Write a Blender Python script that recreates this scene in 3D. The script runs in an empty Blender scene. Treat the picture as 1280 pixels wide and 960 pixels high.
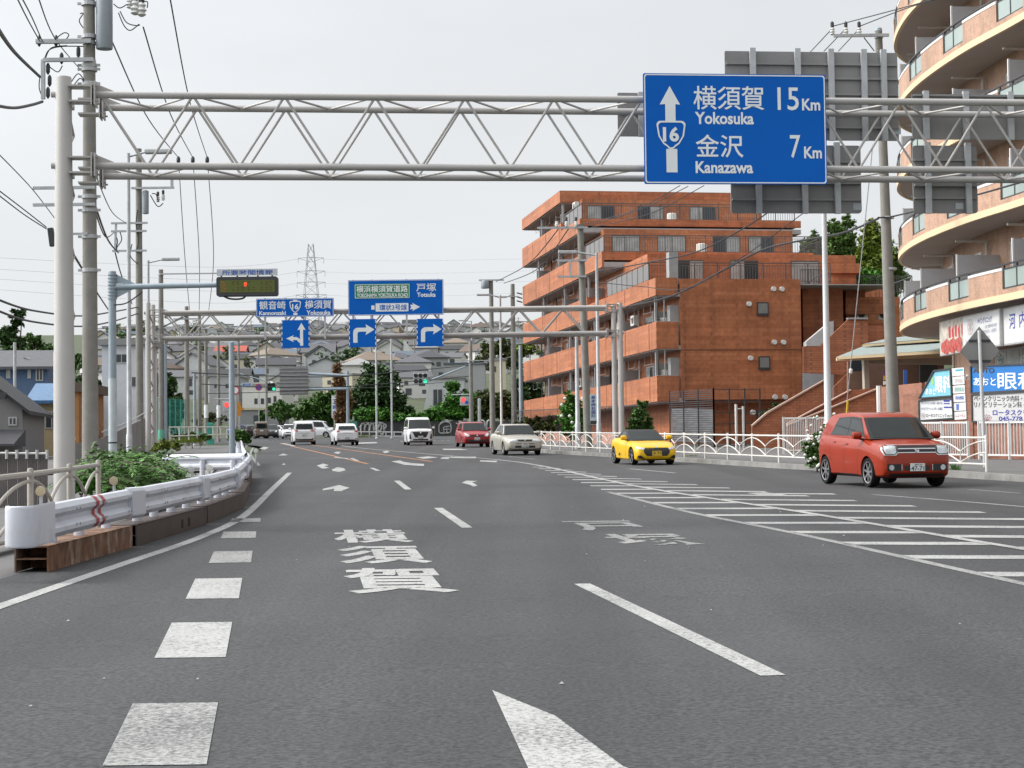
import bpy, bmesh, math, random
from mathutils import Vector, Matrix, noise
from mathutils.bvhtree import BVHTree
from math import sin, cos, pi, radians, atan, sqrt, atan2
S = bpy.context.scene
COL = S.collection
random.seed(7)
R = random.Random(11)

# ---------------------------------------------------------------- camera
F = 2250.0                       # focal length in pixels of a 1280 px wide frame
PITCH = atan(92 / F); ROLL = radians(0.7); CAMH = 1.5; SL = 0.02
_f = Vector((0, cos(PITCH), sin(PITCH))); _u = Vector((0, -sin(PITCH), cos(PITCH))); _r = Vector((1, 0, 0))
UP = _u * cos(ROLL) + _r * sin(ROLL); RT = _r * cos(ROLL) - _u * sin(ROLL)
cam = bpy.data.cameras.new('camera'); camo = bpy.data.objects.new('camera', cam); COL.objects.link(camo)
cam.sensor_width = 36; cam.lens = 36 * F / 1280; cam.clip_start = 0.1; cam.clip_end = 6000
camo.matrix_world = Matrix(((RT.x, UP.x, -_f.x, 0), (RT.y, UP.y, -_f.y, 0), (RT.z, UP.z, -_f.z, CAMH), (0, 0, 0, 1)))
S.camera = camo

# ---------------------------------------------------------------- daylight
W = bpy.data.worlds.new('World'); S.world = W; W.use_nodes = True
nt = W.node_tree; nt.nodes.clear()
SUN_EL, SUN_AZ = radians(42), radians(-86)          # azimuth measured from +Y towards +X
def N(t, ty, **kw):
    n = t.nodes.new(ty)
    for k, v in kw.items(): setattr(n, k, v)
    return n
out = N(nt, 'ShaderNodeOutputWorld'); bg = N(nt, 'ShaderNodeBackground'); bg.inputs['Strength'].default_value = 0.1
sky = N(nt, 'ShaderNodeTexSky', sky_type='NISHITA', sun_disc=False, sun_elevation=SUN_EL, sun_rotation=SUN_AZ, air_density=1.0, dust_density=3.0)
tc = N(nt, 'ShaderNodeTexCoord'); sep = N(nt, 'ShaderNodeSeparateXYZ'); nt.links.new(tc.outputs['Generated'], sep.inputs[0])
ramp = N(nt, 'ShaderNodeMapRange'); ramp.inputs['From Min'].default_value = 0.27; ramp.inputs['From Max'].default_value = 1.0
ramp.inputs['To Min'].default_value = 8.8; ramp.inputs['To Max'].default_value = 10.5
nt.links.new(sep.outputs['Z'], ramp.inputs['Value'])
mp = N(nt, 'ShaderNodeMapping'); mp.inputs['Scale'].default_value = (2.2, 2.2, 7.0); nt.links.new(tc.outputs['Generated'], mp.inputs['Vector'])
nz = N(nt, 'ShaderNodeTexNoise'); nz.inputs['Scale'].default_value = 1.6; nz.inputs['Detail'].default_value = 6; nz.inputs['Roughness'].default_value = .5
nt.links.new(mp.outputs[0], nz.inputs['Vector'])
cm = N(nt, 'ShaderNodeMapRange'); cm.inputs['From Min'].default_value = .3; cm.inputs['From Max'].default_value = .7
cm.inputs['To Min'].default_value = .94; cm.inputs['To Max'].default_value = 1.04; nt.links.new(nz.outputs['Fac'], cm.inputs['Value'])
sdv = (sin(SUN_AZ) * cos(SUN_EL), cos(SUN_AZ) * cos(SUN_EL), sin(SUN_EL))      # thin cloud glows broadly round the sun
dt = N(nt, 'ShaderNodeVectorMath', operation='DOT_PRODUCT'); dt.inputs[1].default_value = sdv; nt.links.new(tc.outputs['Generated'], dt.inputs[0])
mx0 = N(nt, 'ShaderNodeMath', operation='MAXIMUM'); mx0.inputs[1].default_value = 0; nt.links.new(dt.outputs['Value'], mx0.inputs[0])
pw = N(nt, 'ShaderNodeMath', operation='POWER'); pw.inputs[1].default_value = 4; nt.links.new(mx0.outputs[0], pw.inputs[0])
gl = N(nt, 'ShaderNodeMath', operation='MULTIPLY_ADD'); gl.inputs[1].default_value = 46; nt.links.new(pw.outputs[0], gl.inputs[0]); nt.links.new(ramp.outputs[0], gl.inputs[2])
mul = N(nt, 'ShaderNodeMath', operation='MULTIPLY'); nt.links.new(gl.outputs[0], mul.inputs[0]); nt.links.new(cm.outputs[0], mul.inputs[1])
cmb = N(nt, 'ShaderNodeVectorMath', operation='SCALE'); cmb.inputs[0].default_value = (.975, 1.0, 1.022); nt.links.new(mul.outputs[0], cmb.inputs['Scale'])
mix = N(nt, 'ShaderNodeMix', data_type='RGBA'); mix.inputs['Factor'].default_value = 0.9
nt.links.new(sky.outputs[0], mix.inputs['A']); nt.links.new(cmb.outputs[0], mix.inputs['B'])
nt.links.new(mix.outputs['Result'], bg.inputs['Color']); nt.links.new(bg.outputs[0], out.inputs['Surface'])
sl = bpy.data.lights.new('sun', 'SUN'); so = bpy.data.objects.new('sun', sl); COL.objects.link(so)
sl.energy = 2.4; sl.angle = radians(12); sl.color = (1, .93, .84)
sd = Vector((sin(SUN_AZ) * cos(SUN_EL), cos(SUN_AZ) * cos(SUN_EL), sin(SUN_EL)))
so.rotation_euler = sd.to_track_quat('Z', 'Y').to_euler()
S.view_settings.view_transform = 'Standard'; S.view_settings.look = 'None'; S.view_settings.exposure = 0.0; S.view_settings.gamma = 1
S.view_settings.use_curve_mapping = False
S.render.engine = 'CYCLES'
S.cycles.max_bounces = 6; S.cycles.diffuse_bounces = 3; S.cycles.glossy_bounces = 3; S.cycles.transparent_max_bounces = 6; S.cycles.transmission_bounces = 3
S.cycles.caustics_reflective = False; S.cycles.caustics_refractive = False

# ---------------------------------------------------------------- photo measurements -> places
def _ray(px, py): return _f + RT * ((px - 640) / F) + UP * ((480 - py) / F)
def P(px, py, Y):
    d = _ray(px, py); return Vector((0, 0, CAMH)) + d * (Y / d.y)
def G(px, py, h=0.0):
    d = _ray(px, py); t = (CAMH - h) / (SL * d.y - d.z); return Vector((0, 0, CAMH)) + d * t
def sstep(a, b, x):
    t = min(1, max(0, (x - a) / (b - a))); return t * t * (3 - 2 * t)
def gz(x, y):
    """height of the ground"""
    z = SL * min(y, 225)
    if y > 225: z += .088 * (min(y, 1010) - 225) * sstep(215, 340, y) - .03 * max(0, y - 1010)
    if x < -13 and y < 135: z -= 2.6 * sstep(-13.6, -18, x) * (1 - sstep(95, 135, y)) if x > -200 else 0
    if x > 18: z += 11 * sstep(18, 42, x) * sstep(114, 140, y)
    if x < -30: z += 17 * sstep(-34, -95, x) * sstep(105, 190, y) * (1 - sstep(260, 330, y))
    return z
KERB = [(12.2, 30), (11.56, 40.8), (10.9, 43.97), (9.74, 47.83), (8.02, 53.4), (6.1, 62.75), (3.92, 73.5), (1.81, 83.1), (.1, 93), (-.7, 100), (-.95, 108), (.2, 116), (3, 125), (9, 140)]
def lerp_tab(tab, y):
    if y <= tab[0][1]:
        (x0, y0), (x1, y1) = tab[0], tab[1]
    elif y >= tab[-1][1]:
        (x0, y0), (x1, y1) = tab[-2], tab[-1]
    else:
        for i in range(len(tab) - 1):
            if tab[i][1] <= y <= tab[i + 1][1]:
                (x0, y0), (x1, y1) = tab[i], tab[i + 1]; break
    return x0 + (x1 - x0) * (y - y0) / (y1 - y0)
def kerbx(y): return lerp_tab(KERB, y)

# ---------------------------------------------------------------- materials
MATS = {}
def mat(name, col, rough=.6, metal=0.0, var=.10, vs=3.0, fine=0.0, fs=60, bump=0.0, dirt=None, ds=1.2, da=.5, emit=None, spec=None, coat=0.0, island=0.0, stretch=None):
    """a surface whose base colour wanders a little; optional fine speckle, dirt blotches and bump"""
    if name in MATS: return MATS[name]
    m = bpy.data.materials.new(name); m.use_nodes = True; t = m.node_tree; b = t.nodes['Principled BSDF']; L = t.links.new
    MATS[name] = m
    b.inputs['Roughness'].default_value = rough; b.inputs['Metallic'].default_value = metal
    if spec is not None: b.inputs['Specular IOR Level'].default_value = spec
    if coat: b.inputs['Coat Weight'].default_value = coat; b.inputs['Coat Roughness'].default_value = .04
    g = N(t, 'ShaderNodeNewGeometry'); vec = g.outputs['Position']
    if stretch:
        mm = N(t, 'ShaderNodeMapping'); mm.inputs['Scale'].default_value = stretch; L(vec, mm.inputs['Vector']); vec = mm.outputs[0]
    cur = None
    def noisefac(scale, det, lo, hi):
        n = N(t, 'ShaderNodeTexNoise'); n.inputs['Scale'].default_value = scale; n.inputs['Detail'].default_value = det; L(vec, n.inputs['Vector'])
        r = N(t, 'ShaderNodeMapRange'); r.inputs['From Min'].default_value = .3; r.inputs['From Max'].default_value = .7
        r.inputs['To Min'].default_value = lo; r.inputs['To Max'].default_value = hi; L(n.outputs['Fac'], r.inputs['Value']); return r.outputs[0], n.outputs['Fac']
    fac, raw = noisefac(vs, 4, 1 - var, 1 + var)
    if fine:
        f2, raw2 = noisefac(fs, 3, 1 - fine, 1 + fine)
        q = N(t, 'ShaderNodeMath', operation='MULTIPLY'); L(fac, q.inputs[0]); L(f2, q.inputs[1]); fac = q.outputs[0]; raw = raw2
    if island:
        r = N(t, 'ShaderNodeMapRange'); r.inputs['To Min'].default_value = 1 - island; r.inputs['To Max'].default_value = 1 + island; L(g.outputs['Random Per Island'], r.inputs['Value'])
        q = N(t, 'ShaderNodeMath', operation='MULTIPLY'); L(fac, q.inputs[0]); L(r.outputs[0], q.inputs[1]); fac = q.outputs[0]
    sc = N(t, 'ShaderNodeVectorMath', operation='SCALE'); sc.inputs[0].default_value = col[:3]; L(fac, sc.inputs['Scale']); cur = sc.outputs[0]
    if dirt:
        n = N(t, 'ShaderNodeTexNoise'); n.inputs['Scale'].default_value = ds; n.inputs['Detail'].default_value = 7; n.inputs['Roughness'].default_value = .65; L(vec, n.inputs['Vector'])
        r = N(t, 'ShaderNodeMapRange'); r.inputs['From Min'].default_value = .5; r.inputs['From Max'].default_value = .72; r.inputs['To Max'].default_value = da; L(n.outputs['Fac'], r.inputs['Value'])
        mx = N(t, 'ShaderNodeMix', data_type='RGBA'); L(r.outputs[0], mx.inputs['Factor']); L(cur, mx.inputs['A']); mx.inputs['B'].default_value = (*dirt, 1); cur = mx.outputs['Result']
    L(cur, b.inputs['Base Color'])
    if bump:
        bn = N(t, 'ShaderNodeBump'); bn.inputs['Strength'].default_value = bump; bn.inputs['Distance'].default_value = .02; L(raw, bn.inputs['Height']); L(bn.outputs[0], b.inputs['Normal'])
    if emit:
        b.inputs['Emission Color'].default_value = (*emit[:3], 1); b.inputs['Emission Strength'].default_value = emit[3]
    return m
def brickmat(name, c1, c2, mortar, bw=.2, bh=.06, mw=.006, rough=.7, var=.16, diag=False):
    m = bpy.data.materials.new(name); m.use_nodes = True; t = m.node_tree; b = t.nodes['Principled BSDF']; L = t.links.new
    MATS[name] = m
    b.inputs['Roughness'].default_value = rough
    g = N(t, 'ShaderNodeNewGeometry')
    cr = N(t, 'ShaderNodeVectorMath', operation='CROSS_PRODUCT'); cr.inputs[0].default_value = (0, 0, 1); L(g.outputs['True Normal'], cr.inputs[1])
    ob = N(t, 'ShaderNodeTexCoord')
    d = N(t, 'ShaderNodeVectorMath', operation='DOT_PRODUCT'); L(cr.outputs[0], d.inputs[0]); L(ob.outputs['Object'], d.inputs[1])
    sp = N(t, 'ShaderNodeSeparateXYZ'); L(ob.outputs['Object'], sp.inputs[0])
    cb = N(t, 'ShaderNodeCombineXYZ'); L(d.outputs['Value'], cb.inputs[0]); L(sp.outputs['Z'], cb.inputs[1])
    vec = cb.outputs[0]
    if diag:
        mm = N(t, 'ShaderNodeMapping'); mm.inputs['Rotation'].default_value = (0, 0, radians(45)); L(vec, mm.inputs['Vector']); vec = mm.outputs[0]
    bt = N(t, 'ShaderNodeTexBrick'); L(vec, bt.inputs['Vector']); bt.inputs['Scale'].default_value = 1
    bt.inputs['Brick Width'].default_value = bw; bt.inputs['Row Height'].default_value = bh; bt.inputs['Mortar Size'].default_value = mw
    bt.inputs['Color1'].default_value = (*c1, 1); bt.inputs['Color2'].default_value = (*c2, 1); bt.inputs['Mortar'].default_value = (*mortar, 1); bt.inputs['Bias'].default_value = 0
    cols = bt.outputs['Color']
    for sc, am in ((.35, var), (5, var * .9), (1.3, var * .6)):
        n = N(t, 'ShaderNodeTexNoise'); n.inputs['Scale'].default_value = sc; n.inputs['Detail'].default_value = 4; L(ob.outputs['Object'], n.inputs['Vector'])
        r = N(t, 'ShaderNodeMapRange'); r.inputs['From Min'].default_value = .3; r.inputs['From Max'].default_value = .7; r.inputs['To Min'].default_value = 1 - am; r.inputs['To Max'].default_value = 1 + am; L(n.outputs['Fac'], r.inputs['Value'])
        s = N(t, 'ShaderNodeVectorMath', operation='SCALE'); L(cols, s.inputs[0]); L(r.outputs[0], s.inputs['Scale']); cols = s.outputs[0]
    mm = N(t, 'ShaderNodeMapping'); mm.inputs['Scale'].default_value = (1.6, 1.6, .09); L(ob.outputs['Object'], mm.inputs['Vector'])      # rain streaks run down the wall
    n = N(t, 'ShaderNodeTexNoise'); n.inputs['Scale'].default_value = 1.3; n.inputs['Detail'].default_value = 6; L(mm.outputs[0], n.inputs['Vector'])
    r = N(t, 'ShaderNodeMapRange'); r.inputs['From Min'].default_value = .5; r.inputs['From Max'].default_value = .75; r.inputs['To Min'].default_value = 1.03; r.inputs['To Max'].default_value = .74; L(n.outputs['Fac'], r.inputs['Value'])
    s = N(t, 'ShaderNodeVectorMath', operation='SCALE'); L(cols, s.inputs[0]); L(r.outputs[0], s.inputs['Scale']); cols = s.outputs[0]
    L(cols, b.inputs['Base Color'])
    return m
def worn_paint(name, col, base=(.055, .055, .058), amount=.5, sc=26):
    """road paint, scuffed down to the asphalt in places"""
    m = mat(name, col, .75, var=.06, vs=2); t = m.node_tree; b = t.nodes['Principled BSDF']; L = t.links.new
    src = b.inputs['Base Color'].links[0].from_socket
    g = N(t, 'ShaderNodeNewGeometry')
    a = N(t, 'ShaderNodeTexNoise'); a.inputs['Scale'].default_value = sc; a.inputs['Detail'].default_value = 8; a.inputs['Roughness'].default_value = .75; L(g.outputs['Position'], a.inputs['Vector'])
    c = N(t, 'ShaderNodeTexNoise'); c.inputs['Scale'].default_value = .9; c.inputs['Detail'].default_value = 3; L(g.outputs['Position'], c.inputs['Vector'])
    ad = N(t, 'ShaderNodeMath', operation='MULTIPLY_ADD'); ad.inputs[1].default_value = .25; L(c.outputs['Fac'], ad.inputs[0]); L(a.outputs['Fac'], ad.inputs[2])
    r = N(t, 'ShaderNodeMapRange'); r.inputs['From Min'].default_value = .71 - amount * .22; r.inputs['From Max'].default_value = .86 - amount * .14; L(ad.outputs[0], r.inputs['Value'])
    mx = N(t, 'ShaderNodeMix', data_type='RGBA'); L(r.outputs[0], mx.inputs['Factor']); L(src, mx.inputs['A']); mx.inputs['B'].default_value = (*base, 1)
    L(mx.outputs['Result'], b.inputs['Base Color']); return m

# ---------------------------------------------------------------- mesh building
ROOTM = {}
def rz(a): return Matrix.Rotation(a, 4, 'Z')
class MB:
    def __init__(s, M=None): s.v = []; s.f = []; s.M = M or Matrix.Identity(4)
    def add(s, vs, fs):
        o = len(s.v); s.v += [s.M @ Vector(v) for v in vs]; s.f += [tuple(i + o for i in f) for f in fs]; return s
    def box(s, x0, x1, y0, y1, z0, z1):
        return s.add([(x0, y0, z0), (x1, y0, z0), (x1, y1, z0), (x0, y1, z0), (x0, y0, z1), (x1, y0, z1), (x1, y1, z1), (x0, y1, z1)],
                     [(3, 2, 1, 0), (4, 5, 6, 7), (0, 1, 5, 4), (1, 2, 6, 5), (2, 3, 7, 6), (3, 0, 4, 7)])
    def bar(s, a, b, w, h, up=(0, 0, 1)):
        a, b = Vector(a), Vector(b); d = (b - a).normalized(); up = Vector(up)
        sd = d.cross(up)
        if sd.length < 1e-4: sd = d.cross(Vector((0, 1, 0)))
        sd.normalize(); u = sd.cross(d); sd *= w / 2; u *= h / 2
        return s.add([a - sd - u, a + sd - u, a + sd + u, a - sd + u, b - sd - u, b + sd - u, b + sd + u, b - sd + u],
                     [(0, 1, 2, 3), (7, 6, 5, 4), (4, 5, 1, 0), (5, 6, 2, 1), (6, 7, 3, 2), (7, 4, 0, 3)])
    def tube(s, a, b, r0, r1=None, n=10, caps=True):
        return s.path([a, b], [r0, r0 if r1 is None else r1], n, caps)
    def path(s, pts, r, n=8, caps=True):
        pts = [Vector(p) for p in pts]; m = len(pts); rs = r if isinstance(r, (list, tuple)) else [r] * m
        vs = []; fs = []; ref = None
        for i, p in enumerate(pts):
            d = (pts[min(i + 1, m - 1)] - pts[max(i - 1, 0)]).normalized()
            if ref is None:
                ref = Vector((0, 0, 1)) if abs(d.z) < .9 else Vector((1, 0, 0))
            a = (ref - d * ref.dot(d)).normalized(); b = d.cross(a); ref = a
            for k in range(n):
                q = 2 * pi * k / n; vs.append(p + (a * cos(q) + b * sin(q)) * rs[i])
        for i in range(m - 1):
            for k in range(n):
                k2 = (k + 1) % n; fs.append((i * n + k, i * n + k2, i * n + n + k2, i * n + n + k))
        if caps: fs += [tuple(range(n))[::-1], tuple(range((m - 1) * n, m * n))]
        return s.add(vs, fs)
    def prism(s, poly, a0, a1, axis='z'):
        """poly of 2D points pulled from a0 to a1 along an axis; (x,y) for z, (x,z) for y, (y,z) for x"""
        n = len(poly)
        def q(p, a): return (p[0], p[1], a) if axis == 'z' else (p[0], a, p[1]) if axis == 'y' else (a, p[0], p[1])
        vs = [q(p, a0) for p in poly] + [q(p, a1) for p in poly]
        fs = [tuple(range(n))[::-1], tuple(range(n, 2 * n))] + [(i, (i + 1) % n, n + (i + 1) % n, n + i) for i in range(n)]
        return s.add(vs, fs)
    def lathe(s, prof, c=(0, 0, 0), n=16, axis='z'):
        c = Vector(c); vs = []; fs = []
        for (r, h) in prof:
            for k in range(n):
                q = 2 * pi * k / n; x, y = r * cos(q), r * sin(q)
                vs.append(c + Vector((x, y, h) if axis == 'z' else (x, h, y) if axis == 'y' else (h, x, y)))
        for i in range(len(prof) - 1):
            for k in range(n):
                k2 = (k + 1) % n; fs.append((i * n + k, i * n + k2, i * n + n + k2, i * n + n + k))
        fs += [tuple(range(n))[::-1], tuple(range((len(prof) - 1) * n, len(prof) * n))]
        return s.add(vs, fs)
    def quad(s, a, b, c, d): return s.add([a, b, c, d], [(0, 1, 2, 3)])
    def grid(s, fn, us, ws):
        n = len(ws); return s.add([fn(u, w) for u in us for w in ws], [(i * n + j, i * n + n + j, i * n + n + j + 1, i * n + j + 1) for i in range(len(us) - 1) for j in range(n - 1)])
    def build(s, name, m, parent=None, smooth=False, bevel=0, fix=True, local=False):
        me = bpy.data.meshes.new(name); inv = ROOTM[parent.name].inverted() if parent is not None and not local else None
        me.from_pydata([tuple(inv @ v) if inv else tuple(v) for v in s.v], [], s.f); me.materials.append(m)
        if fix or bevel:
            b = bmesh.new(); b.from_mesh(me)
            if fix: bmesh.ops.recalc_face_normals(b, faces=b.faces)
            if bevel: bmesh.ops.bevel(b, geom=[e for e in b.edges if len(e.link_faces) == 2 and e.calc_face_angle(0) > .6], offset=bevel, segments=2, affect='EDGES', profile=.6, clamp_overlap=True)
            b.to_mesh(me); b.free()
        if smooth:
            me.polygons.foreach_set('use_smooth', [True] * len(me.polygons))
            try: me.set_sharp_from_angle(angle=radians(38))
            except Exception: pass
        o = bpy.data.objects.new(name, me); COL.objects.link(o)
        if parent is not None:
            o.parent = parent; ROOTM[o.name] = ROOTM[parent.name]
        else: ROOTM[o.name] = Matrix.Identity(4)
        return o
def tag(o, label, cat, group=None):
    o['label'] = label; o['category'] = cat
    if group: o['group'] = group
    return o
def thing(name, label, cat, loc=(0, 0, 0), a=0.0, group=None):
    o = bpy.data.objects.new(name, None); COL.objects.link(o); o.empty_display_size = .2
    o.location = loc; o.rotation_euler = (0, 0, a); ROOTM[o.name] = Matrix.Translation(loc) @ rz(a)
    return tag(o, label, cat, group)
def struct(o, kind='structure'): o['kind'] = kind; return o
def dup(root, loc=None, a=None, label=None, group=None, scale=None, tilt=None):
    r = root.copy(); COL.objects.link(r)
    def rec(src, dst):
        for ch in src.children:
            c = ch.copy(); COL.objects.link(c); c.parent = dst; rec(ch, c)
    rec(root, r)
    if loc is not None: r.location = loc
    if a is not None: r.rotation_euler = (r.rotation_euler[0], r.rotation_euler[1], a)
    if scale is not None: r.scale = (scale,) * 3 if not isinstance(scale, tuple) else scale
    if label: r['label'] = label
    if group: r['group'] = group
    return r
def kids(o, name): return [c for c in o.children if c.name.split('.')[0] == name]

# lettering: real outlines of the built-in font, fitted to a rectangle of a flat face
_txt = {}
def glyphs(body, bold=0.0):
    k = (body, bold)
    if k not in _txt:
        c = bpy.data.curves.new('lettering', 'FONT'); c.body = body; c.size = 1; c.offset = bold; c.fill_mode = 'FRONT' if hasattr(c, 'fill_mode') else c.fill_mode
        c.resolution_u = 3
        o = bpy.data.objects.new('lettering', c); COL.objects.link(o)
        dg = bpy.context.evaluated_depsgraph_get(); me = bpy.data.meshes.new_from_object(o.evaluated_get(dg))
        vs = [(v.co.x, v.co.y) for v in me.vertices]; fs = [tuple(p.vertices) for p in me.polygons]
        bpy.data.objects.remove(o); bpy.data.curves.remove(c); bpy.data.meshes.remove(me)
        _txt[k] = (vs, fs)
    return _txt[k]
def put_text(mb, body, rect, fn, bold=0.0, flipy=True):
    """rect = (x0, y0, x1, y1) in face units; fn maps (x, y) of the face to 3D"""
    vs, fs = glyphs(body, bold)
    if not vs: return
    xa, xb = min(v[0] for v in vs), max(v[0] for v in vs); ya, yb = min(v[1] for v in vs), max(v[1] for v in vs)
    x0, y0, x1, y1 = rect
    mb.add([fn(x0 + (x1 - x0) * (x - xa) / (xb - xa), y1 + (y0 - y1) * (y - ya) / (yb - ya)) for x, y in vs], fs)
def flat_poly(mb, pts, fn): mb.add([fn(x, y) for x, y in pts], [tuple(range(len(pts)))])
def arc(cx, cy, r, a0, a1, n=8, ry=None): return [(cx + r * cos(radians(a0 + (a1 - a0) * i / n)), cy + (ry or r) * sin(radians(a0 + (a1 - a0) * i / n))) for i in range(n + 1)]
def rrect(x0, y0, x1, y1, r, n=4):
    return arc(x1 - r, y1 - r, r, 0, 90, n) + arc(x0 + r, y1 - r, r, 90, 180, n) + arc(x0 + r, y0 + r, r, 180, 270, n) + arc(x1 - r, y0 + r, r, 270, 360, n)
def ring(mb, outer, inner, fn):
    n = len(outer); mb.add([fn(*p) for p in outer] + [fn(*p) for p in inner], [(i, (i + 1) % n, n + (i + 1) % n, n + i) for i in range(n)])
def catmull(pts, n=6):
    pts = [Vector(p) for p in pts]; out = []
    for i in range(len(pts) - 1):
        p0, p1, p2, p3 = pts[max(i - 1, 0)], pts[i], pts[i + 1], pts[min(i + 2, len(pts) - 1)]
        for k in range(n):
            t = k / n; out.append(.5 * ((2 * p1) + (p2 - p0) * t + (2 * p0 - 5 * p1 + 4 * p2 - p3) * t * t + (3 * p1 - p0 - 3 * p2 + p3) * t ** 3))
    return out + [pts[-1]]
# common materials
WHITEPAINT = mat('white_rail_paint', (.62, .61, .60), .45, var=.08, vs=2, dirt=(.30, .24, .18), ds=1.5, da=.35)
GREYSTEEL = mat('galvanised_steel', (.42, .43, .44), .45, .35, var=.12, vs=4)
GANTRY = mat('gantry_paint', (.40, .385, .37), .5, var=.06, vs=2, dirt=(.28, .25, .22), ds=1.0, da=.4)
CONCRETE = mat('pole_concrete', (.23, .22, .20), .85, var=.12, vs=2.5, fine=.06, fs=40, dirt=(.18, .16, .14), ds=1.4, da=.45)
DARK = mat('dark_metal', (.035, .037, .04), .5, var=.1)
BLACKRUB = mat('black_rubber', (.018, .018, .019), .75, var=.1)
WIRE = mat('wire_black', (.03, .03, .035), .6)
SIGNBLUE = mat('sign_blue', (.002, .108, .47), .5, var=.06, vs=1.0, spec=.12)
SIGNWHITE = mat('sign_white', (.74, .77, .78), .45, var=.03)
SIGNGREEN = mat('sign_green', (.0, .19, .085), .4, var=.04)
SIGNBACK = mat('sign_back', (.24, .235, .23), .55, .2, var=.08, vs=1.2, dirt=(.14, .12, .11), ds=.9, da=.5)
GLASSDARK = mat('window_glass', (.035, .042, .05), .08, var=.15, vs=1)
CURTAIN = mat('window_curtain', (.30, .30, .29), .25, var=.2, vs=2)
# ================================================================ ground, road, markings
ASPH = mat('asphalt', (.036, .0365, .039), .88, var=.12, vs=.35, fine=.6, fs=34, bump=.35, dirt=(.050, .050, .051), ds=.12, da=.6)
def crackasph(m):
    # tyre lanes slightly polished, long seams and patched strips
    t = m.node_tree; b = t.nodes['Principled BSDF']; L = t.links.new; src = b.inputs['Base Color'].links[0].from_socket
    g = N(t, 'ShaderNodeNewGeometry')
    mm = N(t, 'ShaderNodeMapping'); mm.inputs['Rotation'].default_value = (0, 0, radians(-7)); mm.inputs['Scale'].default_value = (.9, .022, 1); L(g.outputs['Position'], mm.inputs['Vector'])
    n = N(t, 'ShaderNodeTexNoise'); n.inputs['Scale'].default_value = 1; n.inputs['Detail'].default_value = 3; L(mm.outputs[0], n.inputs['Vector'])
    r = N(t, 'ShaderNodeMapRange'); r.inputs['From Min'].default_value = .35; r.inputs['From Max'].default_value = .65; r.inputs['To Min'].default_value = .80; r.inputs['To Max'].default_value = 1.2; L(n.outputs['Fac'], r.inputs['Value'])
    s = N(t, 'ShaderNodeVectorMath', operation='SCALE'); L(src, s.inputs[0]); L(r.outputs[0], s.inputs['Scale'])
    v = N(t, 'ShaderNodeTexVoronoi', feature='DISTANCE_TO_EDGE'); v.inputs['Scale'].default_value = .13
    n2 = N(t, 'ShaderNodeTexNoise'); n2.inputs['Scale'].default_value = .5; n2.inputs['Detail'].default_value = 4; L(g.outputs['Position'], n2.inputs['Vector'])
    ad = N(t, 'ShaderNodeVectorMath', operation='MULTIPLY_ADD'); ad.inputs[1].default_value = (1.4, 1.4, 0); L(n2.outputs['Color'], ad.inputs[0]); L(g.outputs['Position'], ad.inputs[2]); L(ad.outputs[0], v.inputs['Vector'])
    r2 = N(t, 'ShaderNodeMapRange'); r2.inputs['From Min'].default_value = 0; r2.inputs['From Max'].default_value = .004; r2.inputs['To Min'].default_value = .8; r2.inputs['To Max'].default_value = 1; L(v.outputs['Distance'], r2.inputs['Value'])
    s2 = N(t, 'ShaderNodeVectorMath', operation='SCALE'); L(s.outputs[0], s2.inputs[0]); L(r2.outputs[0], s2.inputs['Scale'])
    L(s2.outputs[0], b.inputs['Base Color'])
crackasph(ASPH)
PAVE = mat('pavement', (.115, .112, .112), .9, var=.12, vs=.8, fine=.15, fs=40, dirt=(.075, .07, .066), ds=.5, da=.6)
KERBM = mat('kerb_concrete', (.20, .195, .185), .9, var=.2, vs=1.5, fine=.1, dirt=(.07, .065, .06), ds=1.3, da=.75)
SOIL = mat('ground_soil', (.05, .068, .03), .95, var=.35, vs=.2, fine=.35, fs=3, dirt=(.09, .085, .06), ds=.09, da=.8)
PAINT = worn_paint('road_paint', (.37, .37, .36), amount=.6, sc=34)
PAINTF = worn_paint('road_paint_faded', (.32, .32, .31), amount=.85, sc=34)
PAINTO = worn_paint('road_paint_orange', (.46, .19, .06), amount=.6)

xs = sorted(set([-900, -600, -400, -300, -220, -160] + list(range(-130, -40, 10)) + list(range(-40, -20, 4)) + [-18.5, -18, -17, -16, -15, -14, -13, -12] + list(range(-10, 24, 3)) + list(range(24, 90, 6)) + [110, 150, 220, 350, 600, 900]))
ys = sorted(set([-80, -40, -10] + list(range(0, 230, 9)) + list(range(230, 330, 10)) + list(range(330, 1030, 24)) + [1060, 1200, 1500, 2200, 3500, 5000]))
g = MB().grid(lambda x, y: (x, y, gz(x, y) - .03), xs, ys)
struct(g.build('ground', SOIL, fix=False, smooth=True))

def strip(name, L, Rr, ys, dz, m, kind='structure'):
    mb = MB()
    for i in range(len(ys) - 1):
        a, b = ys[i], ys[i + 1]
        q = [(L(a), a), (Rr(a), a), (Rr(b), b), (L(b), b)]
        mb.add([(x, y, gz(0, y) + dz) for x, y in q], [(0, 1, 2, 3)])
    return struct(mb.build(name, m, fix=False))
LEFT = [(-5.3, 5), (-5.1, 18), (-5.0, 28), (-5.3, 33.5), (-6.8, 45.5), (-8.5, 57), (-14, 100), (-17.5, 126), (-23, 145), (-52, 175)]
yy = [-30, 0, 10, 18, 24, 28, 33.5, 40, 45.5, 51, 57, 62.7, 68, 73.5, 78, 83, 88, 93, 98, 102, 108, 114, 122, 130, 138, 145]
strip('road', lambda y: lerp_tab(LEFT, y) if y > 5 else -5.3, kerbx, yy, 0.0, ASPH)
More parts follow.
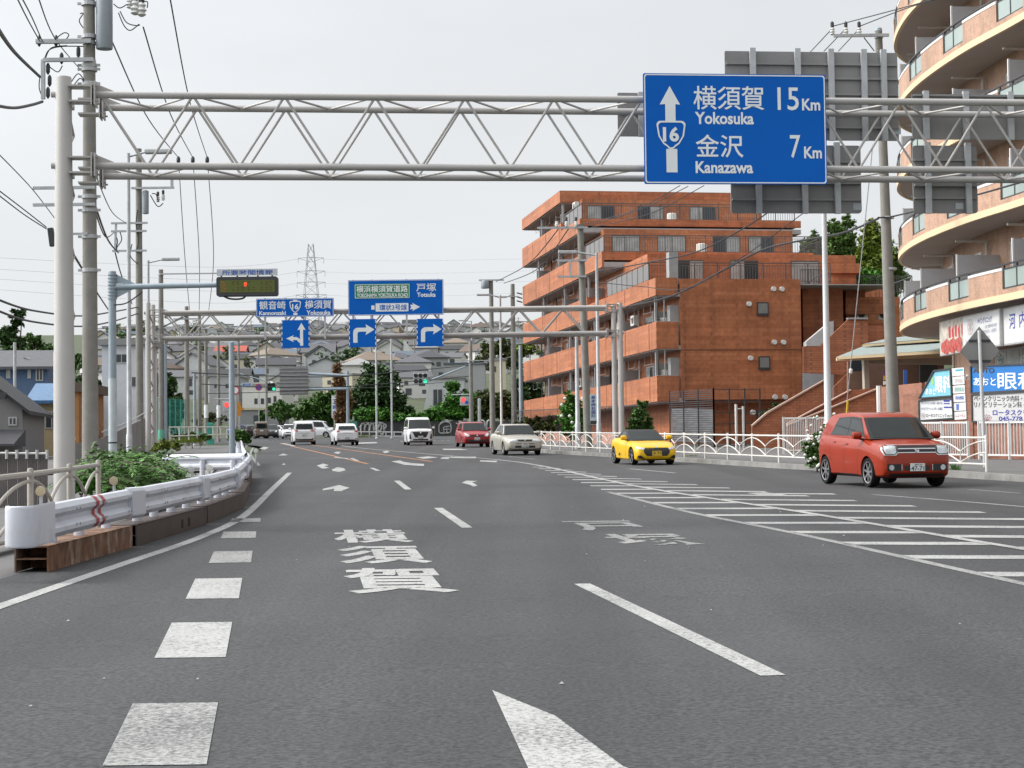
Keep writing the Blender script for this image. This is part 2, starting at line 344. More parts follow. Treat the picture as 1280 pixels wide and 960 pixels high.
# the crossing road and the lane running on towards the hill
def poly_flat(name, pts, dz, m):
    mb = MB(); mb.add([(x, y, gz(0, y) + dz) for x, y in pts], [tuple(range(len(pts)))]); return struct(mb.build(name, m, fix=False))
mb = MB().grid(lambda u, y: (-75 + u * (100 if y < 180 else 100 - 0 * y), y, gz(0, y) + .004), [0, .2, .4, .6, .8, 1], [143, 150, 160, 170, 180, 196])
struct(mb.build('crossing_road', ASPH, fix=False))
mb = MB().grid(lambda u, y: (-31 - (y - 190) * .19 + (u - .5) * 17, y, gz(0, y) + .008), [0, .5, 1], [188, 200, 212, 225, 235, 245, 255, 265, 275, 290, 310])
struct(mb.build('far_road', ASPH, fix=False))
# raised pavement on the right with its kerb
mb = MB(); top = MB()
ky = [30, 36, 40.8, 43.97, 47.83, 53.4, 58, 62.75, 68, 73.5, 78, 83.1, 88, 93, 97.5, 102, 108, 112, 116, 121]
def kern(y):
    d = Vector((kerbx(y + .5) - kerbx(y - .5), 1.0)).normalized(); return Vector((d.y, -d.x))
for i in range(len(ky) - 1):
    a, b = ky[i], ky[i + 1]; na, nb = kern(a), kern(b)
    A = [Vector((kerbx(a), a)) + na * t for t in (0, .02, .18)]; B = [Vector((kerbx(b), b)) + nb * t for t in (0, .02, .18)]
    ha, hb = gz(0, a), gz(0, b); z = [(-.05), .15, .155]
    ga = 1 - .8 * (1 - sstep(38.5, 41.5, a)); gb = 1 - .8 * (1 - sstep(38.5, 41.5, b))
    for k in range(2): mb.quad((*A[k], ha + z[k] * ga), (*B[k], hb + z[k] * gb), (*B[k + 1], hb + z[k + 1] * gb), (*A[k + 1], ha + z[k + 1] * ga))
    top.quad((*A[2], ha + .15 * ga), (*B[2], hb + .15 * gb), (B[2].x + 24, B[2].y + 3, hb + .15 * gb), (A[2].x + 24, A[2].y + 3, ha + .15 * ga))
struct(mb.build('kerb', KERBM, fix=False)); struct(top.build('pavement', PAVE, fix=False))
# pavement behind the guard rails on the left
strip('pavement', lambda y: max(-14.5, lerp_tab(LEFT, y) - 12), lambda y: lerp_tab(LEFT, y) + .05, [8, 18, 28, 33.5, 38, 45.5, 57, 70], -.005, PAVE)
mb = MB().grid(lambda u, y: (lerp_tab(LEFT, y) - 1.0 - (7 + (y - 57) * .25) * u, y, gz(0, y) + .06), [0, .5, 1], [57, 70, 85, 100, 126])
struct(mb.build('pavement', PAVE, fix=False))
strip('verge_kerb', lambda y: lerp_tab(LEFT, y) - 1.25, lambda y: lerp_tab(LEFT, y) - .95, [8, 14, 18, 23, 28, 33.5, 45.5, 57], .09, KERBM)

# ---- painted markings: sheets 4 mm above the road
ZM = .004
def gpt(x, y, k=1): return (x, y, gz(0, y) + ZM * k)
def mark(name, polys, m=PAINT, k=1):
    mb = MB()
    for p in polys: mb.add([gpt(x, y, k) for x, y in p], [tuple(range(len(p)))])
    return struct(mb.build(name, m, fix=False))
def line_poly(pts, w):
    """ribbon of quads along points"""
    pts = [Vector(p) for p in pts]; qs = []; L = []
    for i, p in enumerate(pts):
        d = (pts[min(i + 1, len(pts) - 1)] - pts[max(i - 1, 0)]).normalized(); n = Vector((-d.y, d.x)) * w / 2; L.append((p + n, p - n))
    return [[L[i][0], L[i][1], L[i + 1][1], L[i + 1][0]] for i in range(len(L) - 1)]
def ribbon(name, pts, w, m=PAINT, smooth=4, k=1):
    c = catmull([(*p, 0) for p in pts], smooth); return mark(name, line_poly([(q.x, q.y) for q in c], w), m, k)
ribbon('edge_line', [(-4.3, 4), (-4.33, 10), (-4.32, 15.2), (-4.26, 19.6), (-4.2, 24.1), (-4.44, 29.7), (-5.56, 41.5), (-6.91, 55.7)], .15)
ribbon('edge_line', [(-9.3, 66), (-13.4, 92), (-17.0, 118)], .12, PAINTF)
LC = [(1.98, 7), (1.48, 10.61), (.63, 16.6), (-.67, 25.57), (-1.32, 31.63), (-2.35, 40.5), (-3.02, 46.76), (-4.31, 57.3), (-5.1, 63.5)]
for a, b in (((1.50, 10.55), (.62, 16.6)), ((-.66, 25.6), (-1.32, 31.6)), ((-2.36, 40.5), (-3.02, 46.8)), ((-4.25, 56.8), (-4.75, 60.5)), ((-6.2, 72), (-7.0, 78))):
    mark('lane_dash', line_poly([a, b], .15))
rows = [(128, 262, 958, 879), (193, 284, 823, 778), (232, 296, 749, 723), (261, 306, 704, 689), (276, 313, 673, 664.5), (288, 320, 653, 648)]
for i, (xa, xb, yb, yt) in enumerate(rows):
    b = G(xa, yb); c = G(xb, yt); d0 = -.135
    yb_, yt_ = b.y, c.y; xl, xr = b.x, None
    w = .46; cx0 = b.x + w / 2
    mark('lane_edge_block', [[(b.x, yb_), (b.x + w, yb_), (b.x + w + d0 * (yt_ - yb_), yt_), (b.x + d0 * (yt_ - yb_), yt_)]], PAINTF if i in (0, 3, 4, 5) else PAINT)
# hatched island
SOLID = [(8.1, 7), (6.9, 13.5), (5.70, 20.17), (4.57, 28.8), (2.72, 41.3), (.26, 66.0), (-3.81, 84.8), (-9.8, 112), (-13, 132)]
ribbon('centre_line', SOLID, .15, k=2)
HL = [(5.35, 10), (4.53, 16.07), (3.69, 23.27), (2.83, 29.23), (1.98, 37.77), (.94, 54.9), (.1, 66)]
HR = [(11.0, 12.6), (9.1, 20.5), (7.60, 26.88), (6.24, 32.08), (4.99, 37.7), (2.75, 48), (.4, 64.5)]
ribbon('hatch_edge_line', HL[:5], .13, PAINTF); 
def tabx(tab, y): return lerp_tab(tab, y)
st = 8.0; pol = []
while st < 61:
    l = tabx(HL, st); c = tabx(SOLID, st); w = .5
    pol.append([(l, st), (c, st - .35), (c, st - .35 + w), (l, st + w)])
    s2 = st + 1.05; r = tabx(HR, s2 - .9); c2 = tabx(SOLID, s2)
    if r > c2 + .2: pol.append([(c2, s2), (r, s2 - 1.15), (r, s2 - 1.15 + w), (c2, s2 + w)])
    st += 2.21
mark('hatch_marking', pol, PAINT)
# right-hand carriageway
ribbon('lane_line', [(10.6, 18), (8.4, 29.4), (6.95, 34.9)], .12, PAINTF); ribbon('lane_line', [(4.55, 50.5), (3.6, 55.5)], .12); ribbon('lane_line', [(.9, 71), (-.2, 77)], .12, PAINTF)
mark('lane_arrow', [[(4.7, 36.3), (4.85, 35.2), (5.35, 35.0), (5.3, 35.6), (6.3, 35.1), (6.3, 35.6), (5.2, 36.1), (5.1, 36.6)]], PAINT)
ribbon('channel_line', [(9.75, 34.6), (9.3, 36.8)], .12, PAINTF)
# arrows in the near lane
mark('lane_arrow', [[(-.13, 10.1), (.06, 7.7), (.12, 6.6), (.95, 6.7), (.46, 7.85), (.2, 9.2)]], PAINT)
def wl(px, py): p = G(px, py); return (p.x, p.y)
for poly in ([(404, 611), (424, 606.5), (437, 609.8), (430, 612.5), (427, 614), (417, 614), (418, 611), (403, 613.3)],
             [(396, 582), (404, 579.5), (411, 581.5), (405, 583), (412, 585), (403, 586)], [(415, 587), (422, 584), (430, 585.5), (432, 588), (424, 590), (416, 589)],
             [(577, 603.5), (583, 601), (597, 601.5), (590, 603), (597, 607), (592, 608.5), (587, 606)],
             [(489, 577), (500, 575.5), (505, 577.5), (514, 579), (530, 580), (530, 582.5), (518, 582), (505, 581), (498, 579)],
             [(417, 566), (421, 564.5), (426, 565), (423, 567.5)], [(478, 564.5), (484, 563.5), (487, 565), (481, 566.5)],
             [(324, 561), (330, 558.5), (336, 559.5), (331, 562)], [(348, 569.5), (354, 567), (360, 569)], [(352, 581), (355, 579), (357, 581)]):
    mark('lane_arrow', [[wl(*p) for p in poly]], PAINT)
# orange no-crossing lines and the crossing's paint
ribbon('orange_line', [(-17.6, 137.7), (-11.3, 101), (-5.35, 66.5)], .14, PAINTO); ribbon('orange_line', [(-14.6, 130), (-8.98, 100.5), (-3.1, 69.2)], .14, PAINTO)
for a in ([(345, 553), (352, 553), (370, 557.5), (364, 558)], [(440, 553.5), (470, 552.5), (472, 554), (440, 555)], [(500, 551), (560, 549.5), (562, 551), (502, 552.5)], [(330, 549.5), (372, 548.2), (372, 549.6), (330, 551)],
          [(553, 561), (575, 561), (585, 562.5), (555, 562.5)], [(520, 572), (535, 570.5), (548, 572), (530, 573.5)], [(560, 571), (595, 571), (595, 573), (563, 572.6)], [(600, 575.5), (622, 576), (620, 578), (600, 577)],
          [(420, 571), (436, 573), (434, 574), (417, 572)], [(553, 571.5), (566, 570.5), (560, 574), (550, 573.5)]):
    mark('crossing_paint', [[wl(*p) for p in a]], PAINT)
# place names written on the lanes, stretched for drivers
def road_text(chars, x_c, y0, clen, gap, w, dirx, m, bold=.018):
    mb = MB()
    for i, ch in enumerate(chars):
        yt = y0 - i * (clen + gap)
        def fn(x, y, yt=yt):
            Y = yt - y; X = x_c + dirx * (Y - y0) + x; return Vector(gpt(X, Y, 1))
        for q_, dx in enumerate((-.012, .012)):
            put_text(mb, ch, (-w / 2 + dx, 0, w / 2 + dx, clen), lambda x, y, q_=q_: fn(x, y) + Vector((0, 0, .0012 * q_)), bold)
    return struct(mb.build('road_lettering', m, fix=False))
road_text('横須賀', -2.06, 25.4, 2.75, .62, .98, -.115, PAINT, .018)
road_text('戸塚', 1.18, 26.9, 2.3, .85, 1.02, -.13, PAINTF, .018)
specks = Random_ = random.Random(4); mb = MB()
for i in range(26):
    x, y = specks.uniform(-4, 5), specks.uniform(8, 34); q = specks.uniform(.006, .016); z = gz(0, y) + .004; mb.add([(x - q, y - q, z), (x + q, y - q * .6, z), (x + q * .7, y + q, z), (x - q * .4, y + q * .8, z), (x, y, z + q * .8)], [(0, 1, 4), (1, 2, 4), (2, 3, 4), (3, 0, 4)])
struct(mb.build('road_grit', mat('grit_pale', (.4, .4, .38), .8), fix=False), 'stuff')
# ================================================================ sign gantries and their boards
def truss_gantry(label, base_l, a, xl, xr, zb, zt, depth, rc, rb, step, x_first, posts, group=None, bshift=0):
    """box truss between two pairs of posts. local x along the beam, y away from us, z up from the base"""
    t = thing('sign_gantry', label, 'sign gantry', base_l, a, group); M = ROOTM[t.name]
    ys_ = (0, depth)
    for z in (zt, zb):
        for y in ys_:
            MB(M).tube((xl, y, z), (xr, y, z), rc, n=16).build('chord', GANTRY, t, smooth=True)
    x = x_first; k = 0; N_ = 0
    while x < xr - .1:
        for y in ys_:
            mb = MB(M); mb.tube((x, y, zt), (x + step / 2, y, zb), rb, n=8, caps=False)
            if x + step < xr: mb.path([(x + step / 2, y, zb), (x + step, y, zt)], rb, 8, False) if False else None
            mb.build('brace', GANTRY, t, smooth=True)
            if x + step < xr: MB(M).tube((x + step / 2, y, zb), (x + step, y, zt), rb, n=8, caps=False).build('brace', GANTRY, t, smooth=True)
        for z, off in ((zt, 0), (zb, 0)):
            MB(M).tube((x, 0, z), (x + step / 2, depth, z), rb * .9, n=8, caps=False).build('brace', GANTRY, t, smooth=True)
            if x + step < xr: MB(M).tube((x + step / 2, depth, z), (x + step, 0, z), rb * .9, n=8, caps=False).build('brace', GANTRY, t, smooth=True)
        x += step
    for (px_, r0, r1, h, split) in posts:
        for y in ys_:
            p = MB(M @ Matrix.Translation((bshift if y > 0 and (px_ > 5 or bshift > -.2) else 0, 0, 0)))
            if split: p.lathe([(r0, -.4), (r0, split), (r0 * .955, split + .03), (r1, h), (r1 * .93, h + .02), (0.001, h + .025)], (px_, y, 0), 24)
            else: p.lathe([(r0, -.4), (r1, h), (r1 * .93, h + .02), (0.001, h + .025)], (px_, y, 0), 24)
            p.build('post', GANTRY, t, smooth=True)
            s = 1 if px_ < (xl + xr) / 2 else -1
            xe = xl if s > 0 else xr
            for z in (zt, zb):
                m = MB(M); m.tube((px_ - s * r1 * 1.5, y, z), (px_ + s * r1 * .2, y, z), rc * .9, n=12)
                for dz in (-.13, .13):
                    m.box(min(px_ + s * r1 * .8, xe), max(px_ + s * r1 * .8, xe), y - .13, y + .13, z + dz * .85 - .012, z + dz * .85 + .012)
                m.box(xe - .02, xe + .0, y - .17, y + .17, z - .17, z + .17); m.box(xe + .025, xe + .045, y - .17, y + .17, z - .17, z + .17)
                for bx in (-.11, .11):
                    for bz in (-.11, .11): m.tube((xe - .05, y + bx, z + bz), (xe + .08, y + bx, z + bz), .014, n=6)
                m.add([(xe + .04, y - .008, z + rc), (xe + .3, y - .008, z + rc), (xe + .04, y - .008, z + .16), (xe + .04, y + .008, z + rc), (xe + .3, y + .008, z + rc), (xe + .04, y + .008, z + .16)], [(0, 1, 2), (5, 4, 3), (0, 3, 4, 1), (1, 4, 5, 2), (2, 5, 3, 0)])
                m.build('flange', GANTRY, t)
        m = MB(M)
        zz = .9
        while zz < zt - .6:
            m.tube((px_, 0.0, zz), (px_, depth, zz + .45), .035, n=8); m.tube((px_, depth, zz + .45), (px_, 0, zz + .9), .035, n=8); zz += .9
        m.build('lattice', GANTRY, t, smooth=True)
    return t
D1 = 25.7; A1 = radians(6)
pL = P(80, 400, D1); zg1 = gz(0, D1); zt1 = P(500, 123.4, D1 + .6).z; zb1 = P(500, 210.4, D1 + .6).z
x_l = .42
g1 = truss_gantry('long pale tubular gantry spanning the near road and carrying the big blue board', (pL.x, D1, zg1), A1, x_l, 19.0, zb1 - zg1, zt1 - zg1, .95, .0525, .019, 1.318, x_l + .1,
                  [(0, .15, .115, P(80, 98, D1).z - zg1, 2.55), (19.4, .15, .115, P(80, 98, D1).z - zg1, 2.55)], bshift=-.13)

class Face:
    """a board facing us: px,py coordinates of the photograph mapped on a vertical plane at a given distance and heading"""
    def __init__(s, px, py, Y, a=0.0):
        s.o = P(px, py, Y); s.px, s.py = px, py; s.k = Y / F; s.a = a; s.e = Vector((cos(a), sin(a), 0)); s.n = Vector((sin(a), -cos(a), 0)); s.r = ROLL
        s.e_ = s.e.copy()
    def __call__(s, x, y, d=0.0):
        return s.o + s.e * ((x - s.px) * s.k) + Vector((0, 0, 1)) * ((s.py - y) * s.k) + s.n * d
    def at(s, d): return lambda x, y: s(x, y, d)
def board(mb, f, poly, th):
    n = len(poly); mb.add([f(x, y, 0) for x, y in poly] + [f(x, y, -th) for x, y in poly], [tuple(range(n)), tuple(range(n, 2 * n))[::-1]] + [(i, (i + 1) % n, n + (i + 1) % n, n + i) for i in range(n)])
def sign(name, label, cat, px, py, Y, a, base=None, group=None):
    f = Face(px, py, Y, a); t = thing(name, label, cat, f.o if base is None else base, 0, group); return t, f
def letters(t, f, items, m, d=.004, bold=.012, name='lettering'):
    mb = MB()
    for body, rect in items: put_text(mb, body, rect, f.at(d), bold)
    return mb.build(name, m, t, fix=False)
def shield(cx, cy, w, h):
    # rounded triangle, broad at the top
    top = arc(cx - w * .36, cy - h * .34, w * .14, 180, 270, 5) + arc(cx + w * .36, cy - h * .34, w * .14, 270, 360, 5)
    bot = [(cx + w * .44, cy + h * .05), (cx + w * .28, cy + h * .32)] + arc(cx, cy + h * .36, w * .15, 25, 155, 5) + [(cx - w * .28, cy + h * .32), (cx - w * .44, cy + h * .05)]
    return top + bot

# --- big blue distance board
YB = D1 + (920 - 80) / F * D1 * sin(A1) - .16
t, f = sign('distance_sign', 'big blue distance board to the right of centre on the near gantry', 'road sign', 919.5, 161, YB, A1)
mb = MB(); board(mb, f, rrect(802.5, 91.5, 1036.5, 231, 2), .03); mb.build('panel', SIGNBLUE, t)
mb = MB(); ring(mb, rrect(803.6, 92.6, 1035.4, 229.9, 3), rrect(805.0, 94.0, 1034.0, 228.5, 3), f.at(.004)); mb.build('border', SIGNWHITE, t, fix=False)
letters(t, f, [('横須賀', (866, 107, 957, 137)), ('金沢', (868, 168.5, 929, 197.5)), ('15', (974, 108, 1001.5, 137)), ('7', (989, 168.5, 1002.5, 197.5))], SIGNWHITE, bold=.008)
letters(t, f, [('Yokosuka', (867.5, 140, 943, 155.5)), ('Kanazawa', (867.5, 202.3, 941, 217.5)), ('Km', (1005.5, 122, 1029, 137)), ('Km', (1007, 183, 1030, 198))], SIGNWHITE, bold=.026)
mb = MB(); flat_poly(mb, [(836, 107.5), (849, 131), (843, 130.5), (843, 152), (830, 152), (830, 130.5), (823, 131)], f.at(.004)); mb.build('arrow', SIGNWHITE, t, fix=False)
mb = MB(); flat_poly(mb, [(830.5, 187), (844.5, 187), (844.5, 216.5), (830.5, 216.5)], f.at(.004)); mb.build('arrow', SIGNWHITE, t, fix=False)
so_, si_ = shield(837, 169, 37, 36), shield(837, 169, 32.5, 31.5)
mb = MB(); ring(mb, so_, si_, f.at(.006)); mb.build('route_shield', SIGNWHITE, t, fix=False)
letters(t, f, [('16', (826.5, 159, 847, 178))], SIGNWHITE, .006, .035)
mb = MB()
for x in (815, 865, 975, 1025):
    for y in (121, 208): mb.bar(f(x, y - 6, -.1), f(x, y + 6, -.1), .1, .06); 
mb.build('clamp', GREYSTEEL, t)
# --- backs of the boards that face the other way
def back_board(label, x0, y0, x1, y1, Y, ribs, stiff, r=1.5, patch=None, ext=3):
    t, f = sign('board_back', label, 'road sign', (x0 + x1) / 2, (y0 + y1) / 2, Y, A1, group='boards on the near gantry seen from behind')
    mb = MB(); board(mb, f, rrect(x0, y0, x1, y1, r), .03); mb.build('panel', SIGNBACK, t)
    for x in ribs:
        mb = MB(); mb.bar(f(x, y0 - ext, .05), f(x, y1 + 1, .05), .09, .07, up=f.n); mb.build('rib', GREYSTEEL, t)
    for y in stiff:
        mb = MB(); mb.bar(f(x0 + 1, y, .022), f(x1 - 1, y, .022), .035, .045, up=f.n); mb.build('stiffener', SIGNBACK, t)
    if patch:
        mb = MB(); mb.bar(f(patch[0], (patch[1] + patch[3]) / 2, .006), f(patch[2], (patch[1] + patch[3]) / 2, .006), (patch[3] - patch[1]) * f.k, .006, up=f.n); mb.build('sticker', mat('sticker', (.42, .45, .47), .5), t)
    return t
def yb(px): return D1 + (px - 80) / F * D1 * sin(A1) + 1.35
back_board('large grey board back rising above the truss right of the blue board', 904, 64, 1126.5, 176, yb(1015), [938.5, 996, 1039, 1081.5, 1107], [80, 98, 118, 143, 160], patch=(1118, 158, 1129, 168))
back_board('grey board back showing as a sliver left of the blue board', 771, 116, 896, 171, yb(835), [800, 860], [120, 142], ext=0)
back_board('wide grey board back running out of the picture at right', 1136, 118, 1380, 175, yb(1220), [1152.5, 1204, 1262], [120, 138])
back_board('long grey board back hanging just below the blue board', 911.5, 181, 1079, 267, yb(995), [946, 1005, 1047], [202, 250, 229], r=4, patch=(1068, 254, 1079, 263))
back_board('small grey board back hanging below the truss nearest the curved building', 1140, 181.5, 1223, 267, yb(1180), [1158, 1210], [200, 248, 232], r=4, patch=(1194, 254, 1204, 262))

# --- second gantry, farther down the road
D2 = 75.0; zg2 = gz(0, D2); pL2 = P(185, 400, D2); pR2 = P(775, 400, D2)
zt2 = P(480, 387.3, D2).z - zg2; zb2 = P(480, 419.3, D2).z - zg2
truss_gantry('second pale tubular gantry farther down the road with five blue boards', (pL2.x, D2, zg2), 0, .55, pR2.x - pL2.x - .55, zb2, zt2, 1.0, .082, .03, 1.86, .62,
             [(0, .125, .105, P(185, 379, D2).z - zg2, 0), (pR2.x - pL2.x, .125, .105, P(775, 379, D2).z - zg2, 0)], bshift=-.201)
YS = D2 - .22
def frame_border(t, f, x0, y0, x1, y1, w=.55, inset=.5, m=SIGNWHITE, d=.004):
    mb = MB(); ring(mb, rrect(x0 + inset, y0 + inset, x1 - inset, y1 - inset, .8), rrect(x0 + inset + w, y0 + inset + w, x1 - inset - w, y1 - inset - w, .8), f.at(d)); mb.build('border', m, t, fix=False)
def hangers(t, f, xs_, y0, y1):
    for x in xs_:
        mb = MB(); mb.bar(f(x, y0, -.06), f(x, y1, -.06), .08, .06); mb.build('hanger', GREYSTEEL, t)
t, f = sign('route_sign', 'wide blue board with green panel on the far gantry', 'road sign', 494.7, 371.5, YS, 0)
mb = MB(); board(mb, f, rrect(435, 349.5, 554.5, 394, 1), .04); mb.build('panel', SIGNBLUE, t); frame_border(t, f, 435, 349.5, 554.5, 394); hangers(t, f, (441, 465, 508, 548), 349, 420)
mb = MB(); board(mb, Face(477.5, 363.7, YS - .012, 0), rrect(443, 354.5, 512.5, 373, .8), .01); gp = mb.build('green_panel', SIGNGREEN, t)
mb = MB(); ring(mb, rrect(443.6, 355.1, 511.9, 372.4, .6), rrect(444.2, 355.7, 511.3, 371.8, .6), f.at(.017)); mb.build('border', SIGNWHITE, gp, fix=False)
letters(t, f, [('横浜横須賀道路', (445.5, 356.5, 510, 365.3))], SIGNWHITE, .018, .014); letters(t, f, [('YOKOHAMA YOKOSUKA ROAD', (446, 366.3, 510, 371.3))], SIGNWHITE, .018, .02)
letters(t, f, [('戸塚', (520.5, 354.5, 545.5, 364.8))], SIGNWHITE, .005, .008); letters(t, f, [('Totsuka', (521.5, 366, 544.8, 371.6))], SIGNWHITE, .005, .03)
mb = MB(); flat_poly(mb, [(464, 381.5), (468, 381.5), (468, 386.8), (464, 386.8)], f.at(.004)); flat_poly(mb, rrect(469.3, 379, 510.5, 389.3, 1), f.at(.004))
flat_poly(mb, [(512.5, 381.3), (516.5, 381.3), (515, 378.8), (525, 384), (515, 389.2), (516.5, 386.8), (512.5, 386.8), (514, 384)], f.at(.004)); mb.build('arrow', SIGNWHITE, t, fix=False)
letters(t, f, [('環状3号線', (474, 380.4, 508.5, 388))], SIGNBLUE, .008, .012)
t, f = sign('route_sign', 'narrow blue board with a route shield between two place names', 'road sign', 368.5, 384.2, YS, 0)
mb = MB(); board(mb, f, rrect(320, 372.8, 417.3, 396, 1), .04); mb.build('panel', SIGNBLUE, t); frame_border(t, f, 320, 372.8, 417.3, 396); hangers(t, f, (331, 357, 381, 406), 372, 424)
letters(t, f, [('観音崎', (324, 375.8, 357, 386.5)), ('横須賀', (381, 375.5, 414.5, 386.3))], SIGNWHITE, .005, .01); letters(t, f, [('Kannonzaki', (323.8, 388.4, 357.2, 393.6)), ('Yokosuka', (383, 388.3, 413.2, 394.2))], SIGNWHITE, .005, .028)
mb = MB(); ring(mb, shield(369, 383.3, 14.5, 15), shield(369, 383.3, 12.3, 12.6), f.at(.005)); flat_poly(mb, [(366.5, 374.6), (371.8, 374.6), (371.8, 376.2), (366.5, 376.2)], f.at(.005)); flat_poly(mb, [(366.5, 391.3), (371.8, 391.3), (371.8, 393.8), (366.5, 393.8)], f.at(.005)); mb.build('route_shield', SIGNWHITE, t, fix=False)
letters(t, f, [('16', (365, 379.8, 373.3, 386.8))], SIGNWHITE, .006, .035)
def bent_arrow(x, y, w, h):
    """up then right, in a box"""
    return [(x, y + h), (x, y + h * .42)] + arc(x + w * .22, y + h * .42, w * .22, 180, 270, 6, h * .25)[1:] + [(x + w * .62, y + h * .17), (x + w * .58, y - h * .02), (x + w, y + h * .28), (x + w * .58, y + h * .58), (x + w * .62, y + h * .39), (x + w * .32, y + h * .39)] + arc(x + w * .31, y + h * .5, w * .11, 270, 180, 4, h * .11)[0:] + [(x + w * .2, y + h)]
def lane_sign(label, x0, x1, y0, y1, kind):
    t, f = sign('lane_sign', label, 'road sign', (x0 + x1) / 2, (y0 + y1) / 2, YS - .02, 0, group='square lane arrow boards on the far gantry')
    mb = MB(); board(mb, f, rrect(x0, y0, x1, y1, .6), .04); mb.build('panel', SIGNBLUE, t)
    mb = MB()
    n = 5; h = (y1 - y0)
    for i in range(n):
        ya = y0 + h * (i + .1) / n
        for xx in (x0 + .2, x1 - 1.1): flat_poly(mb, [(xx, ya), (xx + .9, ya), (xx + .9, ya + h * .11), (xx, ya + h * .11)], f.at(.004))
    mb.build('edge_mark', SIGNWHITE, t, fix=False); hangers(t, f, (x0 + 6, x1 - 6), y0 - 5, y1 - 2)
    mb = MB(); w = x1 - x0
    if kind == 'right':
        flat_poly(mb, bent_arrow(x0 + w * .16, y0 + h * .2, w * .78, h * .64), f.at(.005))
    else:
        X, Y = x0, y0
        flat_poly(mb, [(X + w * .66, Y + h * .92), (X + w * .66, Y + h * .34), (X + w * .57, Y + h * .36), (X + w * .71, Y + h * .1), (X + w * .86, Y + h * .36), (X + w * .77, Y + h * .34), (X + w * .77, Y + h * .92)], f.at(.005))
        flat_poly(mb, [(X + w * .17, Y + h * .66), (X + w * .44, Y + h * .54), (X + w * .40, Y + h * .61), (X + w * .54, Y + h * .61), (X + w * .655, Y + h * .68), (X + w * .655, Y + h * .84), (X + w * .54, Y + h * .72), (X + w * .40, Y + h * .72), (X + w * .44, Y + h * .79)], f.at(.005))
    mb.build('arrow', SIGNWHITE, t, fix=False)
lane_sign('blue square board with a straight and left arrow', 351.8, 387, 400, 435, 'left')
lane_sign('blue square board with a bent right arrow at its left among the pair', 436, 470.2, 398.7, 434, 'right')
lane_sign('blue square board with a bent right arrow at its right among the pair', 520.8, 554.3, 398.3, 433, 'right')

# ---- travel time display on its own mast
BLUESTEEL = mat('blue_grey_steel', (.30, .36, .41), .5, .1, var=.06, dirt=(.2, .24, .27), ds=.8, da=.3)
YD = 58.0; b = G(141, 588); pb = P(141, 560, YD); pb.z = gz(pb.x, YD)
mast = thing('display_mast', 'pale blue steel mast with a long side arm holding the electronic display', 'mast', pb)
zt = P(141, 339.5, YD).z
MB().lathe([(.125, -.1), (.125, zt - pb.z), (.1, zt - pb.z + .02), (.001, zt - pb.z + .03)], pb, 20).build('pole', BLUESTEEL, mast, smooth=True)
MB().lathe([(.13, .45), (.135, .5), (.135, 3.0), (.13, 3.05)], pb, 20).build('sleeve', mat('pale_sleeve', (.45, .5, .52), .6), mast, smooth=True)
za = P(200, 357, YD).z; xe = P(271, 357, YD).x
mb = MB(); mb.tube((pb.x, YD, za - .03), (xe, YD, za), .095, .085, n=14); mb.build('arm', BLUESTEEL, mast, smooth=True)
mb = MB()
for dz in (-.2, .2):
    mb.add([(pb.x + .1, YD - .01, za + dz * .4), (pb.x + .75, YD - .01, za + dz * .35), (pb.x + .1, YD - .01, za + dz * 2.0), (pb.x + .1, YD + .01, za + dz * .4), (pb.x + .75, YD + .01, za + dz * .35), (pb.x + .1, YD + .01, za + dz * 2.0)], [(0, 1, 2), (5, 4, 3), (0, 3, 4, 1), (1, 4, 5, 2), (2, 5, 3, 0)])
for k in range(8): mb.lathe([(.155, 0), (.155, .04)], (pb.x, YD, za - .42 + k * .11), 16)
mb.build('gusset', BLUESTEEL, mast)
MB().path(catmull([(pb.x + .1, YD - .1, za - .62), (pb.x + .5, YD - .1, za - .55), (pb.x + 1.0, YD - .1, za - .2)], 6), .022, 6).build('cable', WIRE, mast, smooth=True)
mb = MB()
for dz in (.35, .95): mb.lathe([(.14, dz), (.14, dz + .05)], pb, 16)
mb.build('band', DARK, mast)
t, f = sign('travel_time_display', 'black electronic display with olive screen and glowing red dots', 'display', 308.5, 357.5, YD - .25, 0)
mb = MB(); board(mb, f, rrect(270, 345.5, 347, 370, 3), .32); mb.build('housing', DARK, t, bevel=.02)
mb = MB(); board(mb, Face(308.5, 357.5, YD - .262, 0), [(274.5, 350), (343.5, 350), (343.5, 365.5), (274.5, 365.5)], .01); mb.build('screen', mat('olive_screen', (.045, .055, .008), .35, var=.1, vs=6, emit=(.03, .038, .002, .9)), t)
LEDR = mat('red_led', (.3, .03, .01), .5, emit=(1, .09, .03, 1.0)); LEDD = mat('dim_red_led', (.12, .03, .01), .5, emit=(.5, .06, .01, .55)); LEDK = mat('dark_led', (.04, .03, .006), .5, emit=(.05, .02, 0, .5))
f2 = Face(308.5, 357.5, YD - .268, 0)
mb = MB(); flat_poly(mb, arc(306.7, 354.6, 2.1, 0, 360, 12)[:-1], f2.at(0)); flat_poly(mb, [(304.8, 354.8), (308.7, 354.8), (308, 358), (305.4, 358)], f2.at(0)); mb.build('lamp_dot', LEDR, t, fix=False)
mb = MB()
for k, (x, y) in enumerate([(276.5, 352), (278.5, 352), (280, 353.5), (276.5, 355), (278.5, 356), (280.5, 356), (276.8, 358.5), (279, 359.5), (281, 360), (277, 362), (279.5, 363)]): flat_poly(mb, [(x, y), (x + 1.3, y), (x + 1.3, y + 1.2), (x, y + 1.2)], f2.at(0))
mb.build('lamp_dot', LEDD, t, fix=False)
mb = MB()
for x in (290, 296, 302, 310, 316, 326, 332, 337):
    for y in (351.5, 354, 358.5, 361.5):
        if R.random() < .7: flat_poly(mb, [(x, y), (x + 2.6, y), (x + 2.6, y + 1.6), (x, y + 1.6)], f2.at(0))
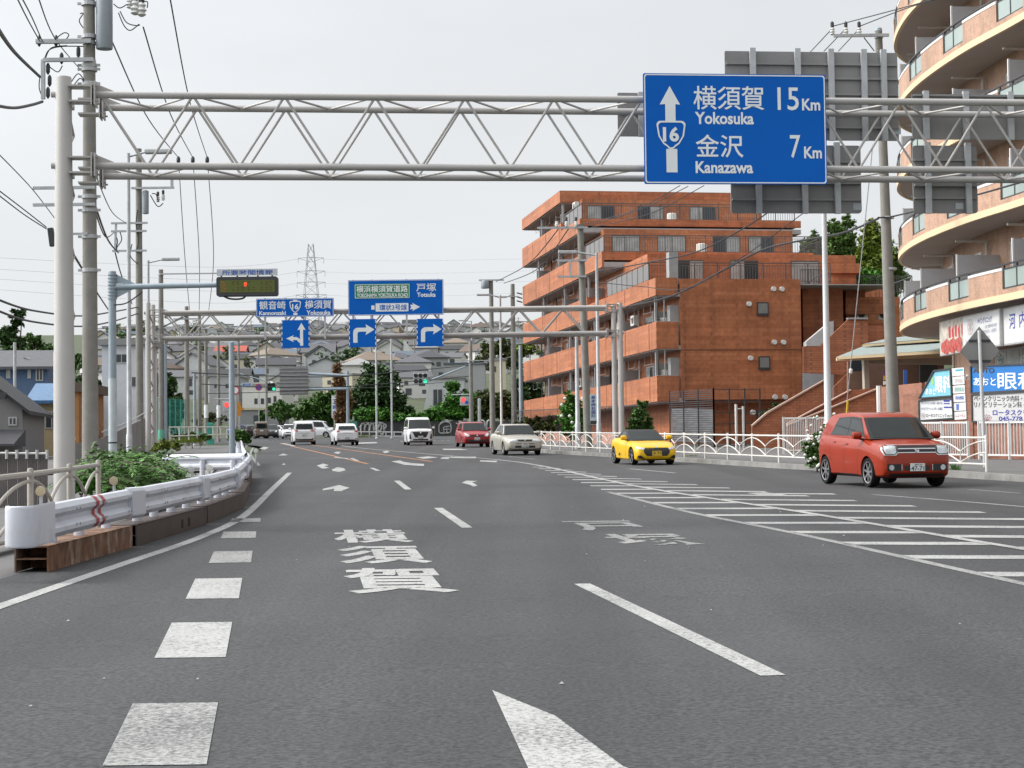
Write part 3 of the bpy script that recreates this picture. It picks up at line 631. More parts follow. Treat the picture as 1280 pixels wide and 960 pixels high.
mb.build('lamp_dot', LEDK, t, fix=False)
mb = MB(); mb.path(catmull([f(278, 369, -.1), f(285, 372.5, -.1), f(295, 373.6, -.1), f(303, 372.5, -.1), f(306.5, 369.5, -.1)], 5), .03, 6); mb.build('cable', WIRE, t, smooth=True)
np_ = MB(); board(np_, f, [(271, 336), (347, 336), (347, 344.3), (271, 344.3)], .03); npo = np_.build('name_plate', mat('plate_grey', (.50, .52, .54), .5), t)
mb = MB(); put_text(mb, '所要時間情報', (277.5, 337.3, 341.5, 343.4), f.at(.006), .012); mb.build('lettering', mat('plate_blue', (.03, .1, .42), .5), npo, fix=False)
mb = MB()
for x in (276, 296, 309, 322, 340): mb.bar(f(x, 343.5, -.1), f(x, 346.5, -.1), .05, .05)
mb.build('bracket', DARK, t)
# ================================================================ stepped brick apartment block
TILE = brickmat('orange_tile', (.42, .150, .064), (.32, .104, .04), (.30, .10, .042), .5, .22, .012, .55, .17)
SOFFIT = mat('soffit_grey', (.36, .355, .35), .85, var=.08)
BALWALL = mat('balcony_wall', (.40, .17, .075), .8, var=.15)
PARTG = mat('partition_grey', (.30, .30, .30), .5, var=.1)
PIPEW = mat('drain_white', (.62, .61, .58), .45)
ACW = mat('ac_white', (.60, .59, .55), .45, var=.06)
RAILD = mat('terrace_rail', (.09, .085, .085), .5, .2, var=.1)
SLATG = mat('frosted_panel', (.16, .155, .155), .35, var=.1)
FRAMEW = mat('window_frame_alu', (.45, .45, .45), .4, .3)
A0 = Vector((7.8, 96.7)); B0 = Vector((.9, 136.8)); LB = (B0 - A0).length
ob_z = gz(0, 100)
ob_a = atan2((B0 - A0).y, (B0 - A0).x)
ob = thing('apartment_block', 'stepped red-brown brick apartment block with long balconies and roof terraces', 'building', (A0.x, A0.y, ob_z), ob_a)
# local frame: x runs along the balcony front away from us, y to the LEFT of it (so depth is -y), z up from the base
OM = ROOTM[ob.name]
def OB(): return MB(OM)
zl = lambda z: z - ob_z
def dbox(x0, x1, d0, d1, z0, z1, m, name, bevel=0): return OB().box(x0, x1, -d1, -d0, zl(z0), zl(z1)).build(name, m, ob, bevel=bevel)
tops = [5.8, 8.72, 11.62, 14.5, 17.4]; bots = [4.42, 7.26, 10.15, 13.08, 16.0]
s0 = [0, 0, 0, .321 * LB, .476 * LB]; step = 6.2; depth = 14.0
rec = 1.35
roof_s = .635 * LB
# main mass per storey (set back behind the balconies)
mass = [(1.6, 4.5, 1.0), (4.5, 7.3, .02), (7.3, 11.05, .02), (10.6, 13.2, s0[3] - 6.0), (13.2, 16.1, s0[3] + 5.4), (16.1, 19.0, s0[4] + 5.6)]
for i, (z0, z1, sa) in enumerate(mass):
    d0 = rec if i < 3 else rec
    x0 = sa
    if i < 3:
        dbox(1.2 if i == 0 else .02, 5.5, rec, 8.15, z0 - .6 if i == 0 else z0, z1, TILE, 'wall'); dbox(5.5, LB - 1.4, rec, 15.5, z0 - .6 if i == 0 else z0, z1 - .01, TILE, 'wall')
    else: dbox(x0, LB - 1.4, rec, depth, z0, z1, TILE, 'wall')
dbox(roof_s, LB, 0, 13.6, 18.85, 19.66, TILE, 'roof_band'); dbox(roof_s + .1, LB - .1, .12, 13.5, 18.80, 18.86, SOFFIT, 'soffit'); dbox(roof_s + .2, LB - .2, .2, 13.4, 19.6, 19.7, SOFFIT, 'roof')
for i in range(5):
    x0 = s0[i]; tz = tops[i]; bz = bots[i]
    dr = depth - (.7 if i == 3 else 0) + (.6 if i == 3 else 0) + (1.3 if i == 4 else 0)
    if i < 2:
        dbox(x0, LB, 0, .14, bz, tz, TILE, 'parapet'); dbox(x0, x0 + .14, .14, 1.22, bz, tz, TILE, 'parapet')
        dbox(x0 + .02, x0 + .16, 0.02, 1.2, tz, tz + .03, SOFFIT, 'coping')
    else:
        low = [11.1, 14.02, 16.88][i - 2]
        xs_ = x0 + (17.5 if i == 2 else step)
        dbox(x0, xs_, 0, .14, bz, low, TILE, 'parapet'); dbox(xs_, LB, 0, .14, bz, tz, TILE, 'parapet')
        if i == 2:
            dbox(xs_, xs_ + .14, .14, rec, bz, tz, TILE, 'parapet'); dbox(x0, x0 + .14, .14, 1.22, bz, low, TILE, 'parapet')
        else:
            dbox(x0, x0 + .14, .14, dr - .4, bz + .42, low, TILE, 'parapet'); dbox(xs_, xs_ + .14, .14, rec, bz, tz, TILE, 'parapet')
        # terrace deck and railing
        dbox(x0 + .14, xs_ + 5, .14, dr - .4, low - .35, low - .30, SOFFIT, 'terrace_floor')
        rx = x0 + (2.6 if i == 2 else .7)
        rr = dr - .6 + (1.2 if i == 3 else 0) if i != 2 else 10.8
        def rail(ax, ad, bx, bd, z, panel):
            mb = OB(); a = Vector((ax, -ad, zl(z))); b = Vector((bx, -bd, zl(z))); n = max(2, int((b - a).length / 1.25))
            mb.bar(a + Vector((0, 0, 1.12)), b + Vector((0, 0, 1.12)), .07, .05)
            for k in range(n + 1): p = a.lerp(b, k / n); mb.bar(p, p + Vector((0, 0, 1.1)), .05, .05, up=(1, 0, 0))
            if not panel:
                mb.bar(a + Vector((0, 0, .98)), b + Vector((0, 0, .98)), .03, .03); mb.bar(a + Vector((0, 0, .12)), b + Vector((0, 0, .12)), .03, .03)
                q = int((b - a).length / .16)
                for k in range(1, q): p = a.lerp(b, k / q); mb.bar(p + Vector((0, 0, .12)), p + Vector((0, 0, .98)), .022, .022, up=(1, 0, 0))
            r = mb.build('terrace_railing', RAILD, ob)
            if panel:
                mb = OB(); mb.bar(a + Vector((0, 0, .6)), b + Vector((0, 0, .6)), .02, .85); mb.build('screen_panel', SLATG, r)
        rail(rx, .3, rx, rr, low - .02, False)
        rail(rx, .3, xs_ - .2 if i != 2 else xs_ - 4.5, .3, low - .02, True)
        if i == 3: rail(rx, rr, rx + 4.5, rr, low - .02, False)
        # storey front wall under the next roof: windows with curtains
    dbox(x0 + .05, LB - .05, .1, rec + .2, bz - .06, bz + .18, SOFFIT, 'balcony_floor')
    # front projecting slab of the set-back storey above the terrace
    if i >= 3: dbox(x0, x0 + step, .14, dr - .4, bz + .0, bz + .3, SOFFIT, 'soffit')
    # expansion joints in the parapet
    k = x0 + 1.6
    while k < LB:
        j = OB(); j.box(k - .025, k + .025, -.002, .012, zl(bz + .05), zl((tz if (i < 2 or k > (xs_ if i >= 2 else 0)) else low) - .03)); j.build('joint', mat('joint_dark', (.13, .055, .03), .8), ob); k += 5.1 if k > 2 else 5.6
# inner balcony fittings, storey by storey: windows, partitions, drain pipes, outdoor units, washing machines
def ac_unit(x, d, z, par=ob):
    a = OB(); a.box(x, x + .78, -d - .3, -d, zl(z), zl(z + .6)); u = a.build('outdoor_unit', ACW, par, bevel=.02)
    b = OB(); b.lathe([(.2, .302), (.2, .312), (.05, .315)], (x + .28, -d - .3, zl(z + .3)), 14, 'y'); b = b.build('fan_grille', DARK, u)
win_defs = []
for i in range(5):
    fl = bots[i] + .18; x = s0[i] + (2.0 if i < 3 else step + 1.5); ceil_ = bots[i + 1] - .06 if i < 4 else 18.8
    n = 0
    if i == 2: x = 19.0
    while x < LB - 2.5:
        w = OB(); w.box(x, x + 1.75, -rec - .02, -rec + .05, zl(fl + .1), zl(fl + 2.05)); wf = w.build('window', FRAMEW, ob)
        g_ = OB(); g_.box(x + .06, x + .84, -rec + .051, -rec + .056, zl(fl + .16), zl(fl + 1.98)); g_.build('pane', GLASSDARK, wf)
        g_ = OB(); g_.box(x + .90, x + 1.69, -rec + .051, -rec + .056, zl(fl + .16), zl(fl + 1.98)); g_.build('pane', CURTAIN if (n + i) % 3 else GLASSDARK, wf)
        if n % 2 == 0:
            dbox(x - .55, x - .5, .16, rec, fl + .05, fl + 1.95, PARTG, 'partition')
            dbox(x - 1.0, x - .86, .2, .34, fl, ceil_, PARTG, 'column')
        if (n + i) % 2: ac_unit(x + 2.1, .75, fl + (1.55 if (n * 7 + i) % 5 == 0 else .1))
        else:
            d_ = OB(); d_.box(x + 2.0, x + 2.7, -1.1, -.45, zl(fl), zl(fl + .95)); d_.build('storage_box', mat('bal_box', (.33, .33, .31), .6, var=.2, vs=.4), ob, bevel=.03)
        p_ = OB(); p_.tube((x + 3.05, -rec + .12, zl(fl)), (x + 3.05, -rec + .12, zl(ceil_)), .05, n=8); p_.build('drain_pipe', PIPEW if n % 3 else DARK, ob, smooth=True)
        pp = OB(); pp.tube((x + .9, -.45, zl(ceil_ - .62)), (x + 2.6, -.45, zl(ceil_ - .62)), .014, n=6)
        pp.tube((x + .95, -.45, zl(ceil_ - .62)), (x + .95, -.45, zl(ceil_)), .012, n=6); pp.tube((x + 2.55, -.45, zl(ceil_ - .62)), (x + 2.55, -.45, zl(ceil_)), .012, n=6); pp.build('drying_pole', PARTG, ob)
        x += 3.85; n += 1
    if i < 3: dbox(.3 + s0[i], .9 + s0[i], rec - .5, rec, fl, fl + 2.2, PARTG, 'partition')
# corner posts of the balcony returns and the round washing machines seen through them
for i in (0, 1):
    zc = bots[i + 1]; z0 = tops[i]
    dbox(.05, .13, .05, .13, z0, zc, RAILD, 'corner_post'); dbox(.05, .11, .45, .50, z0, zc, PARTG, 'corner_post')
    c = OB(); c.lathe([(.36, 0), (.36, 1.5), (.3, 1.56)], (1.3, -.75, zl(bots[i] + .2)), 14); c.build('water_heater', ACW, ob, smooth=True)
    dbox(.9, 1.7, .3, .34, bots[i] + .2, bots[i] + 2.0, PARTG, 'partition')
for (x, d, z) in ((7.2, .5, 9.05), (22.6, .35, 17.85)): ac_unit(x, d, z)
for i, (dd, zz, nn) in enumerate([(1.0, 13.05, 3), (1.2, 15.85, 3)]): pass
# terrace storeys: the wall above each terrace facing us with its windows
def end_windows(x, specs, fl):
    for (d, w) in specs:
        a = OB(); a.box(x - .05, x + .02, -d - w, -d, zl(fl), zl(fl + 1.95)); wf = a.build('window', RAILD, ob)
        for q, (u0, u1) in enumerate(((.04, w / 2 - .02), (w / 2 + .02, w - .04))):
            b = OB(); b.box(x - .056, x - .051, -d - u1, -d - u0, zl(fl + .05), zl(fl + 1.88)); b.build('pane', CURTAIN if (int(d * 7) + q) % 3 else GLASSDARK, wf)
end_windows(s0[3] - 6.0, [(3.0, 1.7), (6.3, 1.7), (10, 1.7)], 10.9)
end_windows(s0[3] + 5.4, [(1.9, 1.8), (4.9, 1.9), (8.6, 1.8), (11.0, 1.7)], 13.75)
end_windows(s0[4] + 5.6, [(1.7, 1.9), (5.2, 1.8), (8.9, 1.8)], 16.6)
for (x, d, z) in ((s0[3] + 4.6, 7.6, 13.75), (s0[4] + 4.8, 7.4, 16.6)): 
    c = OB(); c.lathe([(.33, 0), (.33, 1.3), (.28, 1.35)], (x, -d, zl(z)), 14); c.build('water_heater', ACW, ob, smooth=True)
# small square windows and vents of the blank end wall
for (px, py) in ((947, 388), (949, 455), (947, 522)):
    q = P(px, py, 98.6); l = OM.inverted() @ q
    a = OB(); a.box(-.06, .1, l.y - .32, l.y + .32, l.z - .37, l.z + .37); wf = a.build('window', DARK, ob)
    b = OB(); b.box(-.066, -.061, l.y - .26, l.y + .26, l.z - .24, l.z + .3); b.build('pane', mat('frosted_glass', (.20, .205, .20), .3), wf)
for (px, py) in ((961, 363), (972, 363), (929, 382), (962, 429), (974, 429), (931, 449), (963, 497), (976, 497), (934, 516)):
    l = OM.inverted() @ P(px, py, 98.6)
    a = OB(); a.lathe([(.13, -.16), (.14, -.04), (.15, .05)], (0, l.y, l.z), 12, 'x'); a.build('vent_cap', PIPEW, ob, smooth=True)
for z in (7.2, 4.35):
    OB().box(-.004, .01, -8.2, -1.25, zl(z - .02), zl(z + .02)).build('joint', MATS['joint_dark'], ob)
# right-hand wing: set-back wall, small balconies, stair walls
def wing(px0, px1, py0, py1, Y, th, name='wing_wall', m=TILE):
    a = P(px0, py0, Y); b = P(px1, py1, Y); mb = MB(); mb.box(a.x, b.x, Y, Y + th, b.z, a.z); return mb.build(name, m, ob)
Yw = 100.6
wing(1003, 1057, 357, 545, Yw, 6); wing(1057, 1085, 362, 545, Yw + 1.2, 6)
wing(1057, 1125, 372, 380, Yw + .6, .2); wing(1057, 1125, 380, 392, Yw + .55, .25, 'wing_wall', TILE)
wing(1003, 1076, 330, 341, Yw + 5, 5, 'roof_band'); wing(1012, 1070, 341, 358, Yw + 6, 4); wing(1057, 1130, 392, 405, Yw + 3.2, 1.5, 'wing_wall', BALWALL)
wing(1057, 1130, 405, 545, Yw + 3.0, 2)
for (x, y) in ((1071, 391.5), (1098, 391.5)):
    q = P(x, y + 6, Yw + 1.0); a = MB(); a.box(q.x, q.x + .62, q.y, q.y + .3, q.z - .1, q.z + .46); u = a.build('outdoor_unit', ACW, ob, bevel=.02)
    a = MB(); a.lathe([(.2, -.012), (.19, -.02), (.05, -.024)], (q.x + .27, q.y, q.z + .19), 14, 'y'); a.build('fan_grille', DARK, u)
# terrace railings of the wing
def rail2(pa, pb, Y, Yb, h, n=18):
    a = P(*pa, Y); b = P(*pb, Yb); mb = MB(); mb.bar(a, b, .06, .05)
    for k in range(n + 1):
        p = a.lerp(b, k / n); mb.bar(p, p - Vector((0, 0, h)), .03, .03, up=(1, 0, 0))
    mb.build('terrace_railing', RAILD, ob)
rail2((1001, 337), (1036, 337), Yw, Yw, 1.0); rail2((1006, 355), (1034, 338), Yw - .5, Yw + 4, .6, 10); rail2((1057, 345), (1140, 345), Yw + 7, Yw + 7, 1.0, 30); rail2((1095, 362), (1140, 346), Yw + 1, Yw + 6, 1.0, 12)
# stair block in front of the wing: white soffit flight, stepped brick parapets
def ppoly(name, pts, Y, th, m, par=ob):
    q = [P(x, y, Y) for x, y in pts]; mb = MB(); n = len(q)
    mb.add([v for v in q] + [v + Vector((0, th, 0)) for v in q], [tuple(range(n)), tuple(range(n, 2 * n))[::-1]] + [(i, (i + 1) % n, n + (i + 1) % n, n + i) for i in range(n)])
    return mb.build(name, m, par)
BRK = brickmat('stair_brick', (.42, .15, .07), (.34, .11, .05), (.22, .09, .05), .3, .12, .012, .6, .12)
ppoly('stair_wall', [(1004, 433), (1025, 433), (1060, 399), (1085, 399), (1085, 470), (1004, 466)], 93, .2, BRK)
ppoly('coping', [(1059, 397), (1085, 397), (1085, 399), (1060, 399)], 92.9, .4, SOFFIT)
ppoly('stair_flight', [(1008, 427), (1038, 402), (1042, 401), (1042, 416), (1024, 432.5), (1008, 432.5)], 96, 1.0, mat('stair_white', (.45, .45, .45), .7))
ppoly('stair_wall', [(1004, 466), (1085, 470), (1085, 545), (1040, 545), (1040, 484), (1062, 464)], 94, .2, BRK) if False else None
ppoly('stair_wall', [(1042, 484), (1062, 464), (1085, 464), (1085, 545), (1042, 545)], 92.6, .25, BRK)
ppoly('wing_wall', [(1004, 466), (1042, 466), (1042, 500), (1010, 500), (1006, 545), (1004, 545)], 96.5, .2, mat('entry_grey', (.30, .30, .31), .7))
ppoly('wing_wall', [(1085, 407), (1110, 407), (1110, 440), (1085, 440)], 94, .3, BRK)
# dark ground-floor fence of the block along the pavement
# ================================================================ curved peach-brick building on the right
PEACH = brickmat('peach_tile', (.45, .265, .18), (.37, .20, .13), (.44, .31, .23), .16, .07, .010, .6, .12, diag=True)
CREAM = mat('cream_paint', (.66, .52, .33), .6, var=.05, vs=.5)
SOFB = mat('soffit_taupe', (.42, .38, .35), .85, var=.06, vs=.5)
CAPW = mat('coping_white', (.66, .66, .66), .5, var=.04)
BALGLASS = mat('balcony_glass', (.30, .36, .34), .12, var=.08, vs=.5)
PANELG = mat('partition_panel', (.42, .42, .43), .5, var=.04)
cz = gz(0, 60) + .15
cb = thing('clinic_building', 'curved peach-brick building with sweeping balconies above a clinic', 'building', (16.2, 57, cz), 0)
OUT = catmull([(20.3, 41, 0), (18.0, 48, 0), (16.9, 52, 0), (16.2, 57, 0), (15.55, 61, 0), (15.2, 65.5, 0), (15.3, 69.5, 0), (15.9, 73.4, 0), (17.1, 76.2, 0), (19.0, 78.2, 0), (21.5, 79.3, 0), (25, 79.6, 0), (32, 79.6, 0)], 10)
acc = [0.0]
for i in range(1, len(OUT)): acc.append(acc[-1] + (OUT[i] - OUT[i - 1]).length)
def oc(s):
    s = min(max(s, 0), acc[-1] - 1e-4)
    for i in range(1, len(acc)):
        if acc[i] >= s:
            t = (s - acc[i - 1]) / (acc[i] - acc[i - 1]); p = OUT[i - 1].lerp(OUT[i], t); break
    a = max(0, i - 2); b = min(len(OUT) - 1, i + 1); d = (OUT[b] - OUT[a]).normalized(); return p, Vector((d.y, -d.x, 0)), d     # point, inward normal, tangent
def s_at_y(y):
    best = min(range(len(OUT)), key=lambda i: abs(OUT[i].y - y) + (100 if OUT[i].x > 22 else 0)); return acc[best]
def shell(name, m, sa, sb, d0, d1, z0, z1, par=cb, n=None, smooth=True):
    n = n or max(2, int((sb - sa) / .45)); mb = MB(); vs = []; fs = []
    for i in range(n + 1):
        p, nn, _ = oc(sa + (sb - sa) * i / n)
        for d, z in ((d0, z0), (d0, z1), (d1, z1), (d1, z0)): q = p + nn * d; vs.append((q.x, q.y, z))
    for i in range(n):
        for k in range(4): fs.append((i * 4 + k, i * 4 + (k + 1) % 4, i * 4 + 4 + (k + 1) % 4, i * 4 + 4 + k))
    fs += [(0, 1, 2, 3), (n * 4 + 3, n * 4 + 2, n * 4 + 1, n * 4)]
    return mb.add(vs, fs).build(name, m, par, smooth=smooth)
ZB = 6.4; FH = 2.92; SE = acc[-1]; INN = 1.75
S0 = s_at_y(60.8) - 4.7 * 3
for k in range(6):
    z = ZB + k * FH
    shell('slab', SOFB, 0, SE, .05, INN + .2, z, z + .2); shell('slab_band', CREAM, 0, SE, -.02, .1, z - .03, z + .2)
    if k < 5: shell('wall', PEACH, 0, SE, INN, INN + .3, z + .2, z + FH)
    s = S0
    while s < SE - 1:
        a, b = s, s + 2.0        # glass bay, then brick parapet
        if a >= 0 and b < SE:
            shell('parapet', PEACH, a, b, 0, .12, z + .2, z + .36)
            g_ = shell('glass_panel', BALGLASS, a + .06, b - .06, .05, .07, z + .42, z + 1.02)
            for q in (a + .02, (a + b) / 2, b - .06): shell('glazing_bar', DARK, q, q + .05, .03, .09, z + .36, z + 1.14, g_, n=1)
            shell('glazing_bar', DARK, a, b, .035, .085, z + .36, z + .42, g_); shell('glazing_bar', DARK, a, b, .035, .085, z + 1.0, z + 1.04, g_)
        a, b = s + 2.0, min(s + 4.7, SE)
        if b > 0: shell('parapet', PEACH, max(a, 0), b, 0, .14, z + .2, z + .98); shell('coping', CAPW, max(a, 0), b, -.015, .155, z + .98, z + 1.07)
        s += 4.7
    hr = shell('handrail', DARK, 0, SE, .03, .09, z + 1.15, z + 1.2)
    s = S0 + .6
    mb = MB()
    while s < SE:
        if s > 0: p, nn, d = oc(s); q = p + nn * .06; mb.tube((q.x, q.y, z + 1.05), (q.x, q.y, z + 1.16), .02, n=6)
        s += 1.175
    # partitions, windows, drain pipes
    s = S0 + 1.6; j = 0
    while s < SE - 4:
        if s > 0 and k < 5:
            p, nn, d = oc(s)
            pa, pb = p + nn * .2, p + nn * INN
            m = MB(); m.bar((pa.x, pa.y, z + 1.15), (pb.x, pb.y, z + 1.15), .05, 1.65); m.build('partition', PANELG, cb)
            m = MB(); m.bar((pa.x, pa.y, z + .3), (pa.x, pa.y, z + 2.0), .06, .06, up=d); m.build('partition_post', CAPW, cb)
            q = oc(s + 1.0); r = q[0] + q[1] * (INN - .12)
            m = MB(); m.tube((r.x, r.y, z + .2), (r.x, r.y, z + FH - .32), .055, n=8); m.tube((r.x, r.y, z + FH - .34), tuple((q[0] + q[1] * .5).xy) + (z + FH - .34,), .05, n=8); m.build('drain_pipe', mat('pipe_beige', (.46, .43, .38), .5), cb, smooth=True)
            wa, wb = s + 1.9, s + 3.6
            if wb < SE - 2:
                w = shell('window', FRAMEW if False else CAPW, wa, wb, INN - .04, INN + .02, z + .3, z + 2.3, n=1, smooth=False)
                shell('pane', GLASSDARK, wa + .09, (wa + wb) / 2 - .05, INN - .05, INN - .042, z + .4, z + 2.2, w, n=1, smooth=False); shell('pane', GLASSDARK if j % 2 else CURTAIN, (wa + wb) / 2 + .05, wb - .09, INN - .05, INN - .042, z + .4, z + 2.2, w, n=1, smooth=False)
        s += 4.7; j += 1
shell('roof_parapet', PEACH, 0, SE, 0, .3, ZB + 6 * FH - .2, ZB + 6 * FH + .6)
# ground floor
GD = 2.1
shell('wall', PEACH, 0, SE, GD, GD + .3, cz - .3, ZB - .01)
shell('fascia', SOFB, 0, SE, GD - .04, GD - .005, ZB - .75, ZB - .02)
def onwall(name, m, sa, sb, z0, z1, d0=-.05, d1=.02, par=cb): return shell(name, m, sa, sb, GD + d0, GD + d1, z0, z1, par, n=max(1, int((sb - sa) / .6)), smooth=False)
sy = s_at_y
# slit windows towards the far end, wall lamps, downpipes, the big lettered window
for y in (69.5, 68.2, 66.9): 
    w = onwall('slit_window', CAPW, sy(y), sy(y) + .34, cz + .9, cz + 3.1, -.03); onwall('pane', GLASSDARK, sy(y) + .06, sy(y) + .28, cz + .98, cz + 3.02, -.036, -.031, w)
for y in (71.5, 66.0):
    p, nn, d = oc(sy(y)); q = p + nn * (GD - .1); MB().tube((q.x, q.y, cz), (q.x, q.y, ZB), .06, n=8).build('drain_pipe', MATS['pipe_beige'], cb, smooth=True)
for y in (66.35, 58.4):
    p, nn, d = oc(sy(y)); q = p + nn * (GD - .08); z = cz + 2.75 if y > 60 else cz + 3.35
    l = MB(); l.lathe([(.10, -.22), (.15, -.18), (.15, .2), (.09, .26), (.03, .27)], (q.x, q.y, z), 12); lb = l.build('wall_lamp', DARK, cb, smooth=True)
    e = MB(); e.box(q.x - .16, q.x - .10, q.y - .09, q.y + .09, z - .12, z + .14); e.build('lamp_glass', mat('lamp_glass', (.6, .6, .55), .3), lb)
WA, WB = sy(64.2), sy(59.0); wz0, wz1 = cz + 1.2, cz + 3.75
bw = onwall('lettered_window', CAPW, WA - (WA - WB if WA > WB else 0), max(WA, WB), wz0, wz1, -.06) if False else onwall('lettered_window', CAPW, min(WA, WB), max(WA, WB), wz0, wz1, -.06)
a_, b_ = min(WA, WB), max(WA, WB); nx = 4
for i in range(nx):
    for j in range(2):
        u0 = a_ + (b_ - a_) * (i + .07) / nx; u1 = a_ + (b_ - a_) * (i + .93) / nx; h = (wz1 - wz0) / 2
        pn = onwall('pane', mat('milk_glass', (.50, .52, .51), .2, var=.1), u0, u1, wz0 + h * j + .1, wz0 + h * (j + 1) - .08, -.07, -.062, bw)
def wall_fn(s_mid, z_mid, d):
    p, nn, dd = oc(s_mid); o = p + nn * d
    return lambda x, y: o - dd * x + Vector((0, 0, z_mid - o.z - y))       # x to the right seen from the road
TXTW = mat('white_lettering', (.75, .76, .75), .5); TXTG = mat('green_lettering', (.05, .36, .30), .5); TXTN = mat('navy_lettering', (.03, .035, .28), .5); TXTK = mat('black_lettering', (.03, .03, .035), .6); TXTR = mat('red_lettering', (.5, .03, .04), .5)
for j, row in enumerate(('おおと', 'ック')):
    pass
for i, (ch, j) in enumerate((('あ', 1), ('お', 1), ('と', 1), ('リ', 0), ('ニ', 0), ('ク', 0))):
    q = (1, 2, 3)[i % 3] if j else (1, 2, 3)[i % 3]
    sm = b_ - (b_ - a_) * ((0.12, .62, .87)[i % 3]); zc = wz0 + (wz1 - wz0) * (.27 + .5 * j)
    mb = MB(); put_text(mb, ch, (-.33, -.42, .33, .42), wall_fn(sm, zc, GD - .085), .06); mb.build('lettering', TXTW, bw, fix=False)
    mb = MB(); put_text(mb, ch, (-.3, -.38, .3, .38), wall_fn(sm, zc, GD - .092), .0); mb.build('lettering', TXTG, bw, fix=False)
# lit fascia boards over the shop front
def shop_board(label, ya, yb_, m, build):
    sa, sb = sorted((sy(ya), sy(yb_))); sm = (sa + sb) / 2; p, nn, d = oc(sm); dd_ = .55; o = p + nn * dd_; w = sb - sa; zc = ZB - .78; hh = .62
    t = thing('shop_sign', label, 'shop sign', (o.x, o.y, zc), 0, None); mb = MB()
    mb.bar(o - d * w / 2 + Vector((0, 0, zc - o.z)), o + d * w / 2 + Vector((0, 0, zc - o.z)), .22, hh * 2); mb.build('case', FRAMEW, t)
    mb = MB(); oo = o - nn * .113; mb.bar(oo - d * (w / 2 - .06) + Vector((0, 0, zc - o.z)), oo + d * (w / 2 - .06) + Vector((0, 0, zc - o.z)), .006, hh * 2 - .1); mb.build('face', m, t)
    o2 = o - nn * .120
    fn = lambda x, y: o2 - d * x + Vector((0, 0, zc - o.z - y))
    build(t, fn, w)
def txt(t, fn, items, m, bold=.01):
    mb = MB()
    for b, r in items: put_text(mb, b, r, fn, bold)
    mb.build('lettering', m, t, fix=False)
BW = mat('board_white', (.62, .63, .63), .4, var=.04)
def b1(t, fn, w):
    mb = MB()
    for i in range(5): flat_poly(mb, [(-w * .1 + i * .36, -.35 + (i % 2) * .12), (-w * .02 + i * .36, -.4), (w * .0 + i * .34, .05), (-w * .08 + i * .36, .02)], fn)
    mb.build('lettering', TXTR, t, fix=False)
    mb = MB()
    for i in range(9): flat_poly(mb, arc(-w * .36 + i * w * .09, .33, .2 + .05 * (i % 3), 0, 360, 8)[:-1], lambda x, y, i=i: fn(x, y) - Vector((.001 * i, 0, 0)))
    mb.build('picture_band', mat('red_picture', (.40, .06, .05), .5, var=.5, vs=9, dirt=(.45, .36, .28), ds=5), t, fix=False)
def b2(t, fn, w):
    txt(t, fn, [('ペインクリニック', (-w * .08, -.44, w * .30, -.22))], TXTN, .03); txt(t, fn, [('内科・整形外科・皮膚科', (-w * .08, .0, w * .42, .14)), ('リハビリテーション科', (-w * .42, .2, w * .25, .34)), ('診療時間', (w * .12, -.16, w * .42, -.04))], mat('grey_lettering', (.22, .23, .33), .5), .0)
    mb = MB()
    for k in range(6): ring(mb, [fnp for fnp in arc(-w * .28 + .16 * cos(k * 1.05), -.2 + .16 * sin(k * 1.05), .13, 0, 360, 10)[:-1]], arc(-w * .28 + .16 * cos(k * 1.05), -.2 + .16 * sin(k * 1.05), .11, 0, 360, 10)[:-1], fn)
    mb.build('emblem', mat('rose_lettering', (.42, .25, .27), .5), t, fix=False)
def b3(t, fn, w):
    txt(t, fn, [('河', (-w * .40, -.4, -w * .30, .12)), ('内', (-w * .24, -.4, -w * .14, .12)), ('歯科', (w * .08, -.42, w * .36, .14))], TXTN, .012); txt(t, fn, [('こども', (-w * .08, -.4, -w * .02, .1))], MATS['grey_lettering'], 0); txt(t, fn, [('ＯＰＥＮ', (-w * .1, .3, w * .1, .38))], MATS['grey_lettering'], 0)
shop_board('leftmost fascia board with red and cream picture above the lamp', 65.6, 62.9, mat('board_picture', (.50, .46, .40), .4, var=.35, vs=3), b1)
shop_board('middle white fascia board with small rose emblem and navy print', 62.75, 59.5, BW, b2)
shop_board('white dental fascia board with bold navy characters cut by the right edge', 59.3, 54.6, BW, b3)
# brick boundary wall in front with the clinic boards
WBRK = brickmat('wall_brick', (.31, .125, .078), (.25, .095, .058), (.24, .14, .10), .21, .07, .008, .7, .14)
def wall_run(t, pa, pb, zlo, zhi, th, m, name='wall'):
    mb = MB(); a = Vector((pa.x, pa.y, (zlo + zhi) / 2)); b = Vector((pb.x, pb.y, (zlo + zhi) / 2)); mb.bar(a, b, th, zhi - zlo); return mb.build(name, m, t)
fa, fb = P(1131, 500, 60.6), P(1420, 500, 52.6)          # line of the wall
def on(px):                                               # point of that line seen at column px
    u = (px - 640) / F; d = fb - fa; t = (u * fa.y - fa.x) / (d.x - u * d.y); return fa + d * t
w1 = thing('brick_wall', 'red brick boundary wall with a shorter pier wall that carries the blue clinic boards', 'wall', (*on(1200).xy, cz), 0)
zt_ = P(1150, 488, on(1150).y).z; wall_run(w1, on(1131), on(1450), cz - .1, zt_ - .1, .2, WBRK)
wall_run(w1, on(1160), on(1219), cz - .1, P(1190, 474, on(1190).y).z - .05, .26, WBRK, 'pier')
w2 = thing('brick_wall', 'reddish brick ramp wall behind the red car below the canopy', 'wall', (*P(1110, 500, 70).xy, cz), 0)
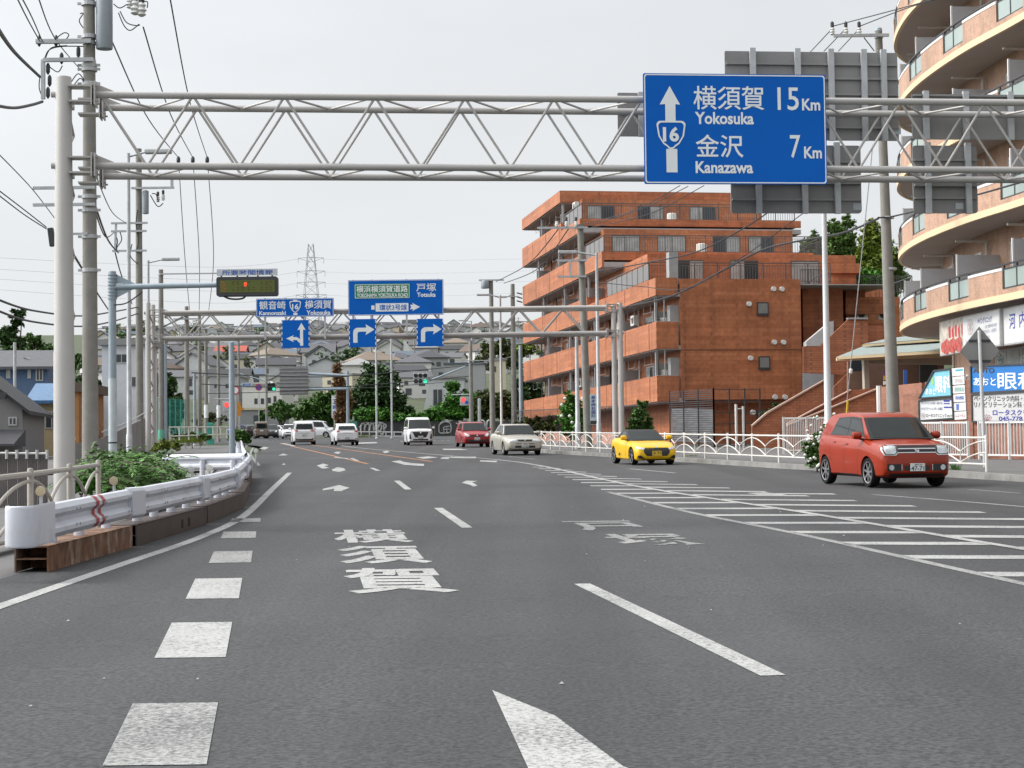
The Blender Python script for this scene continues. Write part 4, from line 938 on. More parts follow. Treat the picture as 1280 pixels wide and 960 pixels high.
a = P(1101, 484, 70); b = P(1156, 484, 66); wall_run(w2, a, b, cz - .1, a.z, .25, WBRK); mb = MB(); mb.tube((a.x - .1, a.y - .2, cz), (a.x - .1, a.y - .2, a.z + .05), .12, n=8); mb.build('white_post', PIPEW, w2, smooth=True)
for i, (pp) in enumerate(([(960, 518), (1033, 472), (1033, 476), (962, 522)], )): pass
sw = thing('ramp_wall', 'sloping brick ramp walls with pale copings at the foot of the apartment stairs', 'wall', (*P(1010, 545, 80).xy, gz(0, 80)), 0)
ppoly('wall', [(940, 533), (944, 533), (960, 516), (1031, 476), (1031, 560), (940, 560)], 84, .25, BRK, sw); ppoly('coping', [(940, 531.5), (959, 515), (1031, 474.2), (1031, 476), (960, 517), (941, 533)], 83.9, .45, mat('coping_pink', (.50, .33, .26), .7), sw)
ppoly('wall', [(985, 530), (1064, 488), (1101, 484), (1101, 570), (985, 570)], 76, .25, BRK, sw); ppoly('coping', [(985, 528.6), (1064, 486.5), (1064, 488.2), (985, 530.4)], 75.9, .4, MATS['coping_pink'], sw)
ppoly('wall', [(985, 532), (1101, 485), (1101, 570), (985, 570)], 74, .25, BRK, sw); ppoly('coping', [(985, 530.6), (1101, 483.4), (1101, 485.2), (985, 532.5)], 73.9, .4, MATS['coping_pink'], sw)
# clinic boards on that wall
def wface(px, py, d=.16):
    o = on(px); n = Vector((-(fb - fa).y, (fb - fa).x, 0)).normalized(); n = -n if n.y > 0 else n
    e = (fb - fa).normalized()
    f = Face(px, py, o.y, atan2(e.y, e.x)); f.o = P(px, py, o.y) + n * d; f.n = n
    # columns of the photograph are squeezed along the receding wall
    def call(x, y, dd=0.0):
        q = on(x); k = q.y / F; return Vector((q.x, q.y, P(x, y, q.y).z)) + n * (d + dd)
    return call, n
def wboard(label, poly, m, items, cat='clinic sign', d=.16, extra=None):
    f, n = wface(poly[0][0], poly[0][1], d); c = f(sum(p[0] for p in poly) / len(poly), sum(p[1] for p in poly) / len(poly)); t = thing('clinic_sign', label, cat, c, 0)
    mb = MB(); k = len(poly); mb.add([f(x, y, 0) for x, y in poly] + [f(x, y, -.06) for x, y in poly], [tuple(range(k)), tuple(range(k, 2 * k))[::-1]] + [(i, (i + 1) % k, k + (i + 1) % k, k + i) for i in range(k)]); mb.build('panel', m, t)
    for (its, mm, bold) in items:
        mb = MB()
        for b_, r in its: put_text(mb, b_, r, lambda x, y: f(x, y, .008), bold)
        mb.build('lettering', mm, t, fix=False)
    mb = MB(); q = [f(x, y, .012) for x, y in poly]
    for i in range(k): mb.bar(q[i], q[(i + 1) % k], .05, .05, up=n)
    mb.build('frame', DARK, t)
    if extra: extra(t, lambda x, y, dd=.008: f(x, y, dd))
    return t
CBLUE = mat('clinic_blue', (.008, .155, .47), .4, var=.05); CSKY = mat('clinic_sky', (.19, .50, .62), .4, var=.05); CGREY = mat('clinic_grey', (.50, .50, .50), .45, var=.04)
def sky_extra(t, f):
    mb = MB(); flat_poly(mb, arc(1170.5, 476.5, 1.9, 0, 360, 12, 5)[:-1], f); mb.build('leaf_mark', mat('lime_mark', (.28, .55, .2), .5), t, fix=False)
wboard('light blue trapezoid clinic board with big white characters', [(1153.5, 498), (1173, 463.5), (1193.5, 461.2), (1194.5, 495)], CSKY, [([('あおと', (1161.5, 485.5, 1174, 493.5)), ('眼科', (1174, 469.5, 1193, 491.5))], SIGNWHITE, .03)], extra=sky_extra)
def hours(t, f):
    mb = MB()
    for (x0, y0, x1, y1) in ((1184, 500, 1191.5, 502.3), (1184, 503.8, 1191.5, 505.2), (1184, 508.3, 1194.5, 510), (1191.5, 499, 1194.5, 500.3)): flat_poly(mb, [(x0, y1), (x1, y1), (x1, y0), (x0, y0)], f)
    mb.build('hours_table', TXTN, t, fix=False)
    mb = MB()
    for k in range(5): ring(mb, arc(1158.3 + 1.3 * cos(k * 1.25), 519.6 + 2 * sin(k * 1.25), 1.6, 0, 360, 8)[:-1], arc(1158.3 + 1.3 * cos(k * 1.25), 519.6 + 2 * sin(k * 1.25), 1.3, 0, 360, 8)[:-1], f)
    mb.build('emblem', MATS['rose_lettering'], t, fix=False)
wboard('white clinic board under the light blue trapezoid with fine dark print', [(1153.3, 526), (1153.3, 501), (1195, 497.5), (1196, 523)], BW, [([('ペインクリニック内科・整形外科', (1155.5, 502.2, 1182.5, 505.8)), ('リハビリテーション科・皮膚科', (1155.5, 509, 1182.5, 512.8))], MATS['grey_lettering'], .02), ([('ロータスクリニック', (1162, 517, 1187, 521.8)), ('045-778', (1188, 518.6, 1195, 521.2))], TXTK, .012)], extra=hours)
def big_extra(t, f): pass
wboard('deep blue clinic board with large white characters cut by the right edge', [(1219, 491.5), (1219, 457.8), (1345, 453), (1345, 485)], CBLUE, [([('あおと', (1222, 472, 1250, 482)), ('眼科', (1252, 465, 1303, 487))], SIGNWHITE, .012), ([('AOTO', (1221.5, 459.9, 1248.5, 466.3))], TXTK, .035)])
def lotus(t, f):
    mb = MB()
    for a in (-60, -30, 0, 30, 60):
        c = (1237.5 + 3.3 * sin(radians(a)), 523.5 - 4.2 * cos(radians(a)) + 3); ring(mb, [(c[0] + 1.7 * cos(q) * 1.0 + 3.2 * sin(q) * sin(radians(a)), c[1] - 4.5 * sin(q) * cos(radians(a) * .6)) for q in [2 * pi * i / 14 for i in range(14)]], [(c[0] + 1.3 * cos(q) + 2.7 * sin(q) * sin(radians(a)), c[1] - 4.0 * sin(q) * cos(radians(a) * .6)) for q in [2 * pi * i / 14 for i in range(14)]], f)
    mb.build('emblem', MATS['rose_lettering'] if False else mat('lotus_red', (.33, .05, .09), .5), t, fix=False)
wboard('pale grey clinic board with red lotus and telephone number below the deep blue one', [(1219.5, 531), (1219.5, 504.2), (1345, 498.5), (1345, 528)], CGREY, [([('ペインクリニック内科・整形外科', (1222, 493.5 + 12.3, 1307, 515)), ('リハビリテーション科・皮膚科', (1222, 514, 1306, 521))], TXTK, .012), ([('ロータスクリニック', (1246, 514.5 + 5.5, 1312, 526.3)), ('045-778', (1252.5, 524 + 2.8, 1284, 530.3))], TXTN, .018)], extra=lotus) if False else wboard('pale grey clinic board with red lotus and telephone number below the deep blue one', [(1219.5, 527), (1219.5, 493.6), (1345, 486), (1345, 527)], CGREY, [([('ペインクリニック内科・整形外科', (1222, 494.6, 1307, 502)), ('リハビリテーション科・皮膚科', (1222, 502.2, 1306, 509.6))], TXTK, .012), ([('ロータスクリニック', (1245, 512, 1312, 519.5)), ('045-778', (1252.5, 520.6, 1282, 526))], TXTN, .02)], extra=lotus)
# tenant directory: six small plates between the boards
tdf, tn = wface(1200, 490, .16)
td = thing('tenant_directory', 'narrow directory column of six white tenant plates beside the light blue board', 'sign', tdf(1203, 495), 0)
for i in range(6):
    y0 = 460.2 + i * 10.9; y1 = y0 + 10.1; q = [(1195 + i * .3, y1), (1195 + i * .3, y0 + .4), (1210 + i * .35, y0 - .9), (1210 + i * .35, y1 - .9)]
    mb = MB(); mb.add([tdf(x, y, 0) for x, y in q] + [tdf(x, y, -.05) for x, y in q], [(0, 1, 2, 3), (7, 6, 5, 4)] + [(k, (k + 1) % 4, 4 + (k + 1) % 4, 4 + k) for k in range(4)]); pl = mb.build('plate', BW, td)
    mb = MB(); F_ = lambda x, y: tdf(x, y, .006)
    if i == 0: flat_poly(mb, [(1199.5, 464.2), (1208.5, 463.3), (1208.5, 461.2), (1199.5, 462)], F_); m_ = mat('cyan_print', (.03, .38, .52), .5)
    elif i == 1: put_text(mb, '整体院', (1198.5, y0 + 2, 1208, y0 + 7.5), F_); m_ = mat('faint_print', (.5, .42, .42), .5)
    elif i == 2: put_text(mb, '調剤薬局', (1198, y0 + 2, 1209.5, y0 + 7.5), F_); m_ = mat('teal_print', (.15, .38, .32), .5)
    elif i == 3: put_text(mb, '河内歯科', (1198.5, y0 + 2, 1209.5, y0 + 7), F_, .02); m_ = mat('blue_print', (.10, .15, .45), .5)
    elif i == 4: flat_poly(mb, [(1199.5, y0 + 9), (1203, y0 + 8.6), (1203, y0 + 1), (1199.5, y0 + 1.4)], F_); m_ = MATS['blue_print']
    else: put_text(mb, 'レストラン', (1198.5, y0 + 3, 1210.5, y0 + 7), F_, .02); m_ = mat('rose_print', (.5, .2, .2), .5)
    mb.build('lettering', m_, pl, fix=False)
# entrance canopy between the two buildings
en = thing('entrance_canopy', 'low entrance pavilion with a grey hipped roof and cream eaves', 'pavilion', (*P(1120, 520, 82).xy, gz(0, 82)), 0)
YC = 80
def q3(px, py, Y): return P(px, py, Y)
mb = MB(); a, b, c, d = q3(1046, 446, 78), q3(1200, 436, 76), q3(1200, 428, 86), q3(1080, 434.5, 86); r1, r2 = q3(1078, 433, 84), q3(1200, 424, 84)
mb.add([a, b, r2, r1], [(0, 1, 2, 3)]); mb.build('roof', mat('roof_greygreen', (.22, .26, .25), .7, var=.1), en, fix=False)
mb = MB(); mb.add([q3(1079, 430, 83), q3(1200, 421, 82), q3(1200, 412, 86), q3(1110, 423, 86)], [(0, 1, 2, 3)]); mb.build('roof', MATS['roof_greygreen'], en, fix=False)
for (p, q, hgt) in (((1046, 446), (1200, 437), 3.5), ((1078, 430.5), (1200, 421.5), 1.6)):
    mb = MB(); u, v = q3(*p, 78 if hgt > 2 else 82.9), q3(*q, 76 if hgt > 2 else 81.9); mb.bar(u + Vector((0, 0, -.06)), v + Vector((0, 0, -.06)), .15, .12 if hgt > 2 else .1); mb.build('eaves', CREAM, en)
ppoly('fascia_wall', [(1046, 447.5), (1200, 440), (1200, 446), (1046, 451)], 77.9, .2, CREAM, en)
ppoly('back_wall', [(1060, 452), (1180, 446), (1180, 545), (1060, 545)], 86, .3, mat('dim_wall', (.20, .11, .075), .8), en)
ppoly('pillar', [(1080, 448), (1086, 448), (1087, 488), (1081, 488)], 79, .5, mat('pillar_beige', (.40, .34, .28), .7), en); ppoly('lintel', [(1079, 447), (1200, 440), (1200, 456), (1079, 454)], 79.6, .4, MATS['pillar_beige'], en)
ppoly('entrance_door', [(1150, 456), (1172, 455), (1172, 500), (1150, 500)], 85.5, .2, DARK, en); ppoly('window', [(1064, 450), (1079, 450), (1079, 464), (1064, 464)], 85.4, .2, GLASSDARK, en)
bn = thing('banner', 'small purple and yellow banner standing on the brick wall under the canopy', 'banner', P(1108, 484, 69.5), 0); ppoly('banner_cloth', [(1104, 465), (1111, 461), (1112, 475), (1104.5, 476)], 69.5, .03, mat('purple_cloth', (.12, .02, .16), .7), bn); ppoly('stripe', [(1104.6, 470), (1111.6, 468), (1111.8, 474), (1104.6, 475.5)], 69.46, .02, mat('yellow_cloth', (.55, .33, .05), .7), bn); ppoly('board', [(1104.5, 476.5), (1112, 475.5), (1112, 480.5), (1104.5, 481)], 69.48, .04, SIGNWHITE, bn); ppoly('pole', [(1107, 481), (1108.5, 481), (1108.5, 486), (1107, 486)], 69.5, .04, DARK, bn)
bb = thing('banner', 'narrow blue banner standing beside the entrance under the canopy', 'banner', P(1132, 482, 69), 0); ppoly('banner_cloth', [(1129.5, 462), (1134, 462.5), (1134, 481), (1129.5, 481)], 69, .05, mat('blue_cloth', (.04, .12, .42), .7), bb)
# ================================================================ guard rails, fences, poles along the road
GRW = mat('guardrail_white', (.56, .575, .63), .5, var=.05, vs=1.2, dirt=(.34, .30, .26), ds=2.2, da=.35)
RUST = mat('rusty_steel', (.15, .072, .038), .88, var=.5, vs=7, fine=.25, fs=45, dirt=(.36, .30, .24), ds=5.5, da=.9, stretch=(1, 1, .55), bump=.2)
BROWNST = mat('brown_steel', (.045, .03, .026), .6, var=.2, vs=2, dirt=(.10, .06, .045), ds=1.5, da=.5)
REDMARK = mat('red_mark', (.33, .02, .025), .5, var=.15, vs=20)
W_PROF = [(0, .36), (.035, .35), (.075, .30), (.075, .255), (.02, .205), (.02, .155), (.075, .105), (.075, .06), (.035, .01), (0, 0)]       # (towards the road, up)
def wbeam(mb, a, b, zb_, th=.012):
    """corrugated rail between ground points a and b"""
    d = (b - a); d.z = 0; d.normalize(); n = Vector((d.y, -d.x, 0))
    vs = []
    for p, z in ((a, zb_[0]), (b, zb_[1])):
        for (o, h) in W_PROF: vs.append((p.x + n.x * o, p.y + n.y * o, z + h))
        for (o, h) in W_PROF[::-1]: vs.append((p.x + n.x * (o - th), p.y + n.y * (o - th), z + h))
    k = 2 * len(W_PROF); mb.add(vs, [(i, (i + 1) % k, k + (i + 1) % k, k + i) for i in range(k)] + [tuple(range(k)), tuple(range(k, 2 * k))[::-1]])
def sleeve(mb, a, b, zb_):
    """smooth closed sleeve plate that laps the joint of two rails"""
    d = (b - a); d.z = 0; d.normalize(); n = Vector((d.y, -d.x, 0)); prof = [(-.01, .375), (.06, .37), (.09, .33), (.095, .03), (.06, -.01), (-.01, -.015)]
    vs = []
    for p, z in ((a, zb_[0]), (b, zb_[1])):
        for (o, h) in prof: vs.append((p.x + n.x * o, p.y + n.y * o, z + h))
    k = len(prof); mb.add(vs, [(i, (i + 1) % k, k + (i + 1) % k, k + i) for i in range(k)] + [tuple(range(k)), tuple(range(k, 2 * k))[::-1]])
RB = .36
gp = [Vector((-4.74, 17.5, 0)), Vector((-4.79, 22.6, 0)), Vector((-4.78, 27.6, 0)), Vector((-5.0, 32.4, 0)), Vector((-5.75, 38.5, 0)), Vector((-6.6, 45, 0)), Vector((-7.6, 51.5, 0))]
for p in gp: p.z = gz(0, p.y)
gr = thing('guard_rail', 'long white corrugated guard rail curving along the near left road edge', 'guard rail', gp[0])
# rounded end piece
mb = MB(); a, b = gp[0], gp[1]; d = (b - a).normalized(); n = Vector((d.y, -d.x, 0)).normalized()
cols = []
for (t_, o) in [(.85, .085), (.3, .09), (.0, .10), (-.10, .085), (-.17, .03), (-.185, -.06), (-.15, -.14), (-.05, -.18), (.12, -.19)]:
    q = a + d * t_ + n * o; cols.append(q)
vs = []; hs = ((-.022, .96), (-.012, .99), (.01, 1), (.35, 1), (.375, .99), (.385, .96)); mid = a + d * .2 - n * .04; m6 = len(hs)
cc_ = catmull(cols, 3)
for q in cc_: vs += [(mid.x + (q.x - mid.x) * g, mid.y + (q.y - mid.y) * g, q.z + RB + h) for h, g in hs]
mb.add(vs, [(i * m6 + k, i * m6 + m6 + k, i * m6 + m6 + 1 + k, i * m6 + 1 + k) for i in range(len(cc_) - 1) for k in range(m6 - 1)])
mb.build('end_terminal', GRW, gr, smooth=True)
for i in range(len(gp) - 1):
    a, b = gp[i], gp[i + 1]; d = (b - a).normalized(); n = Vector((d.y, -d.x, 0)).normalized()
    s_ = a + d * (.4 if i == 0 else 0)
    mb = MB(); wbeam(mb, s_, b, (s_.z + RB, b.z + RB)); bm_ = mb.build('rail', GRW, gr)
    L_ = (b - a).length
    if i < len(gp) - 1 and i > 0:
        mb = MB(); sleeve(mb, a - d * .32, a + d * .45, (a.z + RB, a.z + RB)); mb.build('sleeve', GRW, gr, bevel=.01)
    for tt in ((.33, .58, .86) if i == 0 else (.16, .38, .62, .86) if i < 4 else (.3, .8)):
        q = a + d * (L_ * tt) - n * (.16 if i == 0 else .10)
        mb = MB(); mb.tube((q.x, q.y, q.z + .25), (q.x, q.y, q.z + RB + .3), .062, n=14); mb.build('post', GRW, gr, smooth=True)
    mb = MB()
    for tt in (.1, .13, .36, .39, .62, .65, .9, .93):
        for h in (.10, .27):
            q = a + d * (L_ * tt) + n * .072; mb.tube((q.x, q.y, q.z + RB + h), (q.x + n.x * .012, q.y + n.y * .012, q.z + RB + h), .016, n=6)
    mb.build('bolt', GREYSTEEL, gr)
# two red bands painted over the first rail
a, b = gp[0], gp[1]; d = (b - a).normalized(); n = Vector((d.y, -d.x, 0)).normalized()
for tt in (2.78, 3.1):
    mb = MB()
    for k in range(len(W_PROF) - 1):
        (o0, h0), (o1, h1) = W_PROF[k], W_PROF[k + 1]
        q0, q1 = a + d * tt, a + d * (tt + .15)
        mb.quad(q0 + n * (o0 + .004) + Vector((0, 0, RB + h0)), q1 + n * (o0 + .004) + Vector((0, 0, RB + h0)), q1 + n * (o1 + .004) + Vector((0, 0, RB + h1)), q0 + n * (o1 + .004) + Vector((0, 0, RB + h1)))
    mb.build('red_band', REDMARK, gr, fix=False)
# steel base beams the posts are bolted to
bl = [('rusty steel base beam at the near end of the guard rail', RUST, Vector((-5.0, 18.7, 0)), Vector((-4.9, 22.35, 0))), ('second steel base beam of the guard rail dark brown with two slots', BROWNST, Vector((-4.88, 22.5, 0)), Vector((-4.82, 27.3, 0))),
      ('third steel base beam of the guard rail dark brown and plain', BROWNST, Vector((-4.84, 27.5, 0)), Vector((-5.05, 32.6, 0))), ('fourth steel base beam where the guard rail bends away', BROWNST, Vector((-5.1, 32.9, 0)), Vector((-5.85, 38.8, 0))), ('fifth steel base beam farthest along the guard rail', BROWNST, Vector((-5.95, 39.1, 0)), Vector((-7.5, 50.5, 0)))]
for lab, m, a, b in bl:
    a.z = gz(0, a.y); b.z = gz(0, b.y); t = thing('base_beam', lab, 'steel beam', a, 0, 'steel base beams under the guard rail'); d = (b - a).normalized(); n = Vector((d.y, -d.x, 0)).normalized(); u = Vector((0, 0, 1))
    mb = MB(); h = .27
    mb.bar(a + n * .17 + u * h / 2, b + n * .17 + u * h / 2, .016, h - .004); mb.bar(a - n * .17 + u * h / 2, b - n * .17 + u * h / 2, .016, h - .004); mb.bar(a + u * (h - .008), b + u * (h - .008), .356, .016); mb.bar(a + u * (h * .5), b + u * (h * .5), .32, .012)
    for k in range(4): q = a + d * ((b - a).length * (k + .5) / 4); mb.bar(q - n * .15 + u * h * .5, q + n * .15 + u * h * .5, .012, h - .02)
    mb.build('girder', m, t)
    if 'slots' in lab:
        mb = MB()
        for tt in (2.9, 3.4): q = a + d * tt + n * .181 + u * .12; mb.bar(q - u * .06, q + u * .06, .01, .09, up=d)
        mb.build('slot', mat('slot_black', (.01, .01, .01), .9), t)
# inner guard rail behind, running left from the bend
ga, gb = P(205, 577, 41.0), P(304, 577, 40.0); ga.z = gz(0, 41); gb.z = gz(0, 40)
gr2 = thing('guard_rail', 'shorter white guard rail behind the leafy bush, seen broadside', 'guard rail', ga)
mb = MB(); wbeam(mb, ga, gb, (P(205, 588, 41).z, P(304, 587, 40).z)); mb.build('rail', GRW, gr2)
for tt in (.08, .5, .88):
    q = ga.lerp(gb, tt); mb = MB(); mb.tube((q.x, q.y - .1, q.z - .1), (q.x, q.y - .1, P(304, 575, 40).z), .06, n=12); mb.build('post', GRW, gr2, smooth=True)
mb = MB(); mb.bar((ga.x, ga.y + .1, ga.z + .15), (gb.x, gb.y + .1, gb.z + .15), .3, .36); mb.build('base_plate', BROWNST, gr2)
hp = [Vector((-7.25, 48.5, 0)), Vector((-8.3, 55, 0)), Vector((-9.35, 62, 0)), Vector((-10.35, 68.5, 0))]
for p in hp: p.z = gz(0, p.y)
gr3 = thing('guard_rail', 'farthest white guard rail ending at the pale blue pole', 'guard rail', hp[0])
for i in range(3):
    mb = MB(); wbeam(mb, hp[i], hp[i + 1], (hp[i].z + .5, hp[i + 1].z + .55)); mb.build('rail', GRW, gr3)
    for tt in (.2, .7): q = hp[i].lerp(hp[i + 1], tt); mb = MB(); mb.tube((q.x - .1, q.y, q.z - .1), (q.x - .1, q.y, q.z + .85), .06, n=10); mb.build('post', GRW, gr3, smooth=True)
# reflector discs
CREAMD = mat('reflector_cream', (.40, .34, .22), .4, var=.1); 
for lab, px, py, Y, r, m in (('beige round reflector disc nearest the guard rail end', 50.5, 614, 19.6, .052, CREAMD), ('beige round reflector disc in front of the bush', 142, 601, 24.6, .057, CREAMD), ('grey round reflector disc left of the joint sleeve', 239, 587, 31.0, .055, mat('reflector_grey', (.42, .42, .40), .4)), ('pale round reflector disc right of the joint sleeve', 261.5, 585, 31.5, .058, mat('reflector_pale', (.55, .55, .52), .4)), ('small pale reflector disc at the bend of the guard rail', 320, 563.5, 44, .055, mat('reflector_pale', (.55, .55, .52), .4))):
    c = P(px, py, Y); t = thing('reflector', lab, 'reflector', (c.x, c.y, c.z - .25), 0, 'round reflectors along the guard rail')
    MB().lathe([(.001, -.025), (r, -.02), (r * 1.05, 0), (r, .02), (.001, .025)], c, 18, 'y').build('disc', m, t, smooth=True); MB().tube((c.x, c.y + .03, c.z - .38), (c.x, c.y + .03, c.z - r * .6), .02, n=8).build('stem', GREYSTEEL, t, smooth=True)
# ---- arched pipe fence on the right pavement
def arch_fence(t, pts, m, h0=.18, h1=.82, dbl=True, r=.024, arch=True):
    for i in range(len(pts) - 1):
        a, b = pts[i], pts[i + 1]; d = b - a
        L_ = lambda s, h: a + d * s + Vector((0, 0, h))
        mb = MB(); mb.tube(L_(0, h1), L_(1, h1), r * 1.15, n=8, caps=False); mb.build('top_rail', m, t, smooth=True)
        mb = MB(); mb.tube(L_(0, h0), L_(1, h0), r, n=8, caps=False); mb.build('bottom_rail', m, t, smooth=True)
        # two seagull arcs meeting in a V at mid-span
        for k, (top, low) in enumerate(((h1 - .08, h1 - .34), (h0 + .28, h0 + .02))):
            pa = [L_(s, low + (top - low) * (1 - (s / .5) ** 2)) for s in [j / 8 * .5 for j in range(9)]]; pb = [L_(1 - s, low + (top - low) * (1 - (s / .5) ** 2)) for s in [j / 8 * .5 for j in range(9)]]
            for q in (pa, pb): mb = MB(); mb.path(q, r * .8, 7); mb.build('arc', m, t, smooth=True)
        mb = MB(); mb.tube(L_(.5, h0), L_(.5, h1 - .34), r * .7, n=7); mb.build('strut', m, t, smooth=True)
    for p in pts:
        mb = MB(); mb.lathe([(.037, -.05), (.037, h1 + .05), (.03, h1 + .065), (.001, h1 + .07)], p, 12); mb.build('post', m, t, smooth=True)
FENCEW = mat('fence_cream', (.58, .565, .53), .5, var=.06, vs=2, dirt=(.28, .22, .16), ds=3, da=.4)
def fence_pt(y): 
    n = kern(y); q = Vector((kerbx(y), y)) + n * .42; return Vector((q.x, q.y, gz(0, y) + .15))
f1 = thing('pipe_fence', 'long cream pipe fence with seagull arches along the right kerb', 'fence', fence_pt(42.3))
py_ = [43.4, 45.75, 48.1, 50.3, 52.6, 54.9, 57.3, 59.7, 62.1, 64.5, 66.9, 69.3, 71.7, 74, 76.3, 78.6, 80.9, 83.2, 85.5, 87.8, 90.1, 92.4, 94.7, 97, 99.3, 101.6, 103.9, 106.2, 108.5]
arch_fence(f1, [fence_pt(y) for y in py_], FENCEW)
# ---- beige arched fence on the left
f2 = thing('pipe_fence', 'beige arched pipe fence around the foot of the near gantry post', 'fence', P(0, 650, 21))
lp = [P(-60, 660, 17.5), P(38, 640, 20.5), P(87, 622, 22.7), P(123, 610, 25.0)]
for p in lp: p.z = gz(0, p.y) + .02
arch_fence(f2, lp, mat('fence_beige', (.31, .29, .255), .5, var=.08, dirt=(.25, .2, .15), ds=3, da=.4), .25, .95, r=.028)
# ---- white picket fences before the brick walls
PICK = mat('picket_white', (.62, .62, .61), .45, var=.05, dirt=(.35, .33, .3), ds=2, da=.3)
def picket(label, a, b, h, n, np_=3, gap=None):
    t = thing('picket_fence', label, 'fence', a); d = b - a; u = Vector((0, 0, 1))
    mb = MB(); mb.bar(a + u * (h - .03), b + u * (h - .03), .05, .06); mb.build('top_rail', PICK, t); mb = MB(); mb.bar(a + u * .12, b + u * .12, .05, .05); mb.build('bottom_rail', PICK, t)
    for k in range(n): q = a + d * ((k + .5) / n); mb = MB(); mb.bar(q + u * .14, q + u * (h - .06), .028, .028, up=(1, 0, 0)); mb.build('picket', PICK, t)
    for k in range(np_ + 1): q = a + d * (k / np_); mb = MB(); mb.bar(q - u * .05, q + u * (h + .02), .075, .075, up=(1, 0, 0)); mb.build('post', PICK, t)
def zb(p, dz=0): p = p.copy(); p.z = gz(0, p.y) + .15 + dz; return p
def wallfront(px, off=.9): q = on(px); return Vector((q.x - off * .9, q.y - off * .3, gz(0, q.y) + .15))
picket('white picket fence standing in front of the clinic boards', wallfront(1142), wallfront(1238), P(1190, 527, wallfront(1190).y).z - wallfront(1190).z, 34, 3)
picket('short white picket fence at the right edge behind the road sign post', wallfront(1252), wallfront(1330), P(1190, 527, wallfront(1190).y).z - wallfront(1190).z, 20, 2)
picket('tall white picket fence behind the flowering shrub left of the red car', zb(P(980, 570, 69)), zb(P(1038, 570, 68.5)), 1.38, 26, 2)
gq = zb(P(921, 570, 80)); gt = thing('white_gate', 'small white post gate left of the ramp walls', 'gate', gq)
for dx, h in ((0, 2.0), (.32, 1.9)): mb = MB(); mb.tube((gq.x + dx, gq.y, gq.z), (gq.x + dx, gq.y, gq.z + h), .06, n=10); mb.build('post', PICK, gt, smooth=True)
mb = MB(); mb.bar((gq.x, gq.y, gq.z + 1.8), (gq.x + .32, gq.y, gq.z + 1.8), .05, .05); mb.bar((gq.x, gq.y, gq.z + .3), (gq.x + .32, gq.y, gq.z + .3), .05, .05); mb.build('bar', PICK, gt)
# ---- dark mesh cage beside the block
cg = thing('mesh_cage', 'dark steel bar cage against the brick end wall of the apartment block', 'fence', zb(P(895, 560, 88)))
MESHM = mat('cage_dark', (.05, .05, .055), .5, .2)
ca, cb_, cc = zb(P(838, 560, 94)), zb(P(893, 560, 87)), zb(P(951, 560, 89.5)); ht = P(893, 487, 87).z - cb_.z
for (u_, v_, nh, bars) in ((ca, cb_, 26, True), (cb_, cc, 5, False)):
    d = v_ - u_; U = Vector((0, 0, 1))
    for k in range(nh + 1): mb = MB(); z = ht * k / nh; mb.bar(u_ + U * max(z, .05), v_ + U * max(z, .05), .02 if bars else .035, .035 if bars else .04); mb.build('bar', MESHM, cg)
    for k in range(4): q = u_ + d * (k / 3); mb = MB(); mb.bar(q, q + U * (ht + .08), .07, .07, up=(1, 0, 0)); mb.build('post', MESHM, cg)
mb = MB(); q0, q1 = ca.lerp(cb_, .02) + Vector((.1, .25, 1.1)), ca.lerp(cb_, .95) + Vector((.1, .25, 1.0)); mb.bar(q0, q1, .03, 1.7); mb.build('corrugated_sheet', mat('sheet_grey', (.25, .25, .26), .5, var=.3, vs=1.2, stretch=(1, 1, 8)), cg)
# ---- the dark fence with shrubs under the balconies
bf = thing('bar_fence', 'dark vertical bar fence under the lowest balconies of the apartment block', 'fence', zb(Vector((1.5, 118, 0))))
for i in range(9):
    pa = A0.to_3d().lerp(B0.to_3d(), i / 9) + Vector((.1, 0, 0)); pb = A0.to_3d().lerp(B0.to_3d(), (i + 1) / 9) + Vector((.1, 0, 0)); a, b = zb(Vector((pa.x, pa.y, 0)), .55), zb(Vector((pb.x, pb.y, 0)), .55)
    a += Vector((-.9, 0, 0)); b += Vector((-.9, 0, 0)); U = Vector((0, 0, 1)); mb = MB(); mb.bar(a + U * 1.6, b + U * 1.6, .05, .06); mb.bar(a + U * .1, b + U * .1, .05, .05)
    for k in range(12): q = a.lerp(b, k / 12); mb.bar(q + U * .1, q + U * 1.6, .025, .025, up=(1, 0, 0))
    mb.build('panel', MESHM, bf)
lw = thing('low_wall', 'low pink brick footing under the dark bar fence', 'wall', zb(Vector((1.5, 118, 0))))
a, b = zb(Vector((A0.x - .9, A0.y, 0))), zb(Vector((B0.x - .9, B0.y, 0))); mb = MB(); mb.bar(a + Vector((0, 0, .3)), b + Vector((0, 0, .3)), .25, .66); mb.build('wall', brickmat('pink_brick', (.42, .22, .16), (.36, .18, .13), (.3, .2, .16), .3, .1, .01), lw)
